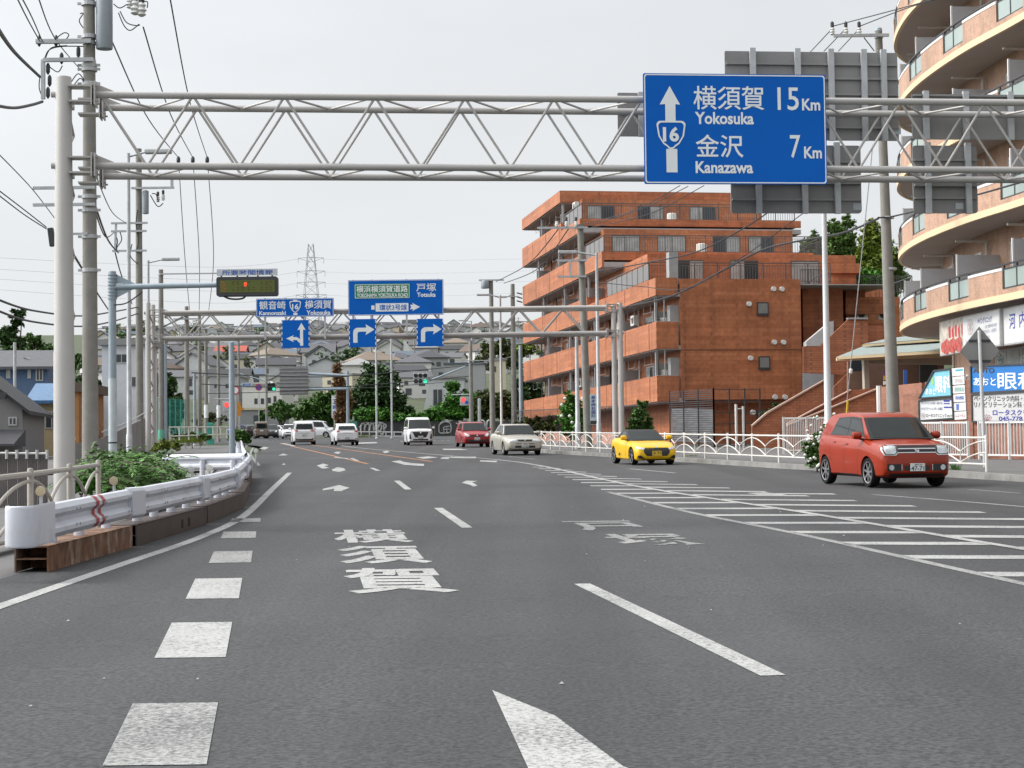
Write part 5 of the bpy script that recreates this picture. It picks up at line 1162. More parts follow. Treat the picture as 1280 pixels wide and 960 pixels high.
# ---- lamp posts and road sign posts on the right
PALEPOST = mat('pale_post', (.52, .53, .54), .45, .1, var=.05)
def lamp_post(label, px, ptop, Y, r, m=GREYSTEEL, arm=None, base=None, group='street lamp posts'):
    c = P(px, 520, Y); z0 = gz(c.x, Y) + (base or 0); t = thing('lamp_post', label, 'lamp post', (c.x, c.y, z0), 0, group); zt = P(px, ptop, Y).z
    MB().lathe([(r * 1.25, 0), (r * 1.25, 1.2), (r, 1.25), (r * .7, zt - z0), (.001, zt - z0 + .01)], (c.x, c.y, z0), 14).build('pole', m, t, smooth=True)
    if arm:
        for s in arm:
            e = Vector((c.x + s, c.y, zt + .03)); MB().tube((c.x, c.y, zt - .12), e, r * .45, n=8).build('arm', m, t, smooth=True)
            k = 1 if s > 0 else -1; h = MB(); h.box(min(e.x, e.x + k * .9), max(e.x, e.x + k * .9), e.y - .14, e.y + .14, e.z - .06, e.z + .09); h.build('lamp_head', m, t, bevel=.04)
    return t
lamp_post('tall white lamp post rising in front of the brick stairs', 1035, 262, 60, .12, PALEPOST, base=.15)
lamp_post('pale lamp post before the balconies with a short left arm near its top', 748.5, 316, 84, .095, GREYSTEEL, [-.9], .15)
lamp_post('short grey pole right of the banner pole in front of the balconies', 722, 421, 86, .11, GREYSTEEL, None, .15)
lamp_post('thin pale post with two arms reaching left behind the far gantry', 627, 369, 130, .1, GREYSTEEL, [-.8], .1)
sp = P(1231, 582, 47.5); spz = gz(0, 47.5) + .15; t = thing('warning_sign', 'grey back of a diamond road sign on a pale post by the right kerb', 'road sign', (sp.x, sp.y, spz))
q = P(1224, 413, 47.5); MB().path([(sp.x, sp.y, spz), (q.x, q.y, q.z + .0)], .047, 14).build('post', PALEPOST, t, smooth=True)
c = P(1225.5, 438.5, 47.5); h = .52; mb = MB(); mb.prism([(c.x, c.z - 1.25 * h), (c.x + h, c.z), (c.x, c.z + 1.25 * h), (c.x - h, c.z)], c.y - .075, c.y - .06, 'y') if False else mb.prism([(c.x, c.z - 1.25 * h), (c.x + h, c.z), (c.x, c.z + 1.25 * h), (c.x - h, c.z)], c.y + .06, c.y + .075, 'y'); mb.build('plate', SIGNBACK, t)
for dz in (.27, -.27): mb = MB(); mb.box(c.x - .28, c.x + .28, c.y + .03, c.y + .06, c.z + dz - .03, c.z + dz + .03); mb.build('bracket', DARK, t)
# ---- utility poles
def upole(label, px, ptop, pbot, Y, r0, r1, arms=(), cat='utility pole', m=CONCRETE, extra=None, group=None, lean=0):
    c = P(px, pbot, Y); z0 = gz(c.x, Y) - .05; zt = P(px, ptop, Y).z; t = thing('utility_pole', label, cat, (c.x, c.y, z0), 0, group)
    mb = MB(); n = 16; mb.path([(c.x, c.y, z0), (c.x + lean, c.y, zt)], [r0, r1], n); mb.build('pole', m, t, smooth=True)
    for (py, l, r_, w) in arms:
        z = P(px, py, Y).z; fx = c.x + lean * (z - z0) / (zt - z0); a = MB(); a.bar((fx + l, Y - r0 * .9 - w / 2, z), (fx + r_, Y - r0 * .9 - w / 2, z), w, w); ao = a.build('crossarm', GREYSTEEL, t)
        a = MB(); a.lathe([(r1 * 1.25, z - .04), (r1 * 1.25, z + .04)], (fx, Y, 0), 14); a.build('band', GREYSTEEL, ao)
    return t, c, z0, zt
def insul(t, x, y, z, s=1.0):
    a = MB(); a.lathe([(.03 * s, 0), (.075 * s, .03 * s), (.05 * s, .07 * s), (.085 * s, .1 * s), (.05 * s, .15 * s), (.075 * s, .18 * s), (.03 * s, .24 * s)], (x, y, z), 10); i = a.build('insulator', mat('porcelain', (.62, .62, .6), .3), t, smooth=True)
    a = MB(); a.lathe([(.05 * s, .24 * s), (.055 * s, .38 * s), (.02 * s, .42 * s)], (x, y, z), 8); a.build('cap', DARK, i, smooth=True)
def transformer(t, x, y, z0, z1, r, m):
    a = MB(); a.lathe([(r * .5, 0), (r * .96, .02), (r, .05), (r, z1 - z0), (r * .9, z1 - z0 + .06), (.01, z1 - z0 + .1)], (x, y, z0), 22); o = a.build('transformer', m, t, smooth=True); return o
TRANS = mat('transformer_grey', (.25, .28, .31), .5, .1, var=.06)
# nearest big pole
Y = 43; t, c, z0, zt = upole('thick near concrete utility pole with transformer and bracket arms beside the gantry post', 113, -60, 605, Y, .205, .13, [(54, -1.22, .1, .1), (77, -1.05, .15, .09), (236, -1.3, .18, .07), (257, -1.3, .18, .07)])
k = Y / F
mb = MB(); mb.bar((c.x - 1.06, Y - .2, P(57, 77, Y).z), (c.x - 1.06, Y - .2, P(57, 126, Y).z), .09, .09, up=(1, 0, 0)); mb.build('crossarm', GREYSTEEL, t)
transformer(t, P(131, 50, Y).x, Y - .05, P(131, 63, Y).z, P(131, -5, Y).z, .2, TRANS)
for py in (5, 46, 82, 87, 105, 246, 263, 296, 338): 
    a = MB(); z = P(113, py, Y).z; a.lathe([(.19, z - .045), (.19, z + .045)], (c.x, Y, 0), 16); a.box(c.x - .27, c.x + .27, Y - .06, Y - .02, z - .03, z + .03); a.build('band', GREYSTEEL, t)
for (px, py, s) in ((170, 20, 1.5), (178, 22, 1.5), (163, 12, 1.0)): q = P(px, py, Y); insul(t, q.x, Y - .1, q.z, s)
for pts in ([(142, 5), (150, 10), (162, 4), (172, 6)], [(150, 14), (158, 28), (170, 32), (175, 31)], [(175, 4), (184, 2), (184, 10)], [(148, 16), (155, 32), (163, 38), (174, 30)], [(100, 17), (104, 17), (99, 26), (104, 35)], [(70, 48), (80, 41), (86, 44), (80, 52)], [(56, 72), (62, 62), (78, 58), (105, 58)], [(56, 75), (64, 60), (84, 57)], [(60, 82), (72, 90), (78, 82)], [(50, 95), (49, 110), (54, 124)], [(92, 107), (100, 98), (106, 104)], [(88, 104), (98, 92), (107, 104)]):
    a = MB(); a.path(catmull([P(x, y, Y - .15) for x, y in pts], 5), .014, 5); a.build('cable', WIRE, t, smooth=True)
q = P(65, 74, Y); a = MB()
for (px, py) in ((49, 50), (70, 50), (77, 72), (60, 85), (62, 100), (60, 115), (98, 64)): q = P(px, py, Y - .16); a = MB(); a.lathe([(.015, -.16), (.05, -.1), (.05, .06), (.02, .12)], q, 8); a.build('insulator', DARK, t, smooth=True)
for (px, a0, a1) in ((63, 285, 308),): 
    q0, q1 = P(px, a0, Y - .2), P(px + 3, a1, Y - .2); a = MB(); a.bar(q0, q1, .16, .13); a.build('splice_box', DARK, t, bevel=.02)
a = MB(); q0 = P(63, 294, Y); a.bar((q0.x, Y - .2, q0.z), (c.x, Y - .2, q0.z), .05, .05); a.build('crossarm', GREYSTEEL, t)
# second pole down the road on the left
Y = 84; t, c, z0, zt = upole('concrete utility pole with grey transformer standing behind the display mast', 174.7, 186, 562, Y, .2, .14, [(236, -.3, 1.7, .1), (279.5, -1.25, .45, .09), (289.5, -1.25, .4, .09), (314, -1.2, .4, .09)])
transformer(t, P(182.5, 255, Y).x, Y - .1, P(182.5, 268, Y).z, P(182.5, 240.5, Y).z, .15, TRANS); q = P(216, 236, Y); a = MB(); a.bar((q.x, Y - .2, q.z), (q.x, Y - .2, q.z + .4), .12, .12, up=(1, 0, 0)); a.build('crossarm', GREYSTEEL, t)
for (px, py) in ((198, 253), (204.5, 251)): q = P(px, py, Y); insul(t, q.x, Y - .1, q.z, 1.2)
for pts in ([(190, 242), (195, 243), (198, 252)], [(188, 244), (197, 258), (204, 254)], [(172, 262), (170, 280), (173, 300), (170, 315)], [(150, 290), (152, 300), (146, 310), (148, 316)], [(143, 292), (147, 302), (143, 315)], [(165, 305), (163, 320), (172, 330)]):
    a = MB(); a.path(catmull([P(x, y, Y - .2) for x, y in pts], 5), .025, 5); a.build('cable', WIRE, t, smooth=True)
a = MB(); a.bar(P(145, 280, Y - .2), P(144, 314, Y - .2), .09, .09, up=(1, 0, 0)); a.build('crossarm', GREYSTEEL, t)
GREENB = mat('green_band', (.12, .40, .28), .5)
lefts = [('slim concrete pole with a green band just left of the pale blue pole row', 202, 337, 557, 100, .19, .13, [(343, 0, 3.2, .07)]), ('concrete pole carrying white signal backs above the green mesh fence', 234, 383, 552, 128, .2, .14, [(399, -.9, .9, .1)]),
         ('concrete pole with green band right of the signal cluster', 250, 393, 551, 136, .17, .12, [(407, -.9, 1.6, .1), (418, -.7, .7, .1)]), ('dark concrete pole standing left of the white notice pole', 258, 412, 549, 150, .17, .13, [(411, -.5, 1.1, .1)]), ('pole with a white notice strip far down the left side', 273.5, 416, 549, 160, .17, .12, [(420, -.7, .7, .1)]),
         ('thin pole left of the far signal with a pale sign', 299, 420, 545, 190, .14, .11, [(424, -.8, .8, .1)]), ('dark thin pole under the six lamp signal', 333.5, 432, 540, 215, .15, .12, [])]
for (lab, px, pt, pb_, Y, r0, r1, arms) in lefts:
    t, c, z0, zt = upole(lab, px, pt, pb_, Y, r0, r1, arms, group='concrete poles down the left side')
    if 'green band' in lab: z = P(px, 545, Y).z; a = MB(); a.lathe([(r0 + .015, 0), (r0 + .012, .55)], (c.x, Y, z - .2), 14); a.build('reflective_band', GREENB, t)
    if 'notice' in lab: z = P(px, 515, Y).z; a = MB(); a.lathe([(r0 + .012, 0), (r0 + .008, 1.1)], (c.x, Y, z - .5), 14); a.build('notice', SIGNWHITE, t)
# right side poles
Y = 87; t, c, z0, zt = upole('dark concrete pole with vertical banner sign before the balconies', 735.5, 280, 560, Y, .20, .15, [(285, -2.1, .35, .1), (326, -1.2, .25, .1), (346, -1.2, .2, .1)], lean=-.25)
for px in (696, 708, 720): q = P(px, 284, Y - .2); insul(t, q.x, Y - .25, q.z, 1.2)
a = MB(); a.bar(P(713, 325, Y - .25), P(713, 347, Y - .25), .1, .1, up=(1, 0, 0)); a.build('crossarm', GREYSTEEL, t)
bq = P(741.5, 511, Y); a = MB(); a.box(bq.x - .17, bq.x + .17, Y - .25, Y - .22, P(740, 531, Y).z, P(740, 493, Y).z); bo = a.build('banner_sign', mat('banner_pale', (.50, .60, .62), .5), t)
for i, ch in enumerate('森本歯科医院'): a = MB(); z = P(740, 497 + i * 4.6, Y).z; put_text(a, ch, (-.10, -.08, .10, .08), lambda x, y, z=z: Vector((bq.x + x, Y - .256, z - y)), .02); a.build('lettering', TXTN, bo, fix=False)
a = MB(); a.box(bq.x - .16, bq.x + .16, Y - .256, Y - .251, P(740, 530.5, Y).z, P(740, 526, Y).z); a.build('dark_strip', DARK, bo)
Y = 62; t, c, z0, zt = upole('leaning concrete pole with three insulators rising through the board backs', 1119, 36, 575, Y, .24, .125, [(46, -1.62, .3, .1)], lean=P(1098, 36, Y).x - P(1119, 575, Y).x)
for px in (1040.5, 1057.5, 1074): q = P(px, 44, Y - .2); insul(t, q.x, Y - .2, q.z, 1.15)
a = MB(); a.bar(P(1080, 47, Y - .2), P(1093, 64, Y - .2), .03, .03); a.build('brace', DARK, t); q = P(1098, 37, Y); a = MB(); a.lathe([(.135, -.05), (.12, .04), (.02, .1)], q, 14); a.build('cap', mat('cap_blue', (.35, .42, .46), .4), t, smooth=True)
for py in (272, 336): z = P(1113, py, Y).z; xx = P(1110 + (py - 272) * .05, py, Y).x; a = MB(); a.lathe([(.215, z - .04), (.215, z + .04)], (xx, Y, 0), 16); a.build('band', GREYSTEEL, t)
a = MB(); q0, q1 = P(1097, 272, Y - .25), P(1112, 272, Y - .25); a.bar(q0, q1, .05, .05); a.build('clamp', DARK, t)
gyw = thing('guy_wire', 'thin guy wire with a yellow sleeve beside the tall white lamp post', 'wire', P(1059, 510, 66)); a = MB(); a.path([P(1091, 180, 63), P(1059, 500, 66), P(1058, 530, 66.2)], .018, 6); a.build('wire', GREYSTEEL, gyw, smooth=True); a = MB(); a.tube(P(1060, 500, 66), P(1056.5, 545, 66.2), .045, n=8); a.build('yellow_sleeve', mat('yellow_sleeve', (.55, .36, .02), .5), gyw, smooth=True); a = MB(); a.lathe([(.02, -.1), (.07, -.06), (.07, .06), (.02, .1)], P(1063.5, 464, 65.5), 10); a.build('insulator', mat('porcelain', (.62, .62, .6), .3), gyw, smooth=True)
for (lab, px, pt, Y, r) in (('tall concrete pole with crossarms left of the brick block', 616, 350, 150, .24), ('second dark pole with side insulators nearest the brick block', 643, 355, 150, .24), ('dark short pole among vines right of the slanted white house', 589.5, 426, 170, .22)):
    t, c, z0, zt = upole(lab, px, pt, 545, Y, r, r * .72, [(350.5 + 0, -1.0, 1.1, .12)] if px == 616 else [(371, -1.5, .5, .08)] if px == 643 else [(451, -1.5, 2, .1)], group='poles beyond the far gantry on the right')
    if px == 616: transformer(t, P(606.5, 358, Y).x, Y - .2, P(606, 361, Y).z, P(606, 352, Y).z, .35, TRANS)
    if px == 643:
        for py in (366, 371, 376): a = MB(); a.bar(P(646, py, Y), P(653, py + 2, Y), .1, .1); a.build('insulator', DARK, t)
for (lab, px, pt, Y, r, m) in (('pale blue post at the end of the farthest guard rail', 290, 428, 69, .12, BLUESTEEL), ('thin pale blue pole beside the concrete pole with green band', 207, 430, 100, .11, BLUESTEEL), ('slim pale blue signal pole by the overgrown fence', 243.5, 465, 132, .12, BLUESTEEL), ('grey steel post with a box by the balcony corner', 652, 432, 140, .17, BLUESTEEL), ('white flat post in front of the graffiti wall', 599.5, 498, 170, .17, PALEPOST), ('pale thin flag post left before the black wall', 471, 412, 172, .1, PALEPOST), ('pale thin flag post right before the black wall', 490, 420, 172, .1, PALEPOST)):
    c = P(px, 545, Y); z0 = gz(c.x, Y); t = thing('steel_post', lab, 'post', (c.x, c.y, z0), 0, 'plain steel posts'); zt = P(px, pt, Y).z; MB().lathe([(r, -.1), (r * .85, zt - z0), (.001, zt - z0 + .02)], (c.x, c.y, z0), 12).build('pole', m, t, smooth=True)
    MB().lathe([(r * 1.5, -.1), (r * 1.5, .12), (r, .16)], (c.x, c.y, z0), 10).build('collar', GREYSTEEL, t, smooth=True)
lamp_post('slim lamp post with a short right arm left of the transformer pole', 161.5, 191.5, 60, .085, GREYSTEEL, [.55])
lamp_post('small lamp post whose arm points right above the far gantry end', 186, 325.5, 92, .09, GREYSTEEL, [.7])
lamp_post('farthest thin lamp post with arm pointing left over the hill houses', 590.5, 401, 210, .1, GREYSTEEL, [-.6])
# ================================================================ vehicles
CGLASS = mat('car_glass', (.010, .014, .0145), .03, var=.3, vs=1.5, spec=.34)
TYRE = mat('tyre', (.011, .011, .012), .9, var=.1, spec=.2); RIMD = mat('rim_dark', (.30, .30, .31), .35, .6); RIMS = mat('rim_silver', (.5, .5, .5), .3, .7)
CHROME = mat('chrome', (.62, .62, .63), .18, .9, var=.02); LAMPG = mat('headlamp_glass', (.55, .58, .60), .12, .2, var=.15, vs=9); REDL = mat('tail_lamp', (.28, .012, .015), .25, var=.1)
TRIM = mat('black_trim', (.016, .016, .017), .5); AMB = mat('amber_lamp', (.6, .22, .03), .3)
PLW = mat('plate_white', (.66, .67, .66), .5); PLY = mat('plate_yellow', (.62, .40, .03), .5); PLK = mat('plate_ink', (.02, .05, .03), .6)
def paint(name, col, metal=.0): return mat(name, col, .42, metal, var=.03, coat=.55, spec=.2)
def interp(tab, x):
    if x <= tab[0][0]: return tab[0][1]
    for (a, u), (b, v) in zip(tab, tab[1:]):
        if x <= b:
            t = (x - a) / (b - a); t = t * t * (3 - 2 * t) * .5 + t * .5; return u + (v - u) * t
    return tab[-1][1]
def car(name, label, cat, x, y, h, s, group=None):
    a = atan2(h[1], h[0]); L_, W_, H_ = s['L'], s['W'], s['H']
    t = thing(name, label, cat, (x, y, gz(0, y) + .006), a, group); M = ROOTM[t.name]; hw = W_ / 2; X = lambda r: L_ / 2 - r * L_
    body = paint(*s['paint'])
    # lower body: a skin lofted through cross sections from nose to tail
    n = 40; rs = [0, .004, .012, .025, .045] + [.045 + (.955 - .045) * i / n for i in range(1, n)] + [.955, .975, .988, .996, 1.0]
    rings = []
    for r in rs:
        zt = interp(s['deck'], r); zb_ = interp(s.get('sill', [(0, .30), (.03, .22), (.15, .17), (.85, .18), (.97, .24), (1, .33)]), r)
        w = hw * interp(s.get('plan', [(0, .80), (.012, .87), (.045, .94), (.15, .99), (.5, 1), (.85, .99), (.955, .95), (.988, .88), (1, .82)]), r)
        sh = zt - interp(s.get('crown', [(0, .05), (.3, .05), (1, .04)]), r); hgt = sh - zb_
        pr = [(0, zb_), (w * .72, zb_), (w * .90, zb_ + .01), (w * .965, zb_ + .05), (w * .985, zb_ + hgt * .22), (w * .995, zb_ + hgt * .45), (w * 1.0, zb_ + hgt * .64), (w * .985, zb_ + hgt * .80), (w * .955, zb_ + hgt * .93), (w * .91, sh + .004), (w * .80, sh + .026), (w * .5, zt - .008), (0, zt)]
        rings.append((X(r), pr))
    vs = []; k = 0
    for (xx, pr) in rings:
        full = [(yy, zz) for yy, zz in pr] + [(-yy, zz) for yy, zz in pr[-2:0:-1]]; k = len(full); vs += [(xx, yy, zz) for yy, zz in full]
    fs = [(i * k + j, i * k + (j + 1) % k, i * k + k + (j + 1) % k, i * k + k + j) for i in range(len(rings) - 1) for j in range(k)] + [tuple(range(k)), tuple(range((len(rings) - 1) * k, len(rings) * k))[::-1]]
    mb = MB(); mb.add(vs, fs); bo = mb.build('body', body, t, local=True); rw = s['rw']; wx = [X(s['fo'] / L_), X((s['fo'] + s['wb']) / L_)]
    # wheel arches cut out of the skin
    cut = MB()
    for q in wx:
        for sd in (1, -1): cut.lathe([(rw * 1.13, 0), (rw * 1.13, .34)], (q, (hw - .26) if sd > 0 else -(hw + .08), rw * 1.0), 36, 'y')
    co = cut.build('cutter', TRIM, None); md = bo.modifiers.new('cut', 'BOOLEAN'); md.object = co; md.operation = 'DIFFERENCE'; md.solver = 'EXACT'
    bo.parent = None; dg = bpy.context.evaluated_depsgraph_get(); me = bpy.data.meshes.new_from_object(bo.evaluated_get(dg)); bo.modifiers.clear(); bo.data = me; bo.parent = t
    bpy.data.objects.remove(co)
    me.polygons.foreach_set('use_smooth', [True] * len(me.polygons)); me.set_sharp_from_angle(angle=radians(32))
    bvh = BVHTree.FromPolygons([v.co[:] for v in me.vertices], [p.vertices[:] for p in me.polygons])
    # underside and wheel housings
    mb = MB(); mb.box(X(.93), X(.07), -hw + .22, hw - .22, .2, .42); mb.build('underbody', TRIM, t, local=True)
    # cabin
    cp = s['cabin']; wb_, wt = s['cw']; zlo = min(p[1] for p in cp); zhi = max(p[1] for p in cp)
    cy = lambda z: wb_ + (wt - wb_) * max(0, (z - zlo)) / (zhi - zlo)
    m = len(cp); mb = MB(); P2 = [(X(r), z) for r, z in cp]
    mb.add([(px, cy(z), z) for px, z in P2] + [(px, -cy(z), z) for px, z in P2], [tuple(range(m)), tuple(range(m, 2 * m))[::-1]] + [(i, m + i, m + (i + 1) % m, (i + 1) % m) for i in range(m)])
    mb.build('cabin', s.get('roofmat') or body, t, smooth=True, bevel=s.get('cbev', .055), local=True)
    # panes
    def lift(A, B, C, D, u0, u1, v0, v1, off, nme, bow=0.0):
        A, B, C, D = map(Vector, (A, B, C, D)); nn = (B - A).cross(D - A).normalized(); mb = MB()
        if nn.dot((A + B + C + D) / 4 - Vector((0, 0, .9))) < 0: nn = -nn
        g = 6
        mb.grid(lambda u, v: (A.lerp(B, u)).lerp(D.lerp(C, u), v) + nn * (off + bow * (1 - (2 * u - 1) ** 2)), [u0 + (u1 - u0) * i / g for i in range(g + 1)], [v0, (v0 + v1) / 2, v1]); return mb.build(nme, TRIM if 'frame' in nme else CGLASS, t, smooth=True, local=True)
    i0, i1 = s.get('ws', (0, 1)); a0, a1 = P2[i0], P2[i1]
    lift((a0[0], cy(a0[1]), a0[1]), (a0[0], -cy(a0[1]), a0[1]), (a1[0], -cy(a1[1]), a1[1]), (a1[0], cy(a1[1]), a1[1]), .07, .93, .07, .91, .007, 'windscreen', .012)
    lift((a0[0], cy(a0[1]), a0[1]), (a0[0], -cy(a0[1]), a0[1]), (a1[0], -cy(a1[1]), a1[1]), (a1[0], cy(a1[1]), a1[1]), .012, .988, .02, .96, .0035, 'windscreen_frame', .012)
    i0, i1 = s.get('rwin', (m - 1, m - 2)); a0, a1 = P2[i0], P2[i1]
    lift((a0[0], cy(a0[1]), a0[1]), (a0[0], -cy(a0[1]), a0[1]), (a1[0], -cy(a1[1]), a1[1]), (a1[0], cy(a1[1]), a1[1]), .09, .91, .12, .86, .006, 'rear_window', .01)
    tops = sorted([p for poly in s['side'] for p in poly if p[1] > (zlo + zhi) / 2]); f0, f1 = s['side'][0][0], s['side'][-1][-1]
    tr = [(f0[0] - .012, f0[1] - .022)] + [(tops[0][0] - .012, tops[0][1] + .022)] + [(p[0], p[1] + .022) for p in tops[1:-1]] + [(tops[-1][0] + .008, tops[-1][1] + .022), (f1[0] + .014, f1[1] - .022)]
    for sd in (1, -1):
        mb = MB(); mb.add([(X(r), sd * (cy(z) + .003), z) for r, z in tr], [tuple(range(len(tr)))]); mb.build('window_trim', TRIM, t, local=True)
        for poly in s['side']:
            mb = MB(); mb.add([(X(r), sd * (cy(z) + .006), z) for r, z in poly], [tuple(range(len(poly)))]); mb.build('side_window', CGLASS, t, local=True)
    # pieces laid onto the skin along a direction
    def lay(nme, poly, d, m_, off=.008, cuts=3, par=t):
        b = bmesh.new(); pv = [b.verts.new((p[0], p[1], 0)) for p in poly]; b.faces.new(pv); bmesh.ops.triangulate(b, faces=b.faces[:]); bmesh.ops.subdivide_edges(b, edges=b.edges[:], cuts=cuts, use_grid_fill=True); bmesh.ops.triangulate(b, faces=b.faces[:])
        vs = []; last = None
        for v in b.verts:
            p, q = v.co.x, v.co.y
            if d == 'f': o, dr = Vector((L_, p, q)), Vector((-1, 0, 0))
            elif d == 'r': o, dr = Vector((-L_, p, q)), Vector((1, 0, 0))
            elif d == 'l': o, dr = Vector((p, W_ * 1.5, q)), Vector((0, -1, 0))
            elif d == 't': o, dr = Vector((p, q, 4)), Vector((0, 0, -1))
            else: o, dr = Vector((p, -W_ * 1.5, q)), Vector((0, 1, 0))
            hit = bvh.ray_cast(o, dr)[0]
            if hit is None: hit = last if last is not None else o + dr * (L_ / 2 if d in 'fr' else W_)
            last = hit; vs.append(hit - dr * off)
        fs = [tuple(v.index for v in f.verts) for f in b.faces]; b.verts.index_update(); fs = [tuple(v.index for v in f.verts) for f in b.faces]; b.free()
        mb = MB(); mb.add(vs, fs); return mb.build(nme, m_, par, smooth=True, local=True, fix=False)
    sgn = {'f': 'front', 'r': 'rear'}
    for (nme, d, poly, m_, off, both) in s['bits']:
        lay(nme, poly, d, m_, off)
        if both: lay(nme, [(-p, q) for p, q in poly][::-1] if d in 'fr' else poly[::-1], d if d in 'fr' else 'q', m_, off)
    # door joints and handles
    for r0, z0, r1, z1 in s.get('seams', []):
        for d in ('l', 'q'): lay('door_seam', [(X(r0) - .006, z0), (X(r0) + .006, z0), (X(r1) + .006, z1), (X(r1) - .006, z1)], d, TRIM, .003, 4)
    for r, z in s.get('handles', []):
        for d in ('l', 'q'): lay('door_handle', [(X(r) - .09, z - .016), (X(r) + .09, z - .016), (X(r) + .09, z + .018), (X(r) - .09, z + .018)], d, s.get('handlemat') or body, .022, 1)
    # plates
    for (d, z, m_, txt_) in s['plates']:
        e = bvh.ray_cast(Vector(((L_ if d == 'f' else -L_), 0, z)), Vector(((-1 if d == 'f' else 1), 0, 0)))[0]; sx = 1 if d == 'f' else -1; xx = e.x + sx * .02
        mb = MB(); mb.box(min(xx, xx + sx * .012), max(xx, xx + sx * .012), -.165, .165, z - .082, z + .082); p = mb.build('licence_plate', m_, t, local=True, bevel=.004)
        if txt_:
            fn = lambda u, v: Vector((xx + sx * .0145, sx * u, z - v))
            for body_, r_ in txt_: mb = MB(); put_text(mb, body_, r_, fn, .02); mb.build('lettering', PLK, p, fix=False, local=True)
    # mirrors
    mr, mz = s['mirror']
    for sd in (1, -1):
        mb = MB(); yy = sd * (hw + .06); mb.lathe([(.02, -.10), (.07, -.09), (.085, 0), (.08, .06), (.055, .10), (.01, .105)], (X(mr), yy, mz), 12, 'y'); o = mb.build('side_mirror', s.get('mirrormat') or body, t, smooth=True, local=True); 
        mb = MB(); mb.bar((X(mr) - .01, sd * (hw - .1), mz - .09), (X(mr), yy, mz - .05), .06, .04); mb.build('arm', TRIM, o, local=True)
    # wheels
    for q in wx:
        for sd in (1, -1):
            yo = sd * (hw - .115 - .0); c = (q, yo, rw)
            tw = .095; R_ = rw; tl = MB(); rr = R_ * s.get('rimr', .70)
            tl.lathe([(rr * .98, -tw * .9), (R_ * .93, -tw), (R_ * .985, -tw * .75), (R_, -tw * .3), (R_, tw * .3), (R_ * .985, tw * .75), (R_ * .93, tw), (rr * .98, tw * .9)], c, 36, 'y'); tl.f = tl.f[:-2]; w_ = tl.build('wheel', TYRE, t, smooth=True, local=True)
            rm = s.get('rim', RIMS); mb = MB(); f_ = sd * (tw * .55)
            mb.lathe([(rr, f_ - .03), (rr, f_ + sd * .035), (rr * .93, f_ + sd * .035), (rr * .90, f_ - .03)], c, 30, 'y'); mb.f = mb.f[:-2]; mb.build('rim', rm, w_, smooth=True, local=True)
            mb = MB(); ns = s.get('spokes', 7)
            mb.lathe([(.055, -.012), (.055, .012)], (q, yo + f_ + sd * .012, rw), 14, 'y')
            for j in range(ns):
                an = 2 * pi * j / ns + .2; e = Vector((cos(an), 0, sin(an))); cc = Vector((q, yo + f_ + sd * .012, rw)); mb.bar(cc + e * .04, cc + e * rr * .93, .022, rr * .17, up=(-e.z, 0, e.x))
            mb.build('spokes', rm, w_, local=True)
            mb = MB(); mb.lathe([(rr * .95, -.02), (rr * .95, .01)], (q, yo + f_ - sd * .05, rw), 20, 'y'); mb.build('brake_disc', TRIM, w_, local=True)
    t.rotation_euler = (0, SL * -h[1], a)
    if s.get('extra'): s['extra'](t, lay, X)
    return t
def q4(y0, y1, z0, z1): return [(y0, z0), (y1, z0), (y1, z1), (y0, z1)]
HD = Vector((.2, -.98))
num = lambda a, b: [(a, (-.145, -.02, .145, .07)), (b, (-.07, -.072, .1, -.035))]
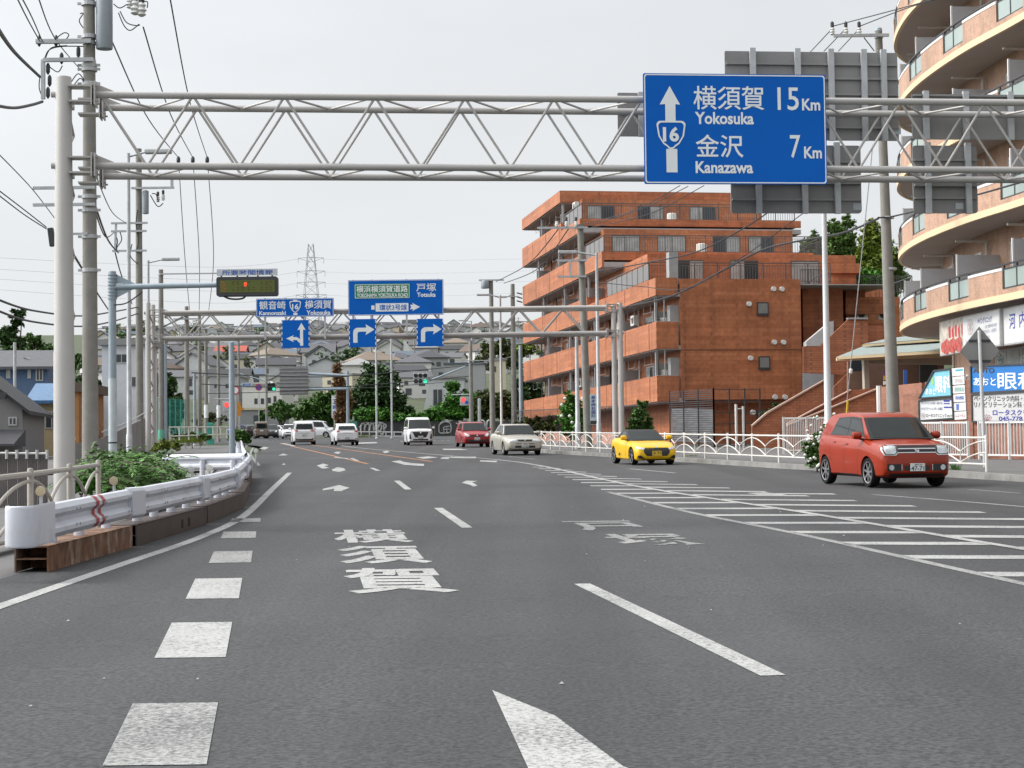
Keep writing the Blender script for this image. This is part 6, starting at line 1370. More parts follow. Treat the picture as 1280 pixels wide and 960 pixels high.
# --- red tall hatchback, nearest
def emblem_s(t, lay, X):
    lay('emblem', [(-.052, .805), (0, .842), (.052, .812), (.036, .80), (.0, .822), (-.022, .806), (.05, .785), (.05, .770), (0, .742), (-.05, .772), (-.034, .782), (0, .762), (.02, .775), (-.052, .795)], 'f', CHROME, .03, 1)
    for yy in (-.35, .30): lay('wiper', [(yy - .3, 0), (yy + .3, 0), (yy + .3, .001), (yy - .3, .001)], 'f', TRIM, .001, 1) if False else None
red = dict(L=3.70, W=1.69, H=1.60, wb=2.435, fo=.70, rw=.315, paint=('red_orange_paint', (.27, .022, .004)), deck=[(0, .70), (.012, .86), (.03, .915), (.06, .94), (.14, .995), (.22, 1.03), (.30, 1.06), (.6, 1.08), (.9, 1.12), (.96, 1.12), (.99, 1.05), (1, .95)],
    sill=[(0, .33), (.012, .26), (.03, .22), (.15, .21), (.85, .22), (.97, .28), (1, .36)],
    cabin=[(.195, 1.01), (.372, 1.50), (.44, 1.562), (.60, 1.602), (.77, 1.585), (.86, 1.54), (.905, 1.47), (.985, 1.06)], cw=(.755, .60), ws=(0, 1), rwin=(7, 6),
    side=[[(.285, 1.10), (.395, 1.46), (.52, 1.487), (.52, 1.10)], [(.537, 1.105), (.537, 1.487), (.72, 1.47), (.80, 1.13)], ],
    bits=[('lower_grille', 'f', [(-.66, .36), (.66, .36), (.665, .50), (-.665, .50)], TRIM, .006, False), ('bumper_bar', 'f', q4(-.385, -.345, .35, .51), body_ := None, .012, False)] if False else
    [('front_surround', 'f', [(-.755, .80), (-.72, .69), (-.47, .685), (-.42, .735), (.42, .735), (.47, .685), (.72, .69), (.755, .80), (.73, .905), (.45, .915), (-.45, .915), (-.73, .905)], CHROME, .010, False), ('headlamp_bezel', 'f', [(.43, .745), (.49, .70), (.705, .705), (.735, .80), (.715, .89), (.45, .90)], TRIM, .014, True),
     ('headlight', 'f', [(.455, .755), (.50, .715), (.69, .72), (.715, .80), (.70, .88), (.47, .885)], LAMPG, .019, True), ('grille', 'f', [(-.425, .755), (.425, .755), (.44, .895), (-.44, .895)], TRIM, .015, False), ('grille_bar', 'f', q4(-.42, .42, .815, .838), CHROME, .022, False),
     ('lower_grille', 'f', q4(-.28, .28, .37, .47), TRIM, .008, False), ('fog_recess', 'f', [(.36, .36), (.66, .36), (.67, .505), (.36, .505)], TRIM, .008, True), ('fog_light', 'f', arc(.575, .43, .058, 0, 360, 12)[:-1], LAMPG, .02, True), ('fog_ring', 'f', arc(.345, .435, .0, 0, 360, 3)[:-1] if False else q4(.335, .352, .37, .50), CHROME, .014, True),
     ('sill_strip', 'f', q4(-.6, .6, .245, .30), TRIM, .006, False), ('tail_light', 'r', q4(.52, .74, .85, 1.02), REDL, .01, True), ('side_strip', 'l', [(.62, .235), (-.62, .235), (-.62, .275), (.62, .275)], TRIM, .006, True)],
    seams=[(.335, .30, .30, 1.04), (.53, .30, .53, 1.06), (.545 + .195, .55, .775, 1.06), (.30, .86, .275, 1.035)], handles=[(.505, .92), (.70, .96)], plates=[('f', .435, PLW, num('47-71', '横浜 501'))], mirror=(.285, 1.10), rim=RIMD, spokes=7, rimr=.74, extra=emblem_s)
red['sill'] = red['sill']
car('red_hatchback', 'bright red tall hatchback nearest us in the right lane', 'car', 8.1, 39.6, HD, red)
# --- yellow open roadster with a black soft top
yel = dict(L=3.395, W=1.475, H=1.18, wb=2.285, fo=.62, rw=.29, paint=('yellow_paint', (.72, .43, .004)), deck=[(0, .44), (.012, .55), (.03, .61), (.08, .66), (.2, .745), (.33, .80), (.45, .82), (.6, .86), (.72, .92), (.85, .91), (.95, .87), (.99, .80), (1, .70)],
    sill=[(0, .26), (.012, .19), (.03, .15), (.15, .15), (.85, .17), (.97, .24), (1, .33)], crown=[(0, .04), (.1, .02), (.2, .01), (.3, .03), (.7, .05), (1, .04)], roofmat=mat('soft_top', (.022, .022, .024), .8),
    cabin=[(.33, .79), (.515, 1.12), (.57, 1.165), (.66, 1.17), (.73, 1.13), (.86, .90)], cw=(.64, .50), ws=(0, 1), rwin=(5, 4), cbev=.045, side=[[(.43, .84), (.535, 1.07), (.66, 1.10), (.69, .86)]],
    bits=[('grille', 'f', [(-.34, .30), (.34, .30), (.43, .40), (.46, .53), (.38, .575), (-.38, .575), (-.46, .53), (-.43, .40)], TRIM, .010, False), ('headlight', 'f', [(.40, .56), (.44, .50), (.64, .545), (.675, .60), (.62, .615)], LAMPG, .012, True), ('corner_intake', 'f', [(.40, .215), (.66, .22), (.64, .32), (.56, .325)], TRIM, .010, True),
          ('emblem', 'f', arc(0, .60, .035, 0, 360, 10)[:-1], CHROME, .008, False), ('side_intake', 'l', [(.30 - .55, .30), (.02 - .55, .30), (.26 - .55, .42)], TRIM, .006, True), ('lip', 'f', q4(-.5, .5, .16, .195), TRIM, .006, False)],
    seams=[(.37, .25, .36, .78), (.66, .3, .66, .84)], plates=[('f', .385, PLY, [('3 71', (-.13, -.06, .14, .03)), ('横浜 580', (-.08, .04, .08, .07))][:1])], mirror=(.37, .90), rim=RIMD, spokes=5, rimr=.76)
yel['deck'] = yel['deck']
car('yellow_roadster', 'small yellow roadster with a black soft top in the right lane', 'sports car', 4.42, 61.2, HD, yel)
# --- silver sedan
def pl_extra(t, lay, X): pass
sil = dict(L=4.28, W=1.695, H=1.39, wb=2.48, fo=.86, rw=.30, paint=('champagne_silver', (.42, .40, .35), .35), deck=[(0, .56), (.012, .68), (.03, .73), (.08, .78), (.2, .87), (.29, .93), (.5, .95), (.8, .98), (.9, .97), (.97, .93), (.99, .86), (1, .70)],
    cabin=[(.265, .91), (.415, 1.33), (.47, 1.37), (.56, 1.388), (.66, 1.37), (.71, 1.33), (.84, .95)], cw=(.74, .575), ws=(0, 1), rwin=(6, 5), side=[[(.36, .975), (.445, 1.29), (.545, 1.31), (.545, .975)], [(.56, .975), (.56, 1.31), (.665, 1.29), (.745, .99)]],
    bits=[('grille', 'f', [(-.30, .62), (.30, .62), (.34, .70), (-.34, .70)], TRIM, .010, False), ('headlight', 'f', [(.36, .605), (.70, .60), (.735, .70), (.38, .715)], LAMPG, .012, True), ('bumper_strip', 'f', q4(-.76, .76, .50, .535), mat('grey_strip', (.12, .12, .12), .5), .010, False), ('lower_grille', 'f', q4(-.45, .45, .33, .43), TRIM, .008, False), ('emblem', 'f', arc(0, .665, .03, 0, 360, 10)[:-1], CHROME, .018, False), ('indicator', 'f', q4(.735, .765, .61, .69), AMB, .012, True)],
    seams=[(.33, .3, .325, .92), (.552, .3, .552, .95), (.72, .5, .75, .96)], handles=[(.50, .84), (.68, .85)], plates=[('f', .43, PLW, num('31-52', '横浜 33'))], mirror=(.34, .99), rim=RIMS, spokes=9)
car('silver_sedan', 'champagne silver four door sedan behind the yellow roadster', 'car', .12, 81.4, Vector((.2, -.98)), sil)
swift = dict(red); swift.update(L=3.85, W=1.695, H=1.51, wb=2.43, fo=.80, rw=.30, paint=('crimson_paint', (.27, .012, .018)), deck=[(0, .60), (.012, .74), (.03, .80), (.08, .85), (.2, .95), (.29, 1.0), (.6, 1.03), (.9, 1.06), (.97, 1.04), (1, .9)],
    cabin=[(.25, .97), (.42, 1.44), (.48, 1.485), (.62, 1.51), (.80, 1.49), (.90, 1.45), (.94, 1.40), (.985, 1.0)], side=[[(.35, 1.05), (.445, 1.40), (.545, 1.42), (.545, 1.05)], [(.56, 1.05), (.56, 1.42), (.72, 1.40), (.78, 1.06)]],
    bits=[('headlight', 'f', [(.44, .66), (.62, .62), (.735, .80), (.70, .86), (.5, .76)], LAMPG, .012, True), ('grille', 'f', [(-.42, .63), (.42, .63), (.40, .73), (-.40, .73)], TRIM, .010, False), ('lower_grille', 'f', q4(-.5, .5, .32, .45), TRIM, .010, False), ('fog_recess', 'f', q4(.56, .70, .36, .48), TRIM, .010, True), ('emblem', 'f', arc(0, .70, .04, 0, 360, 10)[:-1], CHROME, .018, False)], plates=[('f', .50, PLW, num('62-08', '横浜 502'))], mirror=(.33, 1.06), rim=RIMS, seams=[(.34, .3, .335, 1.0), (.55, .3, .55, 1.0)], extra=None)
car('red_hatchback', 'smaller dark crimson hatchback following the silver sedan', 'car', -2.42, 108.4, Vector((.17, -.985)), swift)
van = dict(L=4.77, W=1.74, H=1.86, wb=2.87, fo=.92, rw=.32, paint=('pearl_white', (.66, .67, .68)), deck=[(0, .80), (.01, .98), (.025, 1.03), (.06, 1.06), (.14, 1.12), (.2, 1.12), (.9, 1.12), (.97, 1.1), (1, 1.0)],
    cabin=[(.115, 1.08), (.265, 1.72), (.31, 1.80), (.42, 1.855), (.85, 1.85), (.95, 1.80), (.97, 1.72), (.99, 1.08)], cw=(.80, .66), ws=(0, 1), rwin=(7, 6), side=[[(.22, 1.16), (.30, 1.66), (.42, 1.70), (.42, 1.16)], [(.435, 1.16), (.435, 1.70), (.68, 1.70), (.68, 1.16)], [(.695, 1.16), (.695, 1.70), (.90, 1.67), (.93, 1.18)]],
    bits=[('grille', 'f', [(-.36, .52), (.36, .52), (.50, .80), (.55, .90), (-.55, .90), (-.50, .80)], TRIM, .010, False), ('headlight', 'f', [(.56, .80), (.72, .82), (.75, .95), (.58, .92)], LAMPG, .012, True), ('lamp_slot', 'f', [(.60, .42), (.74, .44), (.75, .74), (.68, .74)], TRIM, .010, True), ('lower_grille', 'f', q4(-.5, .5, .33, .42), TRIM, .010, False), ('emblem', 'f', arc(0, .84, .05, 0, 360, 10)[:-1], CHROME, .016, False)],
    seams=[(.25, .3, .25, 1.1), (.43, .3, .43, 1.1), (.69, .3, .69, 1.1)], plates=[('f', .54, PLW, num('15-30', '湘南 302'))], mirror=(.20, 1.14), rim=RIMS)
car('white_minivan', 'white minivan coming towards us in front of the graffiti wall', 'minivan', -6.4, 121.5, Vector((.13, -.99)), van)
# --- seen from behind
rear_bits = lambda z0, z1, y0, y1, zb0: [('tail_light', 'r', [(y0, z0), (y1, z0 - .03), (y1, z1), (y0 + .04, z1 - .02)], REDL, .012, True), ('bumper_trim', 'r', q4(-.62, .62, zb0, zb0 + .1), TRIM, .010, False), ('garnish', 'r', q4(-.3, .3, .82, .85), CHROME, .012, False), ('reflector', 'r', q4(.55, .68, .44, .48), REDL, .012, True)]
sie = dict(van); sie.update(L=4.26, W=1.695, H=1.695, wb=2.75, fo=.82, rw=.30, paint=('pearl_white', (.66, .67, .68)), cabin=[(.15, 1.05), (.31, 1.58), (.37, 1.64), (.5, 1.69), (.82, 1.685), (.93, 1.64), (.95, 1.58), (.985, 1.06)], bits=rear_bits(.98, 1.10, .44, .80, .33), plates=[('r', .72, PLW, num('28-16', '横浜 530'))], cw=(.77, .62),
    side=[[(.27, 1.12), (.34, 1.52), (.44, 1.56), (.44, 1.12)], [(.455, 1.12), (.455, 1.56), (.68, 1.56), (.68, 1.12)], [(.695, 1.12), (.695, 1.56), (.88, 1.53), (.92, 1.14)]])
car('white_minivan', 'white compact minivan driving away left of the second gantry arrow board', 'minivan', -15.3, 131.5, Vector((-.16, .987)), sie)
yar = dict(swift); yar.update(paint=('pearl_white', (.66, .67, .68)), cabin=[(.25, .97), (.42, 1.42), (.5, 1.48), (.62, 1.505), (.80, 1.47), (.87, 1.42), (.90, 1.37), (.985, 1.02)], bits=rear_bits(.92, 1.04, .50, .80, .30), plates=[('r', .52, PLW, num('90-44', '横浜 501'))])
car('white_hatchback', 'white hatchback with dark rear glass driving away below the straight arrow board', 'car', -11.75, 125.5, Vector((-.2, .98)), yar)
brz = dict(van); brz.update(L=3.395, W=1.475, H=1.82, wb=2.45, fo=.45, rw=.28, paint=('bronze_paint', (.20, .165, .13), .3), cabin=[(.06, 1.0), (.17, 1.68), (.24, 1.77), (.4, 1.82), (.85, 1.82), (.95, 1.78), (.97, 1.70), (.99, 1.0)], cw=(.70, .62), bits=rear_bits(.75, .92, .56, .70, .32), plates=[('r', .86, PLW, None)], side=[[(.17, 1.08), (.23, 1.62), (.42, 1.66), (.42, 1.08)], [(.45, 1.08), (.45, 1.66), (.9, 1.64), (.92, 1.08)]], mirror=(.18, 1.1))
car('bronze_van', 'bronze tall kei van far down the left lane seen from behind', 'van', -27.0, 193, Vector((-.2, .98)), brz)
def far(name, label, cat, px, Y, h, base, col, **kw):
    s = dict(base); s.update(paint=col, plates=[], seams=[], handles=[], **kw); c = P(px, 545, Y); return car(name, label, cat, c.x, Y, h, s, 'small cars queuing at the far crossing')
far('dark_suv', 'black car half hidden left of the bronze van', 'car', 314.5, 203, Vector((-.2, .98)), yar, ('black_paint', (.02, .02, .024)))
far('dark_car', 'dark grey car half hidden right of the bronze van', 'car', 339, 200, Vector((.1, -.99)), swift, ('charcoal_paint', (.04, .045, .045)))
far('white_car', 'white hatchback facing us between the dark car and the white minivan', 'car', 362.5, 187, Vector((.12, -.99)), swift, ('pearl_white', (.66, .67, .68)))
far('white_car', 'white flat bodied car right of the dark grey car', 'car', 350, 205, Vector((.9, -.43)), sil, ('pearl_white', (.66, .67, .68)))
far('white_van', 'white box van half hidden by the white minivan', 'van', 394, 196, Vector((.97, -.2)), van, ('pearl_white', (.66, .67, .68)))
far('blue_car', 'small blue and white car waiting at the left side road', 'car', 305.5, 205, Vector((.9, -.3)), yar, ('navy_paint', (.05, .08, .22)))
# ================================================================ houses, hillside, background
ROOFS = [('grey', mat('roof_grey', (.095, .095, .105), .7, var=.12)), ('dark', mat('roof_dark', (.05, .05, .058), .7, var=.12)), ('brown', mat('roof_brown', (.10, .07, .055), .75, var=.12)), ('pale', mat('roof_pale', (.25, .25, .25), .7, var=.1)), ('blue grey', mat('roof_bluegrey', (.075, .10, .135), .6, var=.1)), ('red', mat('roof_red', (.34, .07, .045), .7, var=.1)), ('black', mat('roof_black', (.03, .03, .034), .7, var=.1)), ('tan', mat('roof_tan', (.19, .15, .115), .75, var=.1))]
WALLS = [('white', mat('wall_white', (.62, .61, .59), .85, var=.06)), ('cream', mat('wall_cream', (.52, .47, .36), .85, var=.06)), ('grey', mat('wall_grey', (.33, .33, .34), .85, var=.06)), ('beige', mat('wall_beige', (.42, .36, .28), .85, var=.06)), ('pale grey', mat('wall_palegrey', (.48, .49, .50), .85, var=.06)), ('brown', mat('wall_brown', (.20, .15, .11), .85, var=.06))]
WINF = mat('house_window', (.07, .08, .09), .15, var=.3, vs=.8)
def house_meshes(w, d, h, rh, kind, ov=.45):
    """walls with gables, and a roof with thickness; w across, d deep, front at -y"""
    a = MB(); a.box(-w / 2, w / 2, -d / 2, d / 2, -3.5, h); r = MB(); t_ = .18
    if kind == 'gable':          # gable facing us
        a.add([(-w / 2, -d / 2 + .01, h), (w / 2, -d / 2 + .01, h), (0, -d / 2 + .01, h + rh), (-w / 2, d / 2 - .01, h), (w / 2, d / 2 - .01, h), (0, d / 2 - .01, h + rh)], [(0, 1, 2), (5, 4, 3), (0, 2, 5, 3), (2, 1, 4, 5)])
        k = rh / (w / 2)
        for s in (1, -1):
            e = [(0, h + rh + .02), (s * (w / 2 + ov), h - ov * k + .02), (s * (w / 2 + ov), h - ov * k + t_), (0, h + rh + t_ + .03)]
            r.prism(e if s > 0 else e[::-1], -d / 2 - ov, d / 2 + ov, 'y')
    elif kind == 'side':         # ridge running across
        a.add([(-w / 2 + .01, -d / 2, h), (-w / 2 + .01, d / 2, h), (-w / 2 + .01, 0, h + rh), (w / 2 - .01, -d / 2, h), (w / 2 - .01, d / 2, h), (w / 2 - .01, 0, h + rh)], [(0, 1, 2), (5, 4, 3)])
        k = rh / (d / 2)
        for s in (1, -1):
            e = [(0, h + rh + .02), (s * (d / 2 + ov), h - ov * k + .02), (s * (d / 2 + ov), h - ov * k + t_), (0, h + rh + t_ + .03)]
            r.prism(e if s > 0 else e[::-1], -w / 2 - ov, w / 2 + ov, 'x')
    elif kind == 'hip':
        x, y, q = w / 2 + ov, d / 2 + ov, max(.3, (w - d) / 2); z = h - .02
        r.add([(-x, -y, z), (x, -y, z), (x, y, z), (-x, y, z), (-x, -y, z + t_), (x, -y, z + t_), (x, y, z + t_), (-x, y, z + t_), (-q, 0, h + rh + t_), (q, 0, h + rh + t_)], [(3, 2, 1, 0), (0, 1, 5, 4), (1, 2, 6, 5), (2, 3, 7, 6), (3, 0, 4, 7), (4, 5, 9, 8), (5, 6, 9), (6, 7, 8, 9), (7, 4, 8)])
    else: r.box(-w / 2 - .15, w / 2 + .15, -d / 2 - .15, d / 2 + .15, h + .002, h + .35)
    return a, r
def put_part(name, mesh, t, loc=None):
    o = bpy.data.objects.new(name, mesh); COL.objects.link(o); o.parent = t
    if loc: o.location = loc
    return o
def mesh_of(mb, m):
    o = mb.build('tmp', m, None); me = o.data; bpy.data.objects.remove(o); return me
win_me = mesh_of(MB().box(-.55, .55, -.05, .0, -.55, .55), WINF); winl_me = mesh_of(MB().box(-.85, .85, -.05, .0, -.95, .95), WINF); wfr_me = mesh_of(MB().box(-.62, .62, -.03, .0, -.62, .62), mat('sash', (.5, .5, .5), .5))
_hc = {}
def hill_house(x, y, z, a, var, wi, ri, label, group):
    kinds = ['gable', 'side', 'hip', 'side', 'gable', 'hip', 'flat']; w, d, h, rh = [(7, 9, 5.6, 2.0), (9, 7, 5.4, 1.7), (9, 8, 5.6, 1.8), (11, 8, 5.2, 1.6), (8, 10, 5.8, 2.6), (12, 9, 5.5, 2.2), (9, 8, 7, 0)][var]
    if var not in _hc:
        a_, r_ = house_meshes(w, d, h, rh, kinds[var]); _hc[var] = (mesh_of(a_, WALLS[0][1]), mesh_of(r_, ROOFS[0][1]))
    t = thing('hill_house', label.replace('broad hip roofed', 'broad hipped'), 'house', (x, y, z), a, group)
    for nm, me, mm in (('wall', _hc[var][0], WALLS[wi][1]), ('roof', _hc[var][1], ROOFS[ri][1])):
        o = put_part(nm, me, t); o.material_slots[0].link = 'OBJECT'; o.material_slots[0].material = mm
    if y < 640:
        for (wx, wz, me) in ((-w * .27, h * .72, win_me), (w * .22, h * .72, winl_me if var % 2 else win_me), (-w * .2, h * .25, winl_me), (w * .28, h * .25, win_me))[:4 if y < 480 else 2]:
            put_part('window', me, t, (wx, -d / 2 - .003, wz))
    return t
RH = random.Random(5)
rows_ = list(range(318, 520, 19)) + list(range(520, 1010, 36))
lab_seen = {}
KN = ['gable fronted', 'low ridged', 'hip roofed', 'long ridged', 'steep gabled', 'broad hip roofed', 'flat roofed']
cnt = 0
for iy, Y in enumerate(rows_):
    xa, xb = P(118, 480, Y).x, P(690, 480, Y).x; x = xa + RH.random() * 8
    while x < xb:
        yy_ = Y + RH.uniform(-5, 5); var = RH.choices(range(7), [3, 4, 4, 3, 3, 3, 1])[0]; wi = RH.choices(range(6), [10, 1.4, 2.5, .7, 4.5, .3])[0]; ri = RH.choices(range(8), [7, 7, 2.5, 2.5, 3, .8, 4, 1])[0]
        z = gz(x, yy_); hsc = RH.uniform(.60, .86); px = 640 + F * x / yy_
        band = 'low down' if Y < 430 else 'halfway up' if Y < 660 else 'near the ridge'
        side = 'far left' if px < 230 else 'left' if px < 340 else 'centre' if px < 450 else 'right' if px < 560 else 'far right'
        lab = f'{KN[var]} {WALLS[wi][0]} house with {ROOFS[ri][0]} roof, {band} {side} of hill'
        sk = RH.random()
        if sk > .06 and cnt < 298 and not (Y < 400 and px > 560):
            hill_house(x, yy_, z, RH.choice([0, 0, .35, -.4, .15, -.2, pi / 2, .8]), var, wi, ri, lab, 'houses covering the far hillside').scale = (hsc,) * 3; cnt += 1
        x += RH.uniform(7.6, 12) * (1 if Y < 600 else 1.2)
# larger blocks along the ridge and on the slope
def block(name, label, px0, px1, pyt, pyb, Y, dep, m, wins=None, cat='building', roof=None, fr=True):
    a, b = P(px0, pyb, Y), P(px1, pyt, Y); t = thing(name, label, cat, ((a.x + b.x) / 2, Y, a.z), 0); mb = MB(); mb.box(a.x, b.x, Y, Y + dep, a.z - 1.5, b.z); mb.build('wall', m, t)
    mb = MB(); mb.box(a.x - .2, b.x + .2, Y - .2, Y + dep + .2, b.z + .002, b.z + .3); mb.build('roof', roof or ROOFS[3][1], t)
    for (x0, x1, y0, y1) in wins or []:
        p, q = P(x0, y1, Y), P(x1, y0, Y); mb = MB(); mb.box(p.x, q.x, Y - .04, Y + .03, p.z, q.z); w = mb.build('window', FRAMEW if fr else GLASSDARK, t)
        if fr:
            mm = (p.x + q.x) / 2; e = (q.x - p.x) * .07
            for (u0, u1) in ((p.x + e, mm - e / 2), (mm + e / 2, q.x - e)): mb = MB(); mb.box(u0, u1, Y - .05, Y - .041, p.z + e, q.z - e); mb.build('pane', GLASSDARK, w)
    return t
block('ridge_block', 'long low white apartment block on the ridge behind the concrete poles', 196, 268, 413.5, 424, 985, 14, WALLS[4][1], [(200 + i * 8, 204 + i * 8, 416, 419) for i in range(8)], fr=False)
block('blue_house', 'bright blue sheeted house roof line under the right arrow board', 432, 466, 433, 446, 640, 10, mat('sheet_blue', (.07, .27, .42), .6))
block('school_building', 'white building with arched cornice and three windows beyond the bronze van', 303, 352, 482, 516, 262, 14, WALLS[0][1], [(318, 322, 498, 505), (326, 330, 498, 505), (334.5, 338.5, 497, 504), (342, 345.5, 495, 503)], fr=False)
block('garage_building', 'grey garage front with a cream fascia under the white building', 300, 352, 512, 533, 250, 8, mat('garage_grey', (.24, .24, .25), .8), [(317, 334, 519, 533)], fr=False, roof=WALLS[1][1])
block('grey_building', 'windowless grey building left of the white far building', 262, 296, 470, 528, 270, 12, WALLS[2][1], [(268, 273, 480, 485), (282, 287, 480, 485)], fr=False)
t = block('white_house', 'pale slanted concrete house with tall window right of the six lamp signal', 540, 580, 473, 512, 222, 12, WALLS[4][1], [(541, 553.5, 486, 508)])
a = P(540, 512, 222); b = P(527, 512, 222); c = P(538, 473, 222); mb = MB(); mb.prism([(b.x, a.z - 1), (a.x + .05, a.z - 1), (a.x + .05, c.z), (c.x, c.z)], 222.02, 233, 'y'); mb.build('sloping_wall', WALLS[4][1], t)
mb = MB(); a = P(540.5, 501, 221.5); b = P(554, 501, 221.5); 
for zz in (0, -.4, -.8): mb.bar((a.x, 221.4, a.z + zz), (b.x, 221.4, b.z + zz), .05, .05)
mb.build('balcony_rail', RAILD, t)
block('grey_house', 'blue-grey roofed house behind the vine covered wall', 556, 606, 455, 480, 300, 10, WALLS[2][1], roof=ROOFS[4][1]); block('yellow_house', 'cream house behind the concrete poles left of the brick block', 612, 632, 450, 478, 265, 8, WALLS[1][1], [(615, 620, 458, 465)], fr=False)
# transmission tower
pc = P(389.5, 440, 760); tw = thing('pylon', 'grey lattice transmission tower on the skyline between the blue boards', 'pylon', (pc.x, 760, pc.z - 2)); zt = P(389.5, 305, 760).z; H_ = zt - pc.z + 2
PYL = mat('pylon_grey', (.30, .31, .33), .6, .2)
def tw_w(h): return 4.6 * (1 - h / H_) ** 1.1 + .9 if h < H_ * .55 else 2.9 - 1.9 * (h / H_ - .55) / .45
hs_ = [H_ * i / 11 for i in range(12)]; base_z = pc.z - 2
for sx in (-1, 1):
    for sy in (-1, 1):
        mb = MB(); mb.path([(pc.x + sx * tw_w(h), 760 + sy * tw_w(h), base_z + h) for h in hs_], .13, 4); mb.build('leg', PYL, tw)
for i in range(11):
    for sy in (-1, 1):
        for sx in (-1, 1): mb = MB(); mb.tube((pc.x + sx * tw_w(hs_[i]), 760 + sy * tw_w(hs_[i]), base_z + hs_[i]), (pc.x - sx * tw_w(hs_[i + 1]), 760 + sy * tw_w(hs_[i + 1]), base_z + hs_[i + 1]), .08, n=4, caps=False); mb.build('brace', PYL, tw)
for py, wd in ((323, 16), (339.5, 17.5), (353.5, 17.5), (369, 19)):
    z = P(389.5, py, 760).z; k = 760 / F
    for s in (-1, 1): mb = MB(); mb.tube((pc.x, 760, z + .4), (pc.x + s * wd * k, 760, z + .2), .16, .08, n=4); mb.tube((pc.x, 760, z - 1.6), (pc.x + s * wd * k, 760, z + .15), .08, n=4); mb.build('crossarm', PYL, tw); mb = MB(); mb.tube((pc.x + s * wd * k, 760, z + .2), (pc.x + s * wd * k, 760, z - 2.2), .09, n=4); mb.build('insulator', PYL, tw)
# black boundary wall with graffiti
GW = mat('black_wall', (.045, .045, .047), .8, var=.25, vs=.5, dirt=(.10, .10, .10), ds=.4, da=.35)
gw = thing('graffiti_wall', 'black panel wall with white graffiti scrawls beyond the crossing', 'wall', P(550, 547, 198)); Yg = 198
for i in range(11):
    x0, x1 = 441 + i * 20.5, 441 + (i + 1) * 20.5 - .6; a, b = P(x0, 548, Yg), P(x1, 525.5 + (1 if i % 3 else 0), Yg); mb = MB(); mb.box(a.x, b.x, Yg, Yg + .25, a.z - .6, b.z); mb.build('panel', GW, gw)
GP = mat('graffiti_paint', (.42, .42, .42), .7, var=.3, vs=3); fg = Face(550, 536, Yg - .03, 0)
def scrawl(pts, r=.075, closed=False):
    mb = MB(); mb.path(catmull([fg(x, y) for x, y in pts], 6), r, 6); mb.build('graffiti', GP, gw, smooth=True)
scrawl([(451, 538), (451.5, 531), (454, 528), (456, 531), (455.5, 537), (457, 531), (460, 528.5), (462, 532), (461.5, 538), (463.5, 530), (466.5, 529), (467.5, 537), (470, 530), (472, 534), (474, 529), (476, 528), (477, 534), (475, 538), (472.5, 536), (475, 530), (479, 528), (480, 536), (478.5, 542), (475, 541)], .09)
scrawl([(479, 532), (481.5, 529.5), (483, 532), (481, 534.5), (479, 532)], .08); scrawl([(449, 533), (456, 527), (466, 528), (476, 527), (483, 530)], .05)
scrawl([(549, 531), (549, 540), (554, 541.5), (563, 540), (563, 530), (556, 527.5), (549, 531)], .06); scrawl([(555, 540), (555, 534), (562, 533)], .05); scrawl([(558.5, 540.5), (558.5, 534)], .05); scrawl([(555, 537), (562, 536.5)], .05); scrawl([(550, 529), (555, 526.5), (562, 528)], .05)
scrawl([(570, 529), (574, 532), (571, 536), (576, 534), (574, 527), (579, 530), (578, 537), (582, 533)], .06)
for cx in (603, 612): scrawl([(cx - 3.6, 534), (cx - 2.5, 527.5), (cx + 1, 526.5), (cx + 3.2, 530), (cx + 3, 538), (cx, 542), (cx - 3, 540), (cx - 3.6, 534)], .09)
scrawl([(600, 541), (604, 535), (610, 541), (615, 536)], .08)
wf = thing('road_rail', 'low pale rail in front of the black graffiti wall', 'rail', P(470, 546, 194)); a, b = P(441, 539.5, 194), P(503, 540, 194); mb = MB(); mb.bar(a, b, .08, .12); mb.build('rail', WHITEPAINT, wf); mb = MB(); mb.bar(a + Vector((0, 0, -.45)), b + Vector((0, 0, -.45)), .08, .12); mb.build('rail', WHITEPAINT, wf)
for k in range(7): q = a.lerp(b, k / 6); mb = MB(); mb.bar(q + Vector((0, 0, -1)), q, .1, .1, up=(1, 0, 0)); mb.build('post', WHITEPAINT, wf)
# traffic signals
SIGW = mat('signal_grey', (.42, .43, .44), .5); LENS = mat('dark_lens', (.02, .02, .022), .3); GREENL = mat('green_lamp', (.02, .3, .2), .4, emit=(.05, .95, .55, 1.2)); REDS = mat('red_lamp', (.4, .03, .03), .4, emit=(1, .08, .06, 1.3))
def signal(label, px0, py0, px1, py1, Y, lit, pole, m=SIGW):
    a, b = P(px0, py1, Y), P(px1, py0, Y); t = thing('traffic_signal', label, 'traffic light', ((a.x + b.x) / 2, Y, a.z)); w = b.x - a.x; h = b.z - a.z; n = 3
    for r_ in range(2):
        mb = MB(); mb.box(a.x, b.x, Y - .08, Y + .12, a.z + h * r_ / 2 + .02, a.z + h * (r_ + 1) / 2 - .02); hs = mb.build('housing', m, t, bevel=.05)
        for i in range(3):
            c = Vector((a.x + w * (i + .5) / 3, Y - .09, a.z + h * (r_ + .5) / 2)); R__ = w / 6.9
            mb = MB(); mb.lathe([(R__, .0), (R__, -.02), (.01, -.03)], c, 16, 'y'); mb.build('lens', lit.get((r_, i), LENS), hs); mb = MB(); vs = []; 
            mb.grid(lambda u, v: c + Vector((R__ * 1.1 * cos(u), -v, R__ * 1.1 * sin(u))), [radians(d) for d in range(-10, 200, 21)], [0, .3]); mb.build('visor', m, hs, fix=False)
    if pole:
        (pa, pb) = pole; mb = MB(); mb.tube(P(*pa, Y + .25), P(*pb, Y + .25), .09, .06, n=8); mb.build('arm', BLUESTEEL, t, smooth=True)
    return t
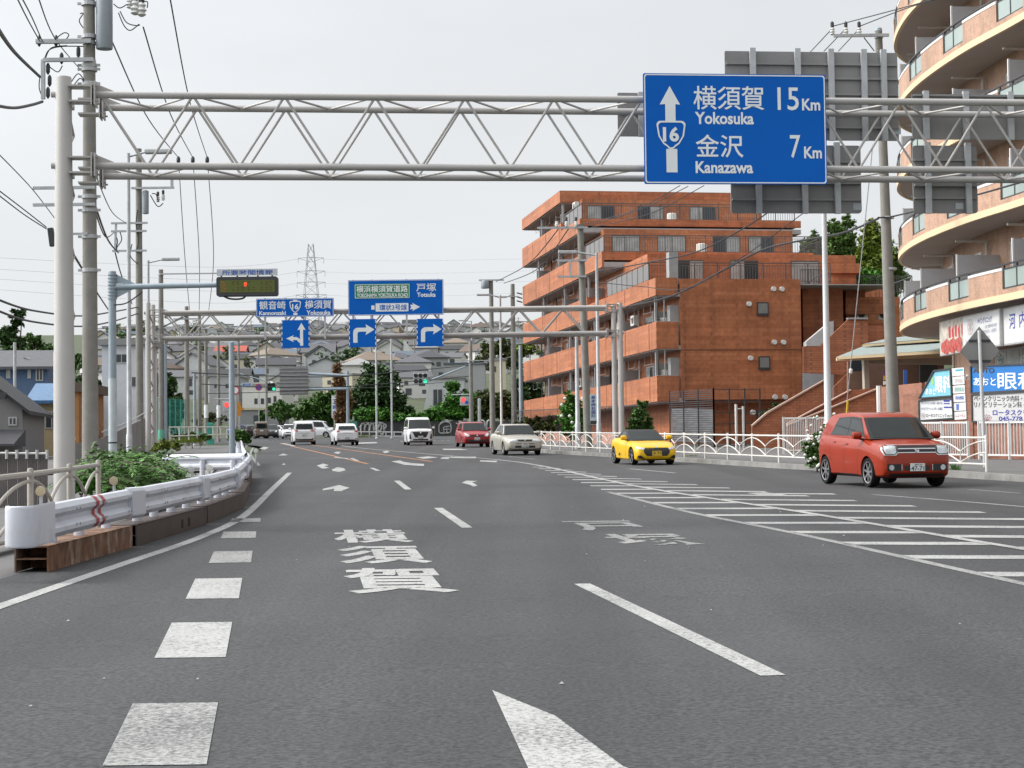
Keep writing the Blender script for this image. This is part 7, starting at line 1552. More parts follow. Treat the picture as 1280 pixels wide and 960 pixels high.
signal('six lamp traffic signal with a green arrow above the white minivan', 517, 466, 534.5, 480, 184, {(0, 2): GREENL}, ((526, 480), (589, 455)))
signal('small six lamp traffic signal with green lamp over the far left lane', 331.5, 478.5, 344.5, 489, 232, {(0, 2): GREENL}, ((338, 478), (296, 466)), DARK)
def ped(label, px, py, Y, col):
    c = P(px, py, Y); t = thing('traffic_signal', label, 'traffic light', c); mb = MB(); mb.box(c.x - .42, c.x + .42, Y, Y + .2, c.z - .42, c.z + .42); hs = mb.build('housing', SIGW, t, bevel=.05)
    mb = MB(); mb.lathe([(.22, -.002), (.2, -.03), (.01, -.04)], (c.x - .1, Y, c.z + .12), 14, 'y'); mb.build('lens', REDS, hs); mb = MB(); mb.lathe([(.17, -.002), (.15, -.03), (.01, -.04)], (c.x + .2, Y, c.z - .1), 14, 'y'); mb.build('lens', mat('blue_lens', (.03, .12, .5), .4), hs)
    mb = MB(); mb.tube((c.x - 1.2, Y + .1, c.z + .62), (c.x + .6, Y + .1, c.z + .62), .05, n=6); mb.build('arm', GREYSTEEL, t)
ped('small signal with red and blue lamps on the dark post among the vines', 580.5, 501.5, 168, None); ped('small red signal beside the pale blue post by the left fence', 285, 508, 150, None)
def disc_sign(label, px, py, Y, r, m1, m2):
    c = P(px, py, Y); t = thing('round_sign', label, 'road sign', c); mb = MB(); mb.lathe([(.01, .0), (r, 0), (r, -.04), (.01, -.04)], c, 20, 'y'); mb.build('plate', m1, t); mb = MB(); mb.lathe([(.01, -.042), (r * .72, -.042), (r * .72, -.05), (.01, -.05)], c, 18, 'y'); mb.build('disc', m2, t); mb = MB(); mb.tube((c.x, Y + .05, c.z - r), (c.x, Y + .05, gz(c.x, Y)), .05, n=8); mb.build('post', GREYSTEEL, t)
    return t, c
t, c = disc_sign('round blue no parking sign with a red rim left of the far signal', 323.5, 484, 215, .42, mat('sign_red', (.42, .03, .04), .4), mat('sign_blue2', (.02, .07, .42), .4)); mb = MB(); mb.bar((c.x - .28, c.y - .055, c.z + .28), (c.x + .28, c.y - .055, c.z - .28), .02, .09); mb.build('slash', MATS['sign_red'], t)
disc_sign('round white sign with red rim beside the pale blue post', 294.3, 488, 150, .36, MATS['sign_red'], SIGNWHITE)
c = P(308.5, 481, 215); t = thing('name_sign', 'pale blue crossing name sign left of the round no parking sign', 'road sign', c); mb = MB(); mb.box(c.x - .65, c.x + .65, c.y, c.y + .05, c.z - .25, c.z + .25); mb.build('plate', mat('sign_pale', (.42, .48, .52), .5), t); mb = MB(); put_text(mb, '朝比奈', (-.5, -.17, .5, .17), lambda x, y: Vector((c.x + x, c.y - .004, c.z - y)), .02); mb.build('lettering', SIGNBLUE, t, fix=False); mb = MB(); mb.bar((c.x - .6, c.y + .1, c.z), (c.x - 2.4, c.y + .1, c.z), .05, .05); mb.build('arm', GREYSTEEL, t)
c = P(299.5, 511, 180); t = thing('arrow_sign', 'orange arrow sign pointing right by the left kerb', 'road sign', c); mb = MB(); mb.prism([(c.x - .25, c.z - .7), (c.x + .1, c.z - .7), (c.x + .1, c.z - .25), (c.x + .5, c.z), (c.x + .1, c.z + .25), (c.x + .1, c.z + .7), (c.x - .25, c.z + .7)], c.y, c.y + .05, 'y'); mb.build('plate', mat('orange_sign', (.5, .2, .02), .5), t); mb = MB(); mb.tube((c.x, c.y + .1, c.z), (c.x, c.y + .1, gz(c.x, 180)), .05, n=6); mb.build('post', GREYSTEEL, t)
# back of a big cantilever board over the far road
Yc = 168; cs = thing('cantilever_sign', 'grey back of a big cantilevered road board over the far lanes', 'road sign', (P(435, 540, Yc).x, Yc, gz(0, Yc))); px0 = P(435, 540, Yc)
mb = MB(); mb.tube((px0.x, Yc, gz(0, Yc)), (px0.x, Yc, P(435, 464, Yc).z), .16, .13, n=10); mb.build('pole', BLUESTEEL, cs, smooth=True)
for py in (465.5, 487): a, b = P(350, py, Yc), P(436, py + 4 if py < 480 else py - 1, Yc); mb = MB(); mb.tube(a, b, .13, n=8); mb.build('arm', BLUESTEEL, cs, smooth=True)
a, b = P(350, 494, Yc), P(385.5, 458, Yc); mb = MB(); mb.box(a.x, b.x, Yc - .25, Yc - .2, a.z, b.z); pb_ = mb.build('panel', mat('board_grey', (.20, .20, .205), .7), cs)
for k in range(8): z = a.z + (b.z - a.z) * (k + .5) / 8; mb = MB(); mb.box(a.x, b.x, Yc - .30, Yc - .252, z - .04, z + .04); mb.build('stiffener', mat('board_rib', (.30, .30, .30), .6), pb_)
c = P(418, 508, 190); t = thing('vertical_sign', 'white vertical sign with blue characters left of the dead palm', 'sign', c); mb = MB(); mb.box(c.x - .3, c.x + .3, c.y, c.y + .2, c.z - 1.2, c.z + 1.15); mb.build('panel', SIGNWHITE, t)
mb = MB()
for i, ch in enumerate('工務店'): put_text(mb, ch, (-.2, -.75 + i * .6, .2, -.3 + i * .6), lambda x, y: Vector((c.x + x, c.y - .005, c.z - y)), .02)
mb.build('lettering', SIGNBLUE, t, fix=False); mb = MB(); mb.tube((c.x, c.y + .1, c.z - 1.2), (c.x, c.y + .1, gz(c.x, 190)), .08, n=8); mb.build('post', GREYSTEEL, t)
c = P(441, 533, 190); t = thing('green_board', 'small green board on yellow and black post by the white hatchback', 'sign', c); mb = MB(); mb.box(c.x - .4, c.x + .45, c.y, c.y + .06, c.z - .5, c.z + .55); mb.build('panel', mat('board_green', (.05, .25, .18), .5), t); mb = MB(); mb.tube((c.x - .55, c.y + .1, c.z + .6), (c.x - .55, c.y + .1, gz(c.x, 190)), .07, n=8); mb.build('post', mat('post_yellow', (.5, .33, .03), .6), t)
gf = thing('mesh_fence', 'green mesh fence under the dark trees at left', 'fence', P(215, 545, 112)); GF = mat('fence_green', (.03, .26, .20), .6)
a, b = P(190, 545, 108), P(232, 541, 125); hh = 2.3
for i in range(7): q = a.lerp(b, i / 6); mb = MB(); mb.bar(q, q + Vector((0, 0, hh)), .06, .06, up=(1, 0, 0)); mb.build('post', GF, gf)
for i in range(6):
    q0, q1 = a.lerp(b, i / 6), a.lerp(b, (i + 1) / 6); mb = MB()
    for k in range(6): z = hh * k / 5; mb.bar(q0 + Vector((0, 0, z)), q1 + Vector((0, 0, z)), .015, .02)
    for k in range(9): q = q0.lerp(q1, k / 8); mb.bar(q, q + Vector((0, 0, hh)), .012, .012, up=(1, 0, 0))
    mb.build('mesh_panel', GF, gf)
c = P(262.5, 538, 140); t = thing('green_cabinet', 'narrow green roadside cabinet between the left poles', 'cabinet', c); mb = MB(); mb.box(c.x - .25, c.x + .25, c.y, c.y + .4, gz(0, 140), c.z + .6); mb.build('body', mat('cabinet_green', (.06, .34, .27), .5), t, bevel=.03); mb = MB(); mb.box(c.x - .2, c.x + .2, c.y - .012, c.y, gz(0, 140) + .3, c.z + .5); mb.build('door', mat('cabinet_green2', (.05, .29, .23), .5), t)
lr = thing('pipe_rail', 'low cream pipe rail in front of the weeds at left', 'rail', P(250, 551, 105)); a, b = P(212, 551, 100), P(292, 547, 128)
for h_ in (.25, .75): mb = MB(); mb.tube(a + Vector((0, 0, h_)), b + Vector((0, 0, h_)), .035, n=6); mb.build('rail', FENCEW, lr)
for k in range(9): q = a.lerp(b, k / 8); mb = MB(); mb.tube(q, q + Vector((0, 0, .8)), .04, n=6); mb.build('post', FENCEW, lr)
# ---- houses at the left edge
def house_near(name, label, px0, px1, pye, pyb, Y, dep, kind, rh, wall, roof, wins, a=0.0, ov=.5):
    A, B = P(px0, pyb, Y), P(px1, pye, Y); w = B.x - A.x; h = B.z - A.z; t = thing(name, label, 'house', ((A.x + B.x) / 2, Y + dep / 2, A.z), a); wl_, rf = house_meshes(w, dep, h, rh, kind, ov)
    o = wl_.build('wall', wall, t, local=True); r = rf.build('roof', roof, t, local=True)
    for (x0, x1, y0, y1, m) in wins:
        p, q = P(x0, y1, Y), P(x1, y0, Y); cx = (A.x + B.x) / 2; mb = MB(); mb.box(p.x - cx, q.x - cx, -dep / 2 - .05, -dep / 2 - .002, p.z - A.z, q.z - A.z); f = mb.build('window', FRAMEW, t, local=True); mb = MB(); e = .06; mm = (p.x + q.x) / 2 - cx
        for (u0, u1) in ((p.x - cx + e, mm - e / 2), (mm + e / 2, q.x - cx - e)): mb = MB(); mb.box(u0, u1, -dep / 2 - .06, -dep / 2 - .051, p.z - A.z + e, q.z - A.z - e); mb.build('pane', m, f, local=True)
    return t
t = house_near('grey_house', 'grey gabled house with dark roof at the left edge', -140, 14, 511, 590, 80, 7, 'gable', 2.1, mat('house_grey', (.21, .205, .205), .85, var=.05), ROOFS[6][1], [(-3, 7.5, 521, 532, GLASSDARK)], a=.12, ov=.35)
a, b = P(-110, 545, 78.6), P(22, 545, 78.6); mb = MB(); mb.add([(a.x, 78.0, a.z - .35), (b.x, 78.0, b.z - .35), (b.x, 79.9, b.z + .3), (a.x, 79.9, a.z + .3), (a.x, 78.0, a.z - .45), (b.x, 78.0, b.z - .45), (b.x, 79.9, b.z - .45), (a.x, 79.9, a.z - .45)], [(0, 1, 2, 3), (7, 6, 5, 4), (0, 4, 5, 1), (1, 5, 6, 2), (3, 2, 6, 7), (0, 3, 7, 4)]); mb.build('lower_roof', ROOFS[1][1], t)
mb = MB(); p = P(4, 494, 79.9); mb.box(p.x - .14, p.x + .14, 79.7, 79.95, p.z - .18, p.z + .12); mb.build('vent', DARK, t)
t = house_near('beige_house', 'yellow-beige house with glazed blue tile roof between the left houses', 36, 92, 502, 590, 90, 6, 'side', .85, mat('house_beige', (.36, .29, .17), .85, var=.05), mat('tile_blue', (.045, .13, .26), .35, var=.25, vs=5), [(49, 66, 514, 536, GLASSDARK), (38.5, 46, 515, 530, CURTAIN)], a=.1, ov=.4)
mb = MB(); a, b = P(34, 480.5, 57), P(60, 498, 57); 
t2 = house_near('blue_house', 'blue walled house with a grey sloping roof behind the grey gable', -40, 50, 459, 540, 102, 6, 'side', .95, mat('house_blue', (.085, .14, .24), .8, var=.05), ROOFS[0][1], [(26, 30, 455 + 4, 473, GLASSDARK), (36, 45, 459, 476, GLASSDARK), (0, 5, 460, 473, CURTAIN)], a=.12, ov=.45)
c = P(18.5, 470, 100); MB().tube((c.x, 100, c.z - 2), (c.x, 100, P(18.5, 428, 100).z), .09, n=8).build('pipe', GREYSTEEL, t2)
mb = MB(); p = P(33, 447, 103.5); mb.bar(p, p + Vector((.9, -.5, -.35)), .5, .05); mb.build('skylight', GLASSDARK, t2)
t3 = house_near('orange_shed', 'narrow orange-brown wall between the posts left of the white building', 90, 98.5, 490, 560, 66, 4, 'flat', 0, mat('shed_orange', (.30, .14, .05), .85), ROOFS[2][1], [])
wb = block('white_building', 'large plain white building with grey ground floor behind the left poles', 127.5, 182, 431, 510, 92, 3, mat('white_render', (.56, .58, .61), .85, var=.03), [(144, 160, 442, 454), (165, 170, 471, 483)]); a, b = P(129, 560, 92.4), P(182, 510, 92.4); mb = MB(); mb.box(a.x, b.x, 92.4, 94.9, a.z - 2, b.z - .01); mb.build('ground_floor', mat('ground_floor_grey', (.20, .20, .21), .85), wb)
for (x0, x1) in ((147, 152), (154, 158)): p, q = P(x0, 524, 92.3), P(x1, 515, 92.3); mb = MB(); mb.box(p.x, q.x, 92.3, 92.41, p.z, q.z); mb.build('window', GLASSDARK, wb)
# corrugated sheet fence and grey walls in front of the houses
sf = thing('sheet_fence', 'grey corrugated sheet fence at the left edge', 'fence', P(15, 600, 30)); SHEET = mat('sheet_fence', (.22, .20, .195), .6, var=.08)
for i in range(7):
    x0 = -28 + i * 12.6; a, b = P(x0, 606, 34), P(x0 + 12.3, 567, 34); mb = MB(); n = 12
    vs = []; w = b.x - a.x
    for k in range(n + 1):
        xx = a.x + w * k / n; yy = 34 + (.012 if k % 2 else -.012); vs += [(xx, yy, a.z - .6), (xx, yy, b.z)]
    mb.add(vs, [(2 * k, 2 * k + 2, 2 * k + 3, 2 * k + 1) for k in range(n)]); mb.build('sheet', SHEET, sf, fix=False)
    mb = MB(); mb.tube((b.x, 33.94, b.z - .1), (b.x, 33.94, b.z + .07), .03, n=8); mb.build('post', GREYSTEEL, sf)
a, b = P(-28, 566, 33.95), P(60, 567, 33.95); mb = MB(); mb.tube(a, b, .02, n=6); mb.build('top_rail', WHITEPAINT, sf)
gwll = thing('retaining_wall', 'stepped grey concrete wall running behind the left poles', 'wall', P(160, 560, 75)); mb = MB(); 
for (x0, y0, x1, y1, Y0, Y1) in ((83, 556, 130, 548, 62, 66), (125, 548, 185, 520, 66, 88)):
    a, b = P(x0, y0, Y0), P(x1, y1, Y1); m_ = MB(); m_.add([(a.x, a.y, a.z - 4), (b.x, b.y, a.z - 4), b, a, (a.x, a.y + .3, a.z - 4), (b.x, b.y + .3, a.z - 4), b + Vector((0, .3, 0)), a + Vector((0, .3, 0))], [(0, 1, 2, 3), (7, 6, 5, 4), (3, 2, 6, 7), (0, 4, 5, 1), (1, 5, 6, 2), (0, 3, 7, 4)]); m_.build('wall', mat('wall_concrete', (.24, .235, .23), .9, var=.12, dirt=(.14, .13, .12), ds=.6), gwll)
hr_ = [P(165, 532, 74), P(185, 520, 84)]; mb = MB(); mb.path([P(128, 540, 66), P(160, 528, 74), P(186, 513, 86)], .03, 6); mb.build('handrail', GREYSTEEL, gwll)
# ================================================================ trees and plants: real leaf faces spread through the crown
def leafmat(name, c, isl=.45, rough=.55): return mat(name, c, rough, var=.22, vs=.5, island=isl, spec=.25)
LG = leafmat('leaf_dark', (.036, .075, .02)); LM = leafmat('leaf_mid', (.062, .13, .027)); LY = leafmat('leaf_yellow', (.15, .20, .03)); LB = leafmat('leaf_bamboo', (.10, .17, .04)); LF = leafmat('leaf_fresh', (.065, .18, .025)); LO = leafmat('leaf_olive', (.065, .08, .022)); DEADL = leafmat('leaf_dead', (.20, .115, .055)); BARK = mat('bark', (.085, .065, .05), .9, var=.25, vs=4); PETAL = mat('petal_white', (.62, .62, .56), .6)
def leaf(mb, c, s, rnd, up=.35, long=1.5):
    d = Vector((rnd.gauss(0, 1), rnd.gauss(0, 1), rnd.gauss(0, .7))).normalized(); n = Vector((rnd.gauss(0, 1), rnd.gauss(0, 1), rnd.gauss(0, 1) + up * 3)).normalized(); b = n.cross(d)
    if b.length < .1: return
    b.normalize(); d = b.cross(n); l = s * long * rnd.uniform(.6, 1.2); w = s * rnd.uniform(.5, .9) * .5
    o = len(mb.v); mb.v += [c - d * l * .5, c + b * w, c + d * l * .5, c - b * w]; mb.f.append((o, o + 1, o + 2, o + 3))
def crown(blobs, n, s, seed, shellness=.55, long=1.5, up=.35):
    """blobs: (centre, radii) clumps; leaves gather towards their surfaces, sub-clumped so that gaps and ragged edges appear"""
    rnd = random.Random(seed); mb = MB(); vol = [r[0] * r[1] + r[1] * r[2] + r[0] * r[2] for c, r in blobs]; tot = sum(vol)
    for (c, r), v in zip(blobs, vol):
        c = Vector(c); m = int(n * v / tot); sub = max(4, m // 26)
        for k in range(sub):
            d = Vector((rnd.gauss(0, 1), rnd.gauss(0, 1), rnd.gauss(0, 1))).normalized(); q = rnd.random() ** shellness * rnd.uniform(.82, 1.13); p = Vector((d.x * r[0], d.y * r[1], d.z * r[2])) * q + c; cs = min(r) * .30 * rnd.uniform(.6, 1.4)
            for j in range(m // sub): leaf(mb, p + Vector((rnd.gauss(0, 1), rnd.gauss(0, 1), rnd.gauss(0, .7))) * cs * .6, s, rnd, up, long)
    return mb
def tree(name, label, px, pbase, Y, blobs, n, s, m, cat='tree', trunk=None, group=None, seed=1, shellness=.55, base=None, long=1.5, extra=None):
    """blobs in photo columns and rows: (px, py, rx px, ry px) around the trunk's distance"""
    k = Y / F; B = P(px, pbase, Y); B.z = base if base is not None else gz(B.x, Y) + (.15 if cat == 'shrub' and B.x > 0 else 0); t = thing(name, label, cat, B, 0, group); bl = []
    rnd = random.Random(seed + 99)
    for b in blobs:
        c = P(b[0], b[1], Y + rnd.uniform(-.5, .5) * b[2] * k); bl.append((c, (b[2] * k, (b[4] if len(b) > 4 else b[2] * .85) * k, b[3] * k)))
    crown(bl, n, s, seed, shellness, long).build('crown' if cat == 'tree' else 'foliage', m, t, fix=False)
    tr = trunk if trunk is not None else max(.08, .012 * (B.z - min(c.z for c, r in bl)) + .1)
    if tr > 0:
        mb = MB(); top = max(bl, key=lambda q: q[0].z)[0]; mid = B.lerp(top, .45) + Vector((rnd.uniform(-.2, .2), 0, 0)); mb.path(catmull([B - Vector((0, 0, .4)), mid, top], 5), [tr * (1 - .07 * i) for i in range(11)], 8); mb.build('trunk' if cat == 'tree' else 'stem', BARK, t, smooth=True)
        for c, r in bl[:7]: mb = MB(); mb.path(catmull([B.lerp(top, .3), B.lerp(top, .3).lerp(c, .6) + Vector((0, 0, -.1 * r[2])), c], 4), [tr * .45 * (1 - .08 * i) for i in range(9)], 6); mb.build('limb', BARK, t, smooth=True)
    return t
# centre background
tree('broadleaf_tree', 'big dark tree right of the dead palm behind the black wall', 470, 545, 205, [(474, 484, 25, 26), (456, 500, 22, 24), (491, 504, 23, 20), (472, 516, 30, 18), (450, 518, 16, 14), (502, 520, 15, 12), (466, 466, 14, 12), (484, 478, 16, 16), (508, 512, 9, 8)], 11000, .40, LG, seed=3)
tree('broadleaf_tree', 'mid green tree left of the dead palm behind the white hatchback', 415, 545, 208, [(422, 498, 19, 18), (402, 506, 18, 15), (412, 520, 24, 14), (386, 514, 15, 13), (432, 508, 12, 22), (374, 520, 9, 9)], 8000, .38, LM, seed=4)
tree('round_tree', 'small round-headed tree over the white minivan', 352, 538, 225, [(352, 509, 13, 9), (343, 514, 9, 8), (361, 514, 9, 8), (352, 519, 14, 6)], 2600, .4, LM, seed=5, trunk=.25)
tree('topiary_tree', 'clipped rounded shrub before the grey garage', 327.5, 532, 230, [(327.5, 522, 5.5, 8), (327.5, 518, 4, 5)], 900, .34, LM, seed=6, trunk=.12)
pt = tree('palm_tree', 'dead brown palm trunk wrapped in hanging fronds', 427, 540, 186, [(427, 500, 5, 16), (424, 480, 5, 12), (428, 520, 6, 12), (433, 500, 4, 10), (422, 465, 3, 10)], 2200, .40, DEADL, seed=7, trunk=.3, long=3.2); 
tree('broadleaf_tree', 'tree on the slope right of the blue house roofs above the vines', 615, 470, 330, [(612, 440, 14, 13), (628, 434, 14, 14), (640, 448, 16, 14), (600, 450, 10, 10), (622, 456, 18, 10)], 4200, .55, LO, seed=8)
tree('broadleaf_tree', 'light green tree seen through the gap left of the brick block', 652, 478, 175, [(652, 438, 14, 9), (664, 436, 12, 8), (646, 444, 8, 8)], 1800, .35, LY, seed=9)
tree('broadleaf_tree', 'dark trees under the lowest balcony end of the brick block', 655, 512, 160, [(655, 480, 14, 10), (668, 486, 14, 9), (660, 495, 22, 8)], 2400, .32, LG, seed=10)
def mass(name, label, cat, Y, cols, n, s, m, seed, depth=2.0):
    """a long hedge or creeper: columns of (px, top row, bottom row, half width px)"""
    k = Y / F; c0 = P(sum(c[0] for c in cols) / len(cols), max(c[2] for c in cols), Y); t = thing(name, label, cat, c0); bl = []
    for (x, y0, y1, rw_) in cols: c = P(x, (y0 + y1) / 2, Y); bl.append((c, (rw_ * k, depth, (y1 - y0) / 2 * k)))
    crown(bl, n, s, seed, .5).build('foliage', m, t, fix=False); mb = MB()
    for (c, r) in bl: mb.path([c - Vector((0, 0, r[2] * 1.05)), c + Vector((.1, 0, r[2] * .5))], [.05, .02], 5)
    mb.build('stem', BARK, t); return t
mass('hedge', 'long green hedge along the top of the black graffiti wall', 'hedge', 198.6, [(452, 511, 528, 11), (466, 510, 528, 12), (484, 512, 529, 12), (500, 516, 529, 12), (517, 516, 529, 12), (532, 514, 529, 12), (545, 508, 529, 12)], 6500, .32, LF, 21, 1.2)
mass('ivy_wall', 'green creeper climbing over the slanted white house', 'creeper', 204, [(556, 504, 527, 10), (566, 488, 522, 12), (566, 474, 492, 9), (580, 490, 522, 13), (592, 490, 526, 11), (570, 506, 526, 14)], 7000, .34, LF, 22, 1.5)
mass('ivy_wall', 'olive creeper curtain behind the dark poles left of the brick block', 'creeper', 200, [(602, 487, 524, 10), (612, 486, 524, 11), (626, 486, 526, 12), (640, 488, 528, 12)], 7000, .34, LO, 23, 1.2)
mass('vine_fence', 'straggling vines hanging over the dark bar fence', 'creeper', 121, [(650, 524, 545, 8), (660, 522, 546, 9), (668, 516, 546, 8), (678, 524, 546, 8), (688, 520, 546, 8), (697, 522, 546, 7)], 2600, .2, LO, 24, .5)
# in front of the brick block
def flowers(t, pts, Y, r=.06):
    for (x, y) in pts: c = P(x, y, Y); mb = MB(); mb.lathe([(.01, -r), (r, -r * .3), (r, r * .3), (.01, r)], c, 7); mb.build('flower', PETAL, t, smooth=True)
t = tree('flowering_shrub', 'tall green shrub with white flowers before the lower balconies', 717, 556, 93, [(717, 512, 14, 20), (708, 524, 13, 18), (728, 520, 13, 18), (712, 495, 8, 8), (718, 535, 16, 14)], 4200, .17, LF, 'shrub', .07, seed=11); flowers(t, [(706, 498), (728, 498), (728.5, 500), (702, 506), (712, 520), (722, 511), (715, 528), (702, 520)], 91.6, .09)
tree('leafy_shrub', 'dark bushy shrub between the gantry post and the bar cage', 800, 556, 88, [(800, 522, 12, 14), (793, 533, 10, 10), (810, 532, 9, 9), (802, 505, 7, 7), (800, 541, 15, 6)], 2800, .17, LM, 'shrub', .06, seed=12)
tree('leafy_shrub', 'rounded dark shrub beside the sloping ramp wall', 974, 540, 86, [(974, 513, 15, 9), (965, 520, 11, 10), (984, 518, 12, 8), (974, 524, 17, 7)], 2800, .15, LG, 'shrub', .06, seed=13)
t = tree('flowering_shrub', 'white flowering shrub leaning over the kerb behind the red car', 1022, 592, 50, [(1014, 562, 10, 18), (1024, 552, 9, 18), (1032, 545, 8, 16), (1020, 574, 12, 12), (1030, 572, 9, 14)], 3600, .075, LM, 'shrub', .03, seed=14)
rf_ = random.Random(3); flowers(t, [(rf_.gauss(1026, 9), rf_.gauss(556, 16)) for _ in range(34)], 49.4, .042); flowers(t, [(1010, 550), (1012, 549), (1034, 535), (1033, 533), (1026, 541), (1024, 581), (1022, 583)], 49.3, .05)
def weeds(label, px, py, Y, wpx, hpx, n, m, seed, name='weed_tuft'):
    k = Y / F; c = G(px, py, 0) if False else P(px, py, Y); t = thing(name, label, 'weeds', c); rnd = random.Random(seed); mb = MB()
    for i in range(n):
        x = c.x + rnd.gauss(0, .4) * wpx * k; y = c.y + rnd.gauss(0, .15); h = hpx * k * rnd.uniform(.4, 1.1); l = rnd.gauss(0, .35) * h; w = .012 + .006 * rnd.random()
        mb.add([(x - w, y, c.z - .03), (x + w, y, c.z - .03), (x + l * .5 + w * .7, y, c.z + h * .6), (x + l * .5 - w * .7, y, c.z + h * .6), (x + l, y, c.z + h)], [(0, 1, 2, 3), (3, 2, 4)])
    mb.build('blade', m, t, fix=False) if False else None
    o = mb.build(name, m, None, fix=False); tag(o, label, 'weeds'); bpy.data.objects.remove(t); struct(o, 'stuff')
weeds('yellow green weed tuft at the kerb right of the yellow car', 867, 577, 66, 12, 9, 160, LY, 31); weeds('weed tuft at the kerb below the right fence', 1194, 592, 45.5, 4, 14, 60, LF, 32); weeds('weeds along the foot of the low rail', 235, 553, 110, 24, 8, 300, LY, 33); weeds('weeds by the graffiti wall rail', 455, 547, 192, 12, 5, 90, LY, 34)
# bamboo hill behind the brick block
for (lab, px, Y, cols, m, sd) in (('dark feathery bamboo clump leftmost above the brick wing', 1020, 150, [(1018, 318, 14, 22), (1012, 335, 14, 18), (1024, 345, 14, 18), (1019, 300, 7, 10)], LB, 41), ('tall green bamboo clump in the middle of the grove', 1050, 156, [(1052, 300, 16, 24), (1042, 315, 16, 22), (1060, 320, 16, 22), (1050, 340, 22, 18), (1060, 278, 7, 12), (1040, 284, 7, 10)], LB, 42),
                              ('bright yellow-green bamboo clump right against the leaning pole', 1090, 152, [(1092, 305, 14, 24), (1082, 322, 14, 22), (1098, 330, 14, 22), (1090, 345, 20, 18), (1088, 285, 8, 12)], LY, 43), ('low dark bamboo behind the curved building edge', 1112, 160, [(1112, 330, 14, 24), (1118, 350, 14, 20), (1106, 352, 12, 18)], LB, 44), ('short bright bamboo at the foot of the grove', 1036, 148, [(1034, 346, 16, 16), (1062, 350, 18, 14), (1010, 352, 14, 12), (1086, 352, 16, 14)], LF, 45)):
    tree('bamboo', lab, px, 365, Y, [(a_, b_, c_ * 1.18, d_ * 1.12) for a_, b_, c_, d_ in cols], 8500, .24, m, trunk=.1, group='bamboo on the hill behind the brick block', seed=sd, long=2.2)
for (lab, px, Y, cols, m, sd, n) in (('dark conical tree on the left slope against the sky', 16, 120, [(16, 430, 14, 22), (10, 418, 12, 14), (22, 445, 14, 18), (28, 392, 6, 9), (20, 400, 8, 12)], LG, 51, 4200), ('rounded green trees on the left slope behind the blue house', 60, 125, [(60, 448, 22, 16), (45, 440, 18, 16), (72, 466, 18, 20), (85, 455, 16, 18), (40, 425, 10, 10)], LM, 52, 5000), ('olive slope bushes left of the near gantry post', 55, 118, [(40, 478, 18, 14), (62, 484, 18, 16), (80, 490, 16, 18)], LO, 53, 3200),
                                  ('dark dense trees beside the white building over the green fence', 212, 134, [(212, 490, 12, 26), (204, 510, 12, 24), (222, 512, 12, 20), (214, 530, 16, 14), (198, 480, 8, 22)], LG, 54, 5200), ('dark tree behind the near utility pole', 112, 112, [(110, 470, 12, 26), (116, 500, 14, 24), (100, 490, 12, 24)], LG, 55, 3600)):
    tree('broadleaf_tree', lab, px, 545, Y, cols, n, .28, m, seed=sd)
for (lab, px, Y, cols, m, sd, n) in (('mounded green bush behind the low cream rail', 240, 112, [(240, 546, 16, 6), (228, 548, 12, 5), (256, 547, 10, 5)], LM, 61, 1500), ('bright bush around the pale blue post at the rail end', 302, 71, [(300, 545, 9, 9), (308, 548, 7, 7), (290, 548, 6, 7)], LM, 62, 1500), ('ivy bush beside the far left garage', 258, 175, [(262, 522, 9, 8), (250, 526, 9, 7), (275, 525, 8, 8)], LO, 63, 1300)):
    tree('leafy_bush', lab, px, 556, Y, cols, n, .2 if Y > 100 else .12, m, 'shrub', .04, seed=sd)
# the ferny bush behind the guard rail: arching fronds of paired leaflets
fb = thing('ferny_bush', 'large bright ferny bush spilling over behind the near guard rail', 'shrub', (P(160, 610, 34).x, 34, gz(-8, 34))); rnd = random.Random(77); mb = MB(); st = MB()
for i in range(400):
    px, py, Y = rnd.gauss(158, 27), 0, rnd.uniform(30, 39); top = 557 + abs(px - 162) * .25 + rnd.uniform(0, 40); o = P(px, min(top + 12, 604), Y); ang = rnd.uniform(0, 2 * pi); d = Vector((cos(ang), sin(ang) * .8 - .25, rnd.uniform(.0, .55))); L_ = rnd.uniform(.45, .85); prev = o; pts = [o]
    for k in range(1, 8): q = o + d * L_ * k / 7 + Vector((0, 0, -.34 * L_ * (k / 7) ** 2.2)); pts.append(q)
    st.path(pts, .006, 3, False)
    for k in range(1, 8):
        tdir = (pts[k] - pts[k - 1]).normalized(); sd = tdir.cross(Vector((0, 0, 1))).normalized()
        for s in (1, -1):
            for h_ in (0, .5):
                b = pts[k - 1].lerp(pts[k], h_ + .25); l = .13 * (1 - .09 * k) * rnd.uniform(.8, 1.2); e = b + sd * s * l + tdir * .03 + Vector((0, 0, rnd.uniform(-.04, .02))); w = tdir * .026; mb.add([b - w * .3, b.lerp(e, .5) - w, e, b.lerp(e, .5) + w], [(0, 1, 2, 3)])
mb.build('foliage', LF, fb, fix=False); st.build('stem', BARK, fb, fix=False)
inner = MB()
crown([((P(160, 588, 36)), (1.05, 1.0, .5)), ((P(128, 600, 36)), (.6, .7, .35)), ((P(195, 598, 38)), (.6, .6, .32))], 5200, .085, 8, .5).build('foliage', LM, fb, fix=False)
tree('leafy_bush', 'low leafy tangle at the foot of the near gantry post', 100, 620, 30, [(98, 606, 12, 9), (112, 604, 10, 12), (86, 612, 10, 8)], 1700, .06, LF, 'shrub', .02, seed=71)
tree('leafy_bush', 'tall grass and leaves beside the green banded pole', 208, 568, 72, [(205, 556, 9, 8), (220, 557, 8, 7), (196, 560, 9, 6)], 1400, .10, LY, 'shrub', .02, seed=72)

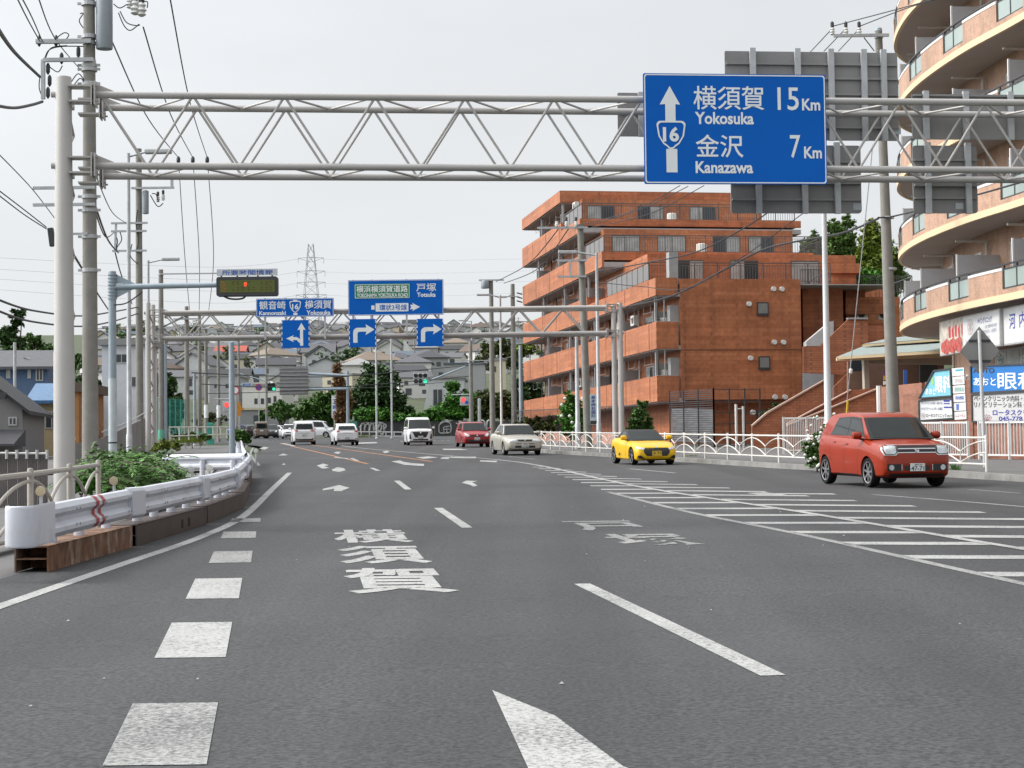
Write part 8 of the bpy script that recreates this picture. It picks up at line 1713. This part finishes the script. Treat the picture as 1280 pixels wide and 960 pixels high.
RT_ = random.Random(9)
for i in range(20):
    Y = RT_.uniform(330, 820); px = RT_.uniform(140, 640); c = P(px, 500, Y); z = gz(c.x, Y); py = 572 - (z - 1.5) * F / Y; rr_ = RT_.uniform(2.2, 4.2) * F / Y
    tree('hill_tree', ['dark', 'mid green', 'olive'][i % 3] + ' garden tree among the hill houses ' + ('low down ' if Y < 480 else 'halfway up ' if Y < 640 else 'near the ridge ') + ('at left' if px < 300 else 'in the centre' if px < 470 else 'at right'), px, py + 2, Y, [(px, py - rr_ * 1.3, rr_, rr_), (px + rr_ * .6, py - rr_, rr_ * .8, rr_ * .7), (px - rr_ * .6, py - rr_ * .9, rr_ * .8, rr_ * .7)], 700, .6, [LG, LM, LO][i % 3], group='garden trees on the hillside', seed=200 + i, base=z)

for i in range(16):
    Y = RT_.uniform(320, 760); px = RT_.uniform(150, 650); c = P(px, 500, Y); z = gz(c.x, Y); t = thing('utility_pole', 'thin distant utility pole among the hill houses ' + ('at left' if px < 300 else 'in the centre' if px < 470 else 'at right') + (' low down' if Y < 480 else ' halfway up' if Y < 640 else ' near the ridge'), 'utility pole', (c.x, Y, z), 0, 'distant poles on the hillside')
    h = RT_.uniform(9, 12); MB().tube((c.x, Y, z - .5), (c.x, Y, z + h), .2, .15, n=6).build('pole', CONCRETE, t, smooth=True); MB().bar((c.x - 1.1, Y - .2, z + h - .7), (c.x + 1.1, Y - .2, z + h - .7), .12, .12).build('crossarm', GREYSTEEL, t)
# ================================================================ overhead wires
def wire(label, pts, r, group=None, m=WIRE):
    """pts: (px, py, distance)"""
    q = [P(x, y, Y) for x, y, Y in pts]; c = catmull(q, 8); o = MB().path(c, r, 5).build('overhead_wire', m, None, smooth=True); tag(o, label, 'wire', group)
g_ = 'overhead wires around the near concrete pole'
wire('thick black cable rising to the upper left corner from the near pole', [(-8, 28, 25), (18, 65, 33), (50, 96, 42)], .035, g_)
wire('sagging thick black cable leaving the picture at left below the crossarm', [(-5, 132, 34), (18, 135, 38), (40, 131, 41), (53, 127, 42.8)], .035, g_)
for (lab, pts) in (('left thin wire dropping from the top edge to the upper crossarm', [(20, -5, 30), (35, 25, 36), (50, 52, 43)]), ('middle thin wire dropping from the top edge to the upper crossarm', [(26, -5, 30), (40, 22, 36), (53, 52, 43)]), ('right thin wire dropping from the top edge towards the lower crossarm', [(47, -5, 30), (70, 50, 43), (105, 92, 60)])): wire(lab, pts, .014, g_)
for i, (lab, x0, x1) in enumerate((('leftmost of the three wires running down to the insulators', 140, 223), ('middle of the three wires running down to the insulators', 179, 241), ('rightmost of the three wires running down to the insulators', 212, 259))):
    y0 = 52 if i == 0 else 34 if i == 1 else -5
    wire(lab, [(x0, y0, 43), (x0 + (x1 - x0) * .55, y0 + (199 - y0) * .66, 62), (x1, 197, 92)], .02, g_)
    wire(['left', 'middle', 'right'][i] + ' vertical looking wire continuing from the insulators towards the far poles', [(x1, 197, 92), (x1 + 8, 320, 108), (x1 + 14 - i * 6, 388, 135)], .022, g_)
    c = P(x1, 198, 91.8); o = MB().lathe([(.03, -.28), (.1, -.18), (.1, .0), (.05, .1)], c, 8).build('wire_insulator', DARK, None, smooth=True); tag(o, ['left', 'middle', 'right'][i] + ' black insulator on the wires above the display mast', 'insulator', 'black insulators in a row')
g2 = 'overhead wires left of the display mast'
for (lab, pts, r) in (('lowest pair wire from the left edge to the splice box', [(-4, 236, 35), (30, 262, 41), (58, 284, 43)], .014), ('upper pair wire from the left edge to the splice box', [(-4, 242, 35), (30, 268, 41), (58, 286, 43)], .014), ('thin wire crossing from the left edge under the gantry chord', [(-4, 190, 35), (40, 236, 43), (70, 275, 50)], .012), ('dark cable sagging from the left edge at roof height', [(-4, 374, 40), (40, 388, 50), (100, 395, 62), (140, 390, 72), (172, 384, 84)], .03), ('second dark cable sagging from the left edge at roof height', [(-4, 388, 40), (40, 402, 50), (100, 408, 62), (140, 402, 72), (172, 392, 84)], .03), ('black cable dropping from the near pole to the second pole', [(118, 255, 43), (135, 300, 60), (148, 316, 83)], .03), ('second black cable dropping from the near pole to the second pole', [(118, 262, 43), (132, 296, 58), (143, 290, 83)], .02), ('third thin cable dropping from the near pole to the second pole', [(118, 215, 43), (140, 265, 62), (158, 279, 83)], .016),
                      ('bundle of cables leaning from the second pole to the display mast', [(144, 316, 84), (152, 345, 100), (165, 380, 125)], .035), ('cable looping from the near pole towards the blue mast', [(93, 320, 43), (104, 338, 50), (124, 370, 70), (136, 388, 88)], .03), ('twisted cable rising towards the far gantry from the second pole', [(174, 420, 90), (205, 408, 110), (228, 396, 128)], .05), ('second twisted cable rising towards the far gantry', [(190, 412, 95), (214, 404, 115), (238, 392, 132)], .04)): wire(lab, pts, r, g2)
g3 = 'overhead wires before the brick block'
for (lab, pts, r) in (('upper wire from the banner pole rising to the right behind the board', [(736, 282, 87), (800, 262, 80), (860, 233, 72)], .018), ('second wire from the banner pole rising to the right behind the board', [(720, 282, 87), (790, 264, 80), (850, 232, 72)], .018), ('third wire from the banner pole rising to the right behind the board', [(736, 285, 87), (810, 268, 80), (880, 232, 72)], .018), ('thick cable climbing from the brick corner to the leaning pole', [(782, 384, 90), (840, 370, 84), (900, 340, 78), (960, 310, 72), (1050, 292, 67), (1098, 273, 62)], .04), ('thick cable continuing right from the leaning pole to the edge', [(1110, 272, 62), (1180, 255, 58), (1290, 224, 52)], .03), ('dark cable from the terraces up to the hanging board back', [(745, 340, 87), (800, 330, 84), (870, 315, 80), (930, 285, 76), (965, 262, 73)], .03), ('grey cable sagging across the brick wall from the banner pole', [(740, 352, 87), (800, 358, 84), (860, 360, 80), (930, 320, 76), (1010, 262, 70)], .02), ('left wire from the leaning pole crossarm running down behind the board', [(1040, 36, 62), (1012, 66, 70)], .018), ('middle wire from the leaning pole crossarm running down behind the board', [(1057, 36, 62), (1030, 64, 70)], .018), ('right wire from the leaning pole crossarm running down behind the board', [(1074, 36, 62), (1048, 64, 70)], .018), ('upper wire leaving the crossarm towards the curved balconies', [(1040, 33, 62), (1120, 12, 58), (1200, -10, 54)], .018), ('lower wire leaving the crossarm towards the curved balconies', [(1074, 33, 62), (1140, 8, 58), (1200, -8, 55)], .018),
                      ('left wire sagging from the brick block to the crossarm pole', [(700, 284, 87), (660, 330, 115), (620, 352, 148)], .03), ('right wire sagging from the brick block to the crossarm pole', [(712, 284, 87), (672, 336, 115), (630, 354, 148)], .03), ('loose cable between the two poles left of the brick block', [(643, 365, 150), (632, 372, 150), (619, 371, 150)], .03), ('low cable crossing the far road from the left poles to the vine pole', [(240, 466, 130), (340, 470, 150), (436, 470, 168), (589, 456, 170), (640, 446, 150)], .05), ('second low cable crossing the far road', [(250, 480, 136), (340, 484, 150), (436, 483, 168), (589, 470, 170)], .04), ('fine signal cable crossing the far road lowest', [(258, 492, 150), (340, 490, 165), (436, 486, 170), (530, 480, 180), (589, 474, 172)], .035)): wire(lab, pts, r, g3)
g4 = 'faint pylon wires across the sky'
for i, py in enumerate((324, 340, 354, 369)):
    for s, side in ((-1, 'left'), (1, 'right')):
        x0 = 389.5 + s * 16; wire(f'faint high voltage wire {["topmost", "second", "third", "lowest"][i]} on the {side} of the pylon', [(x0, py, 760), (x0 + s * 110, py + 6 + (4 if s < 0 else -4), 730), (x0 + s * 420, py - 4 - i * 2, 620)], .045, g4, PYL)
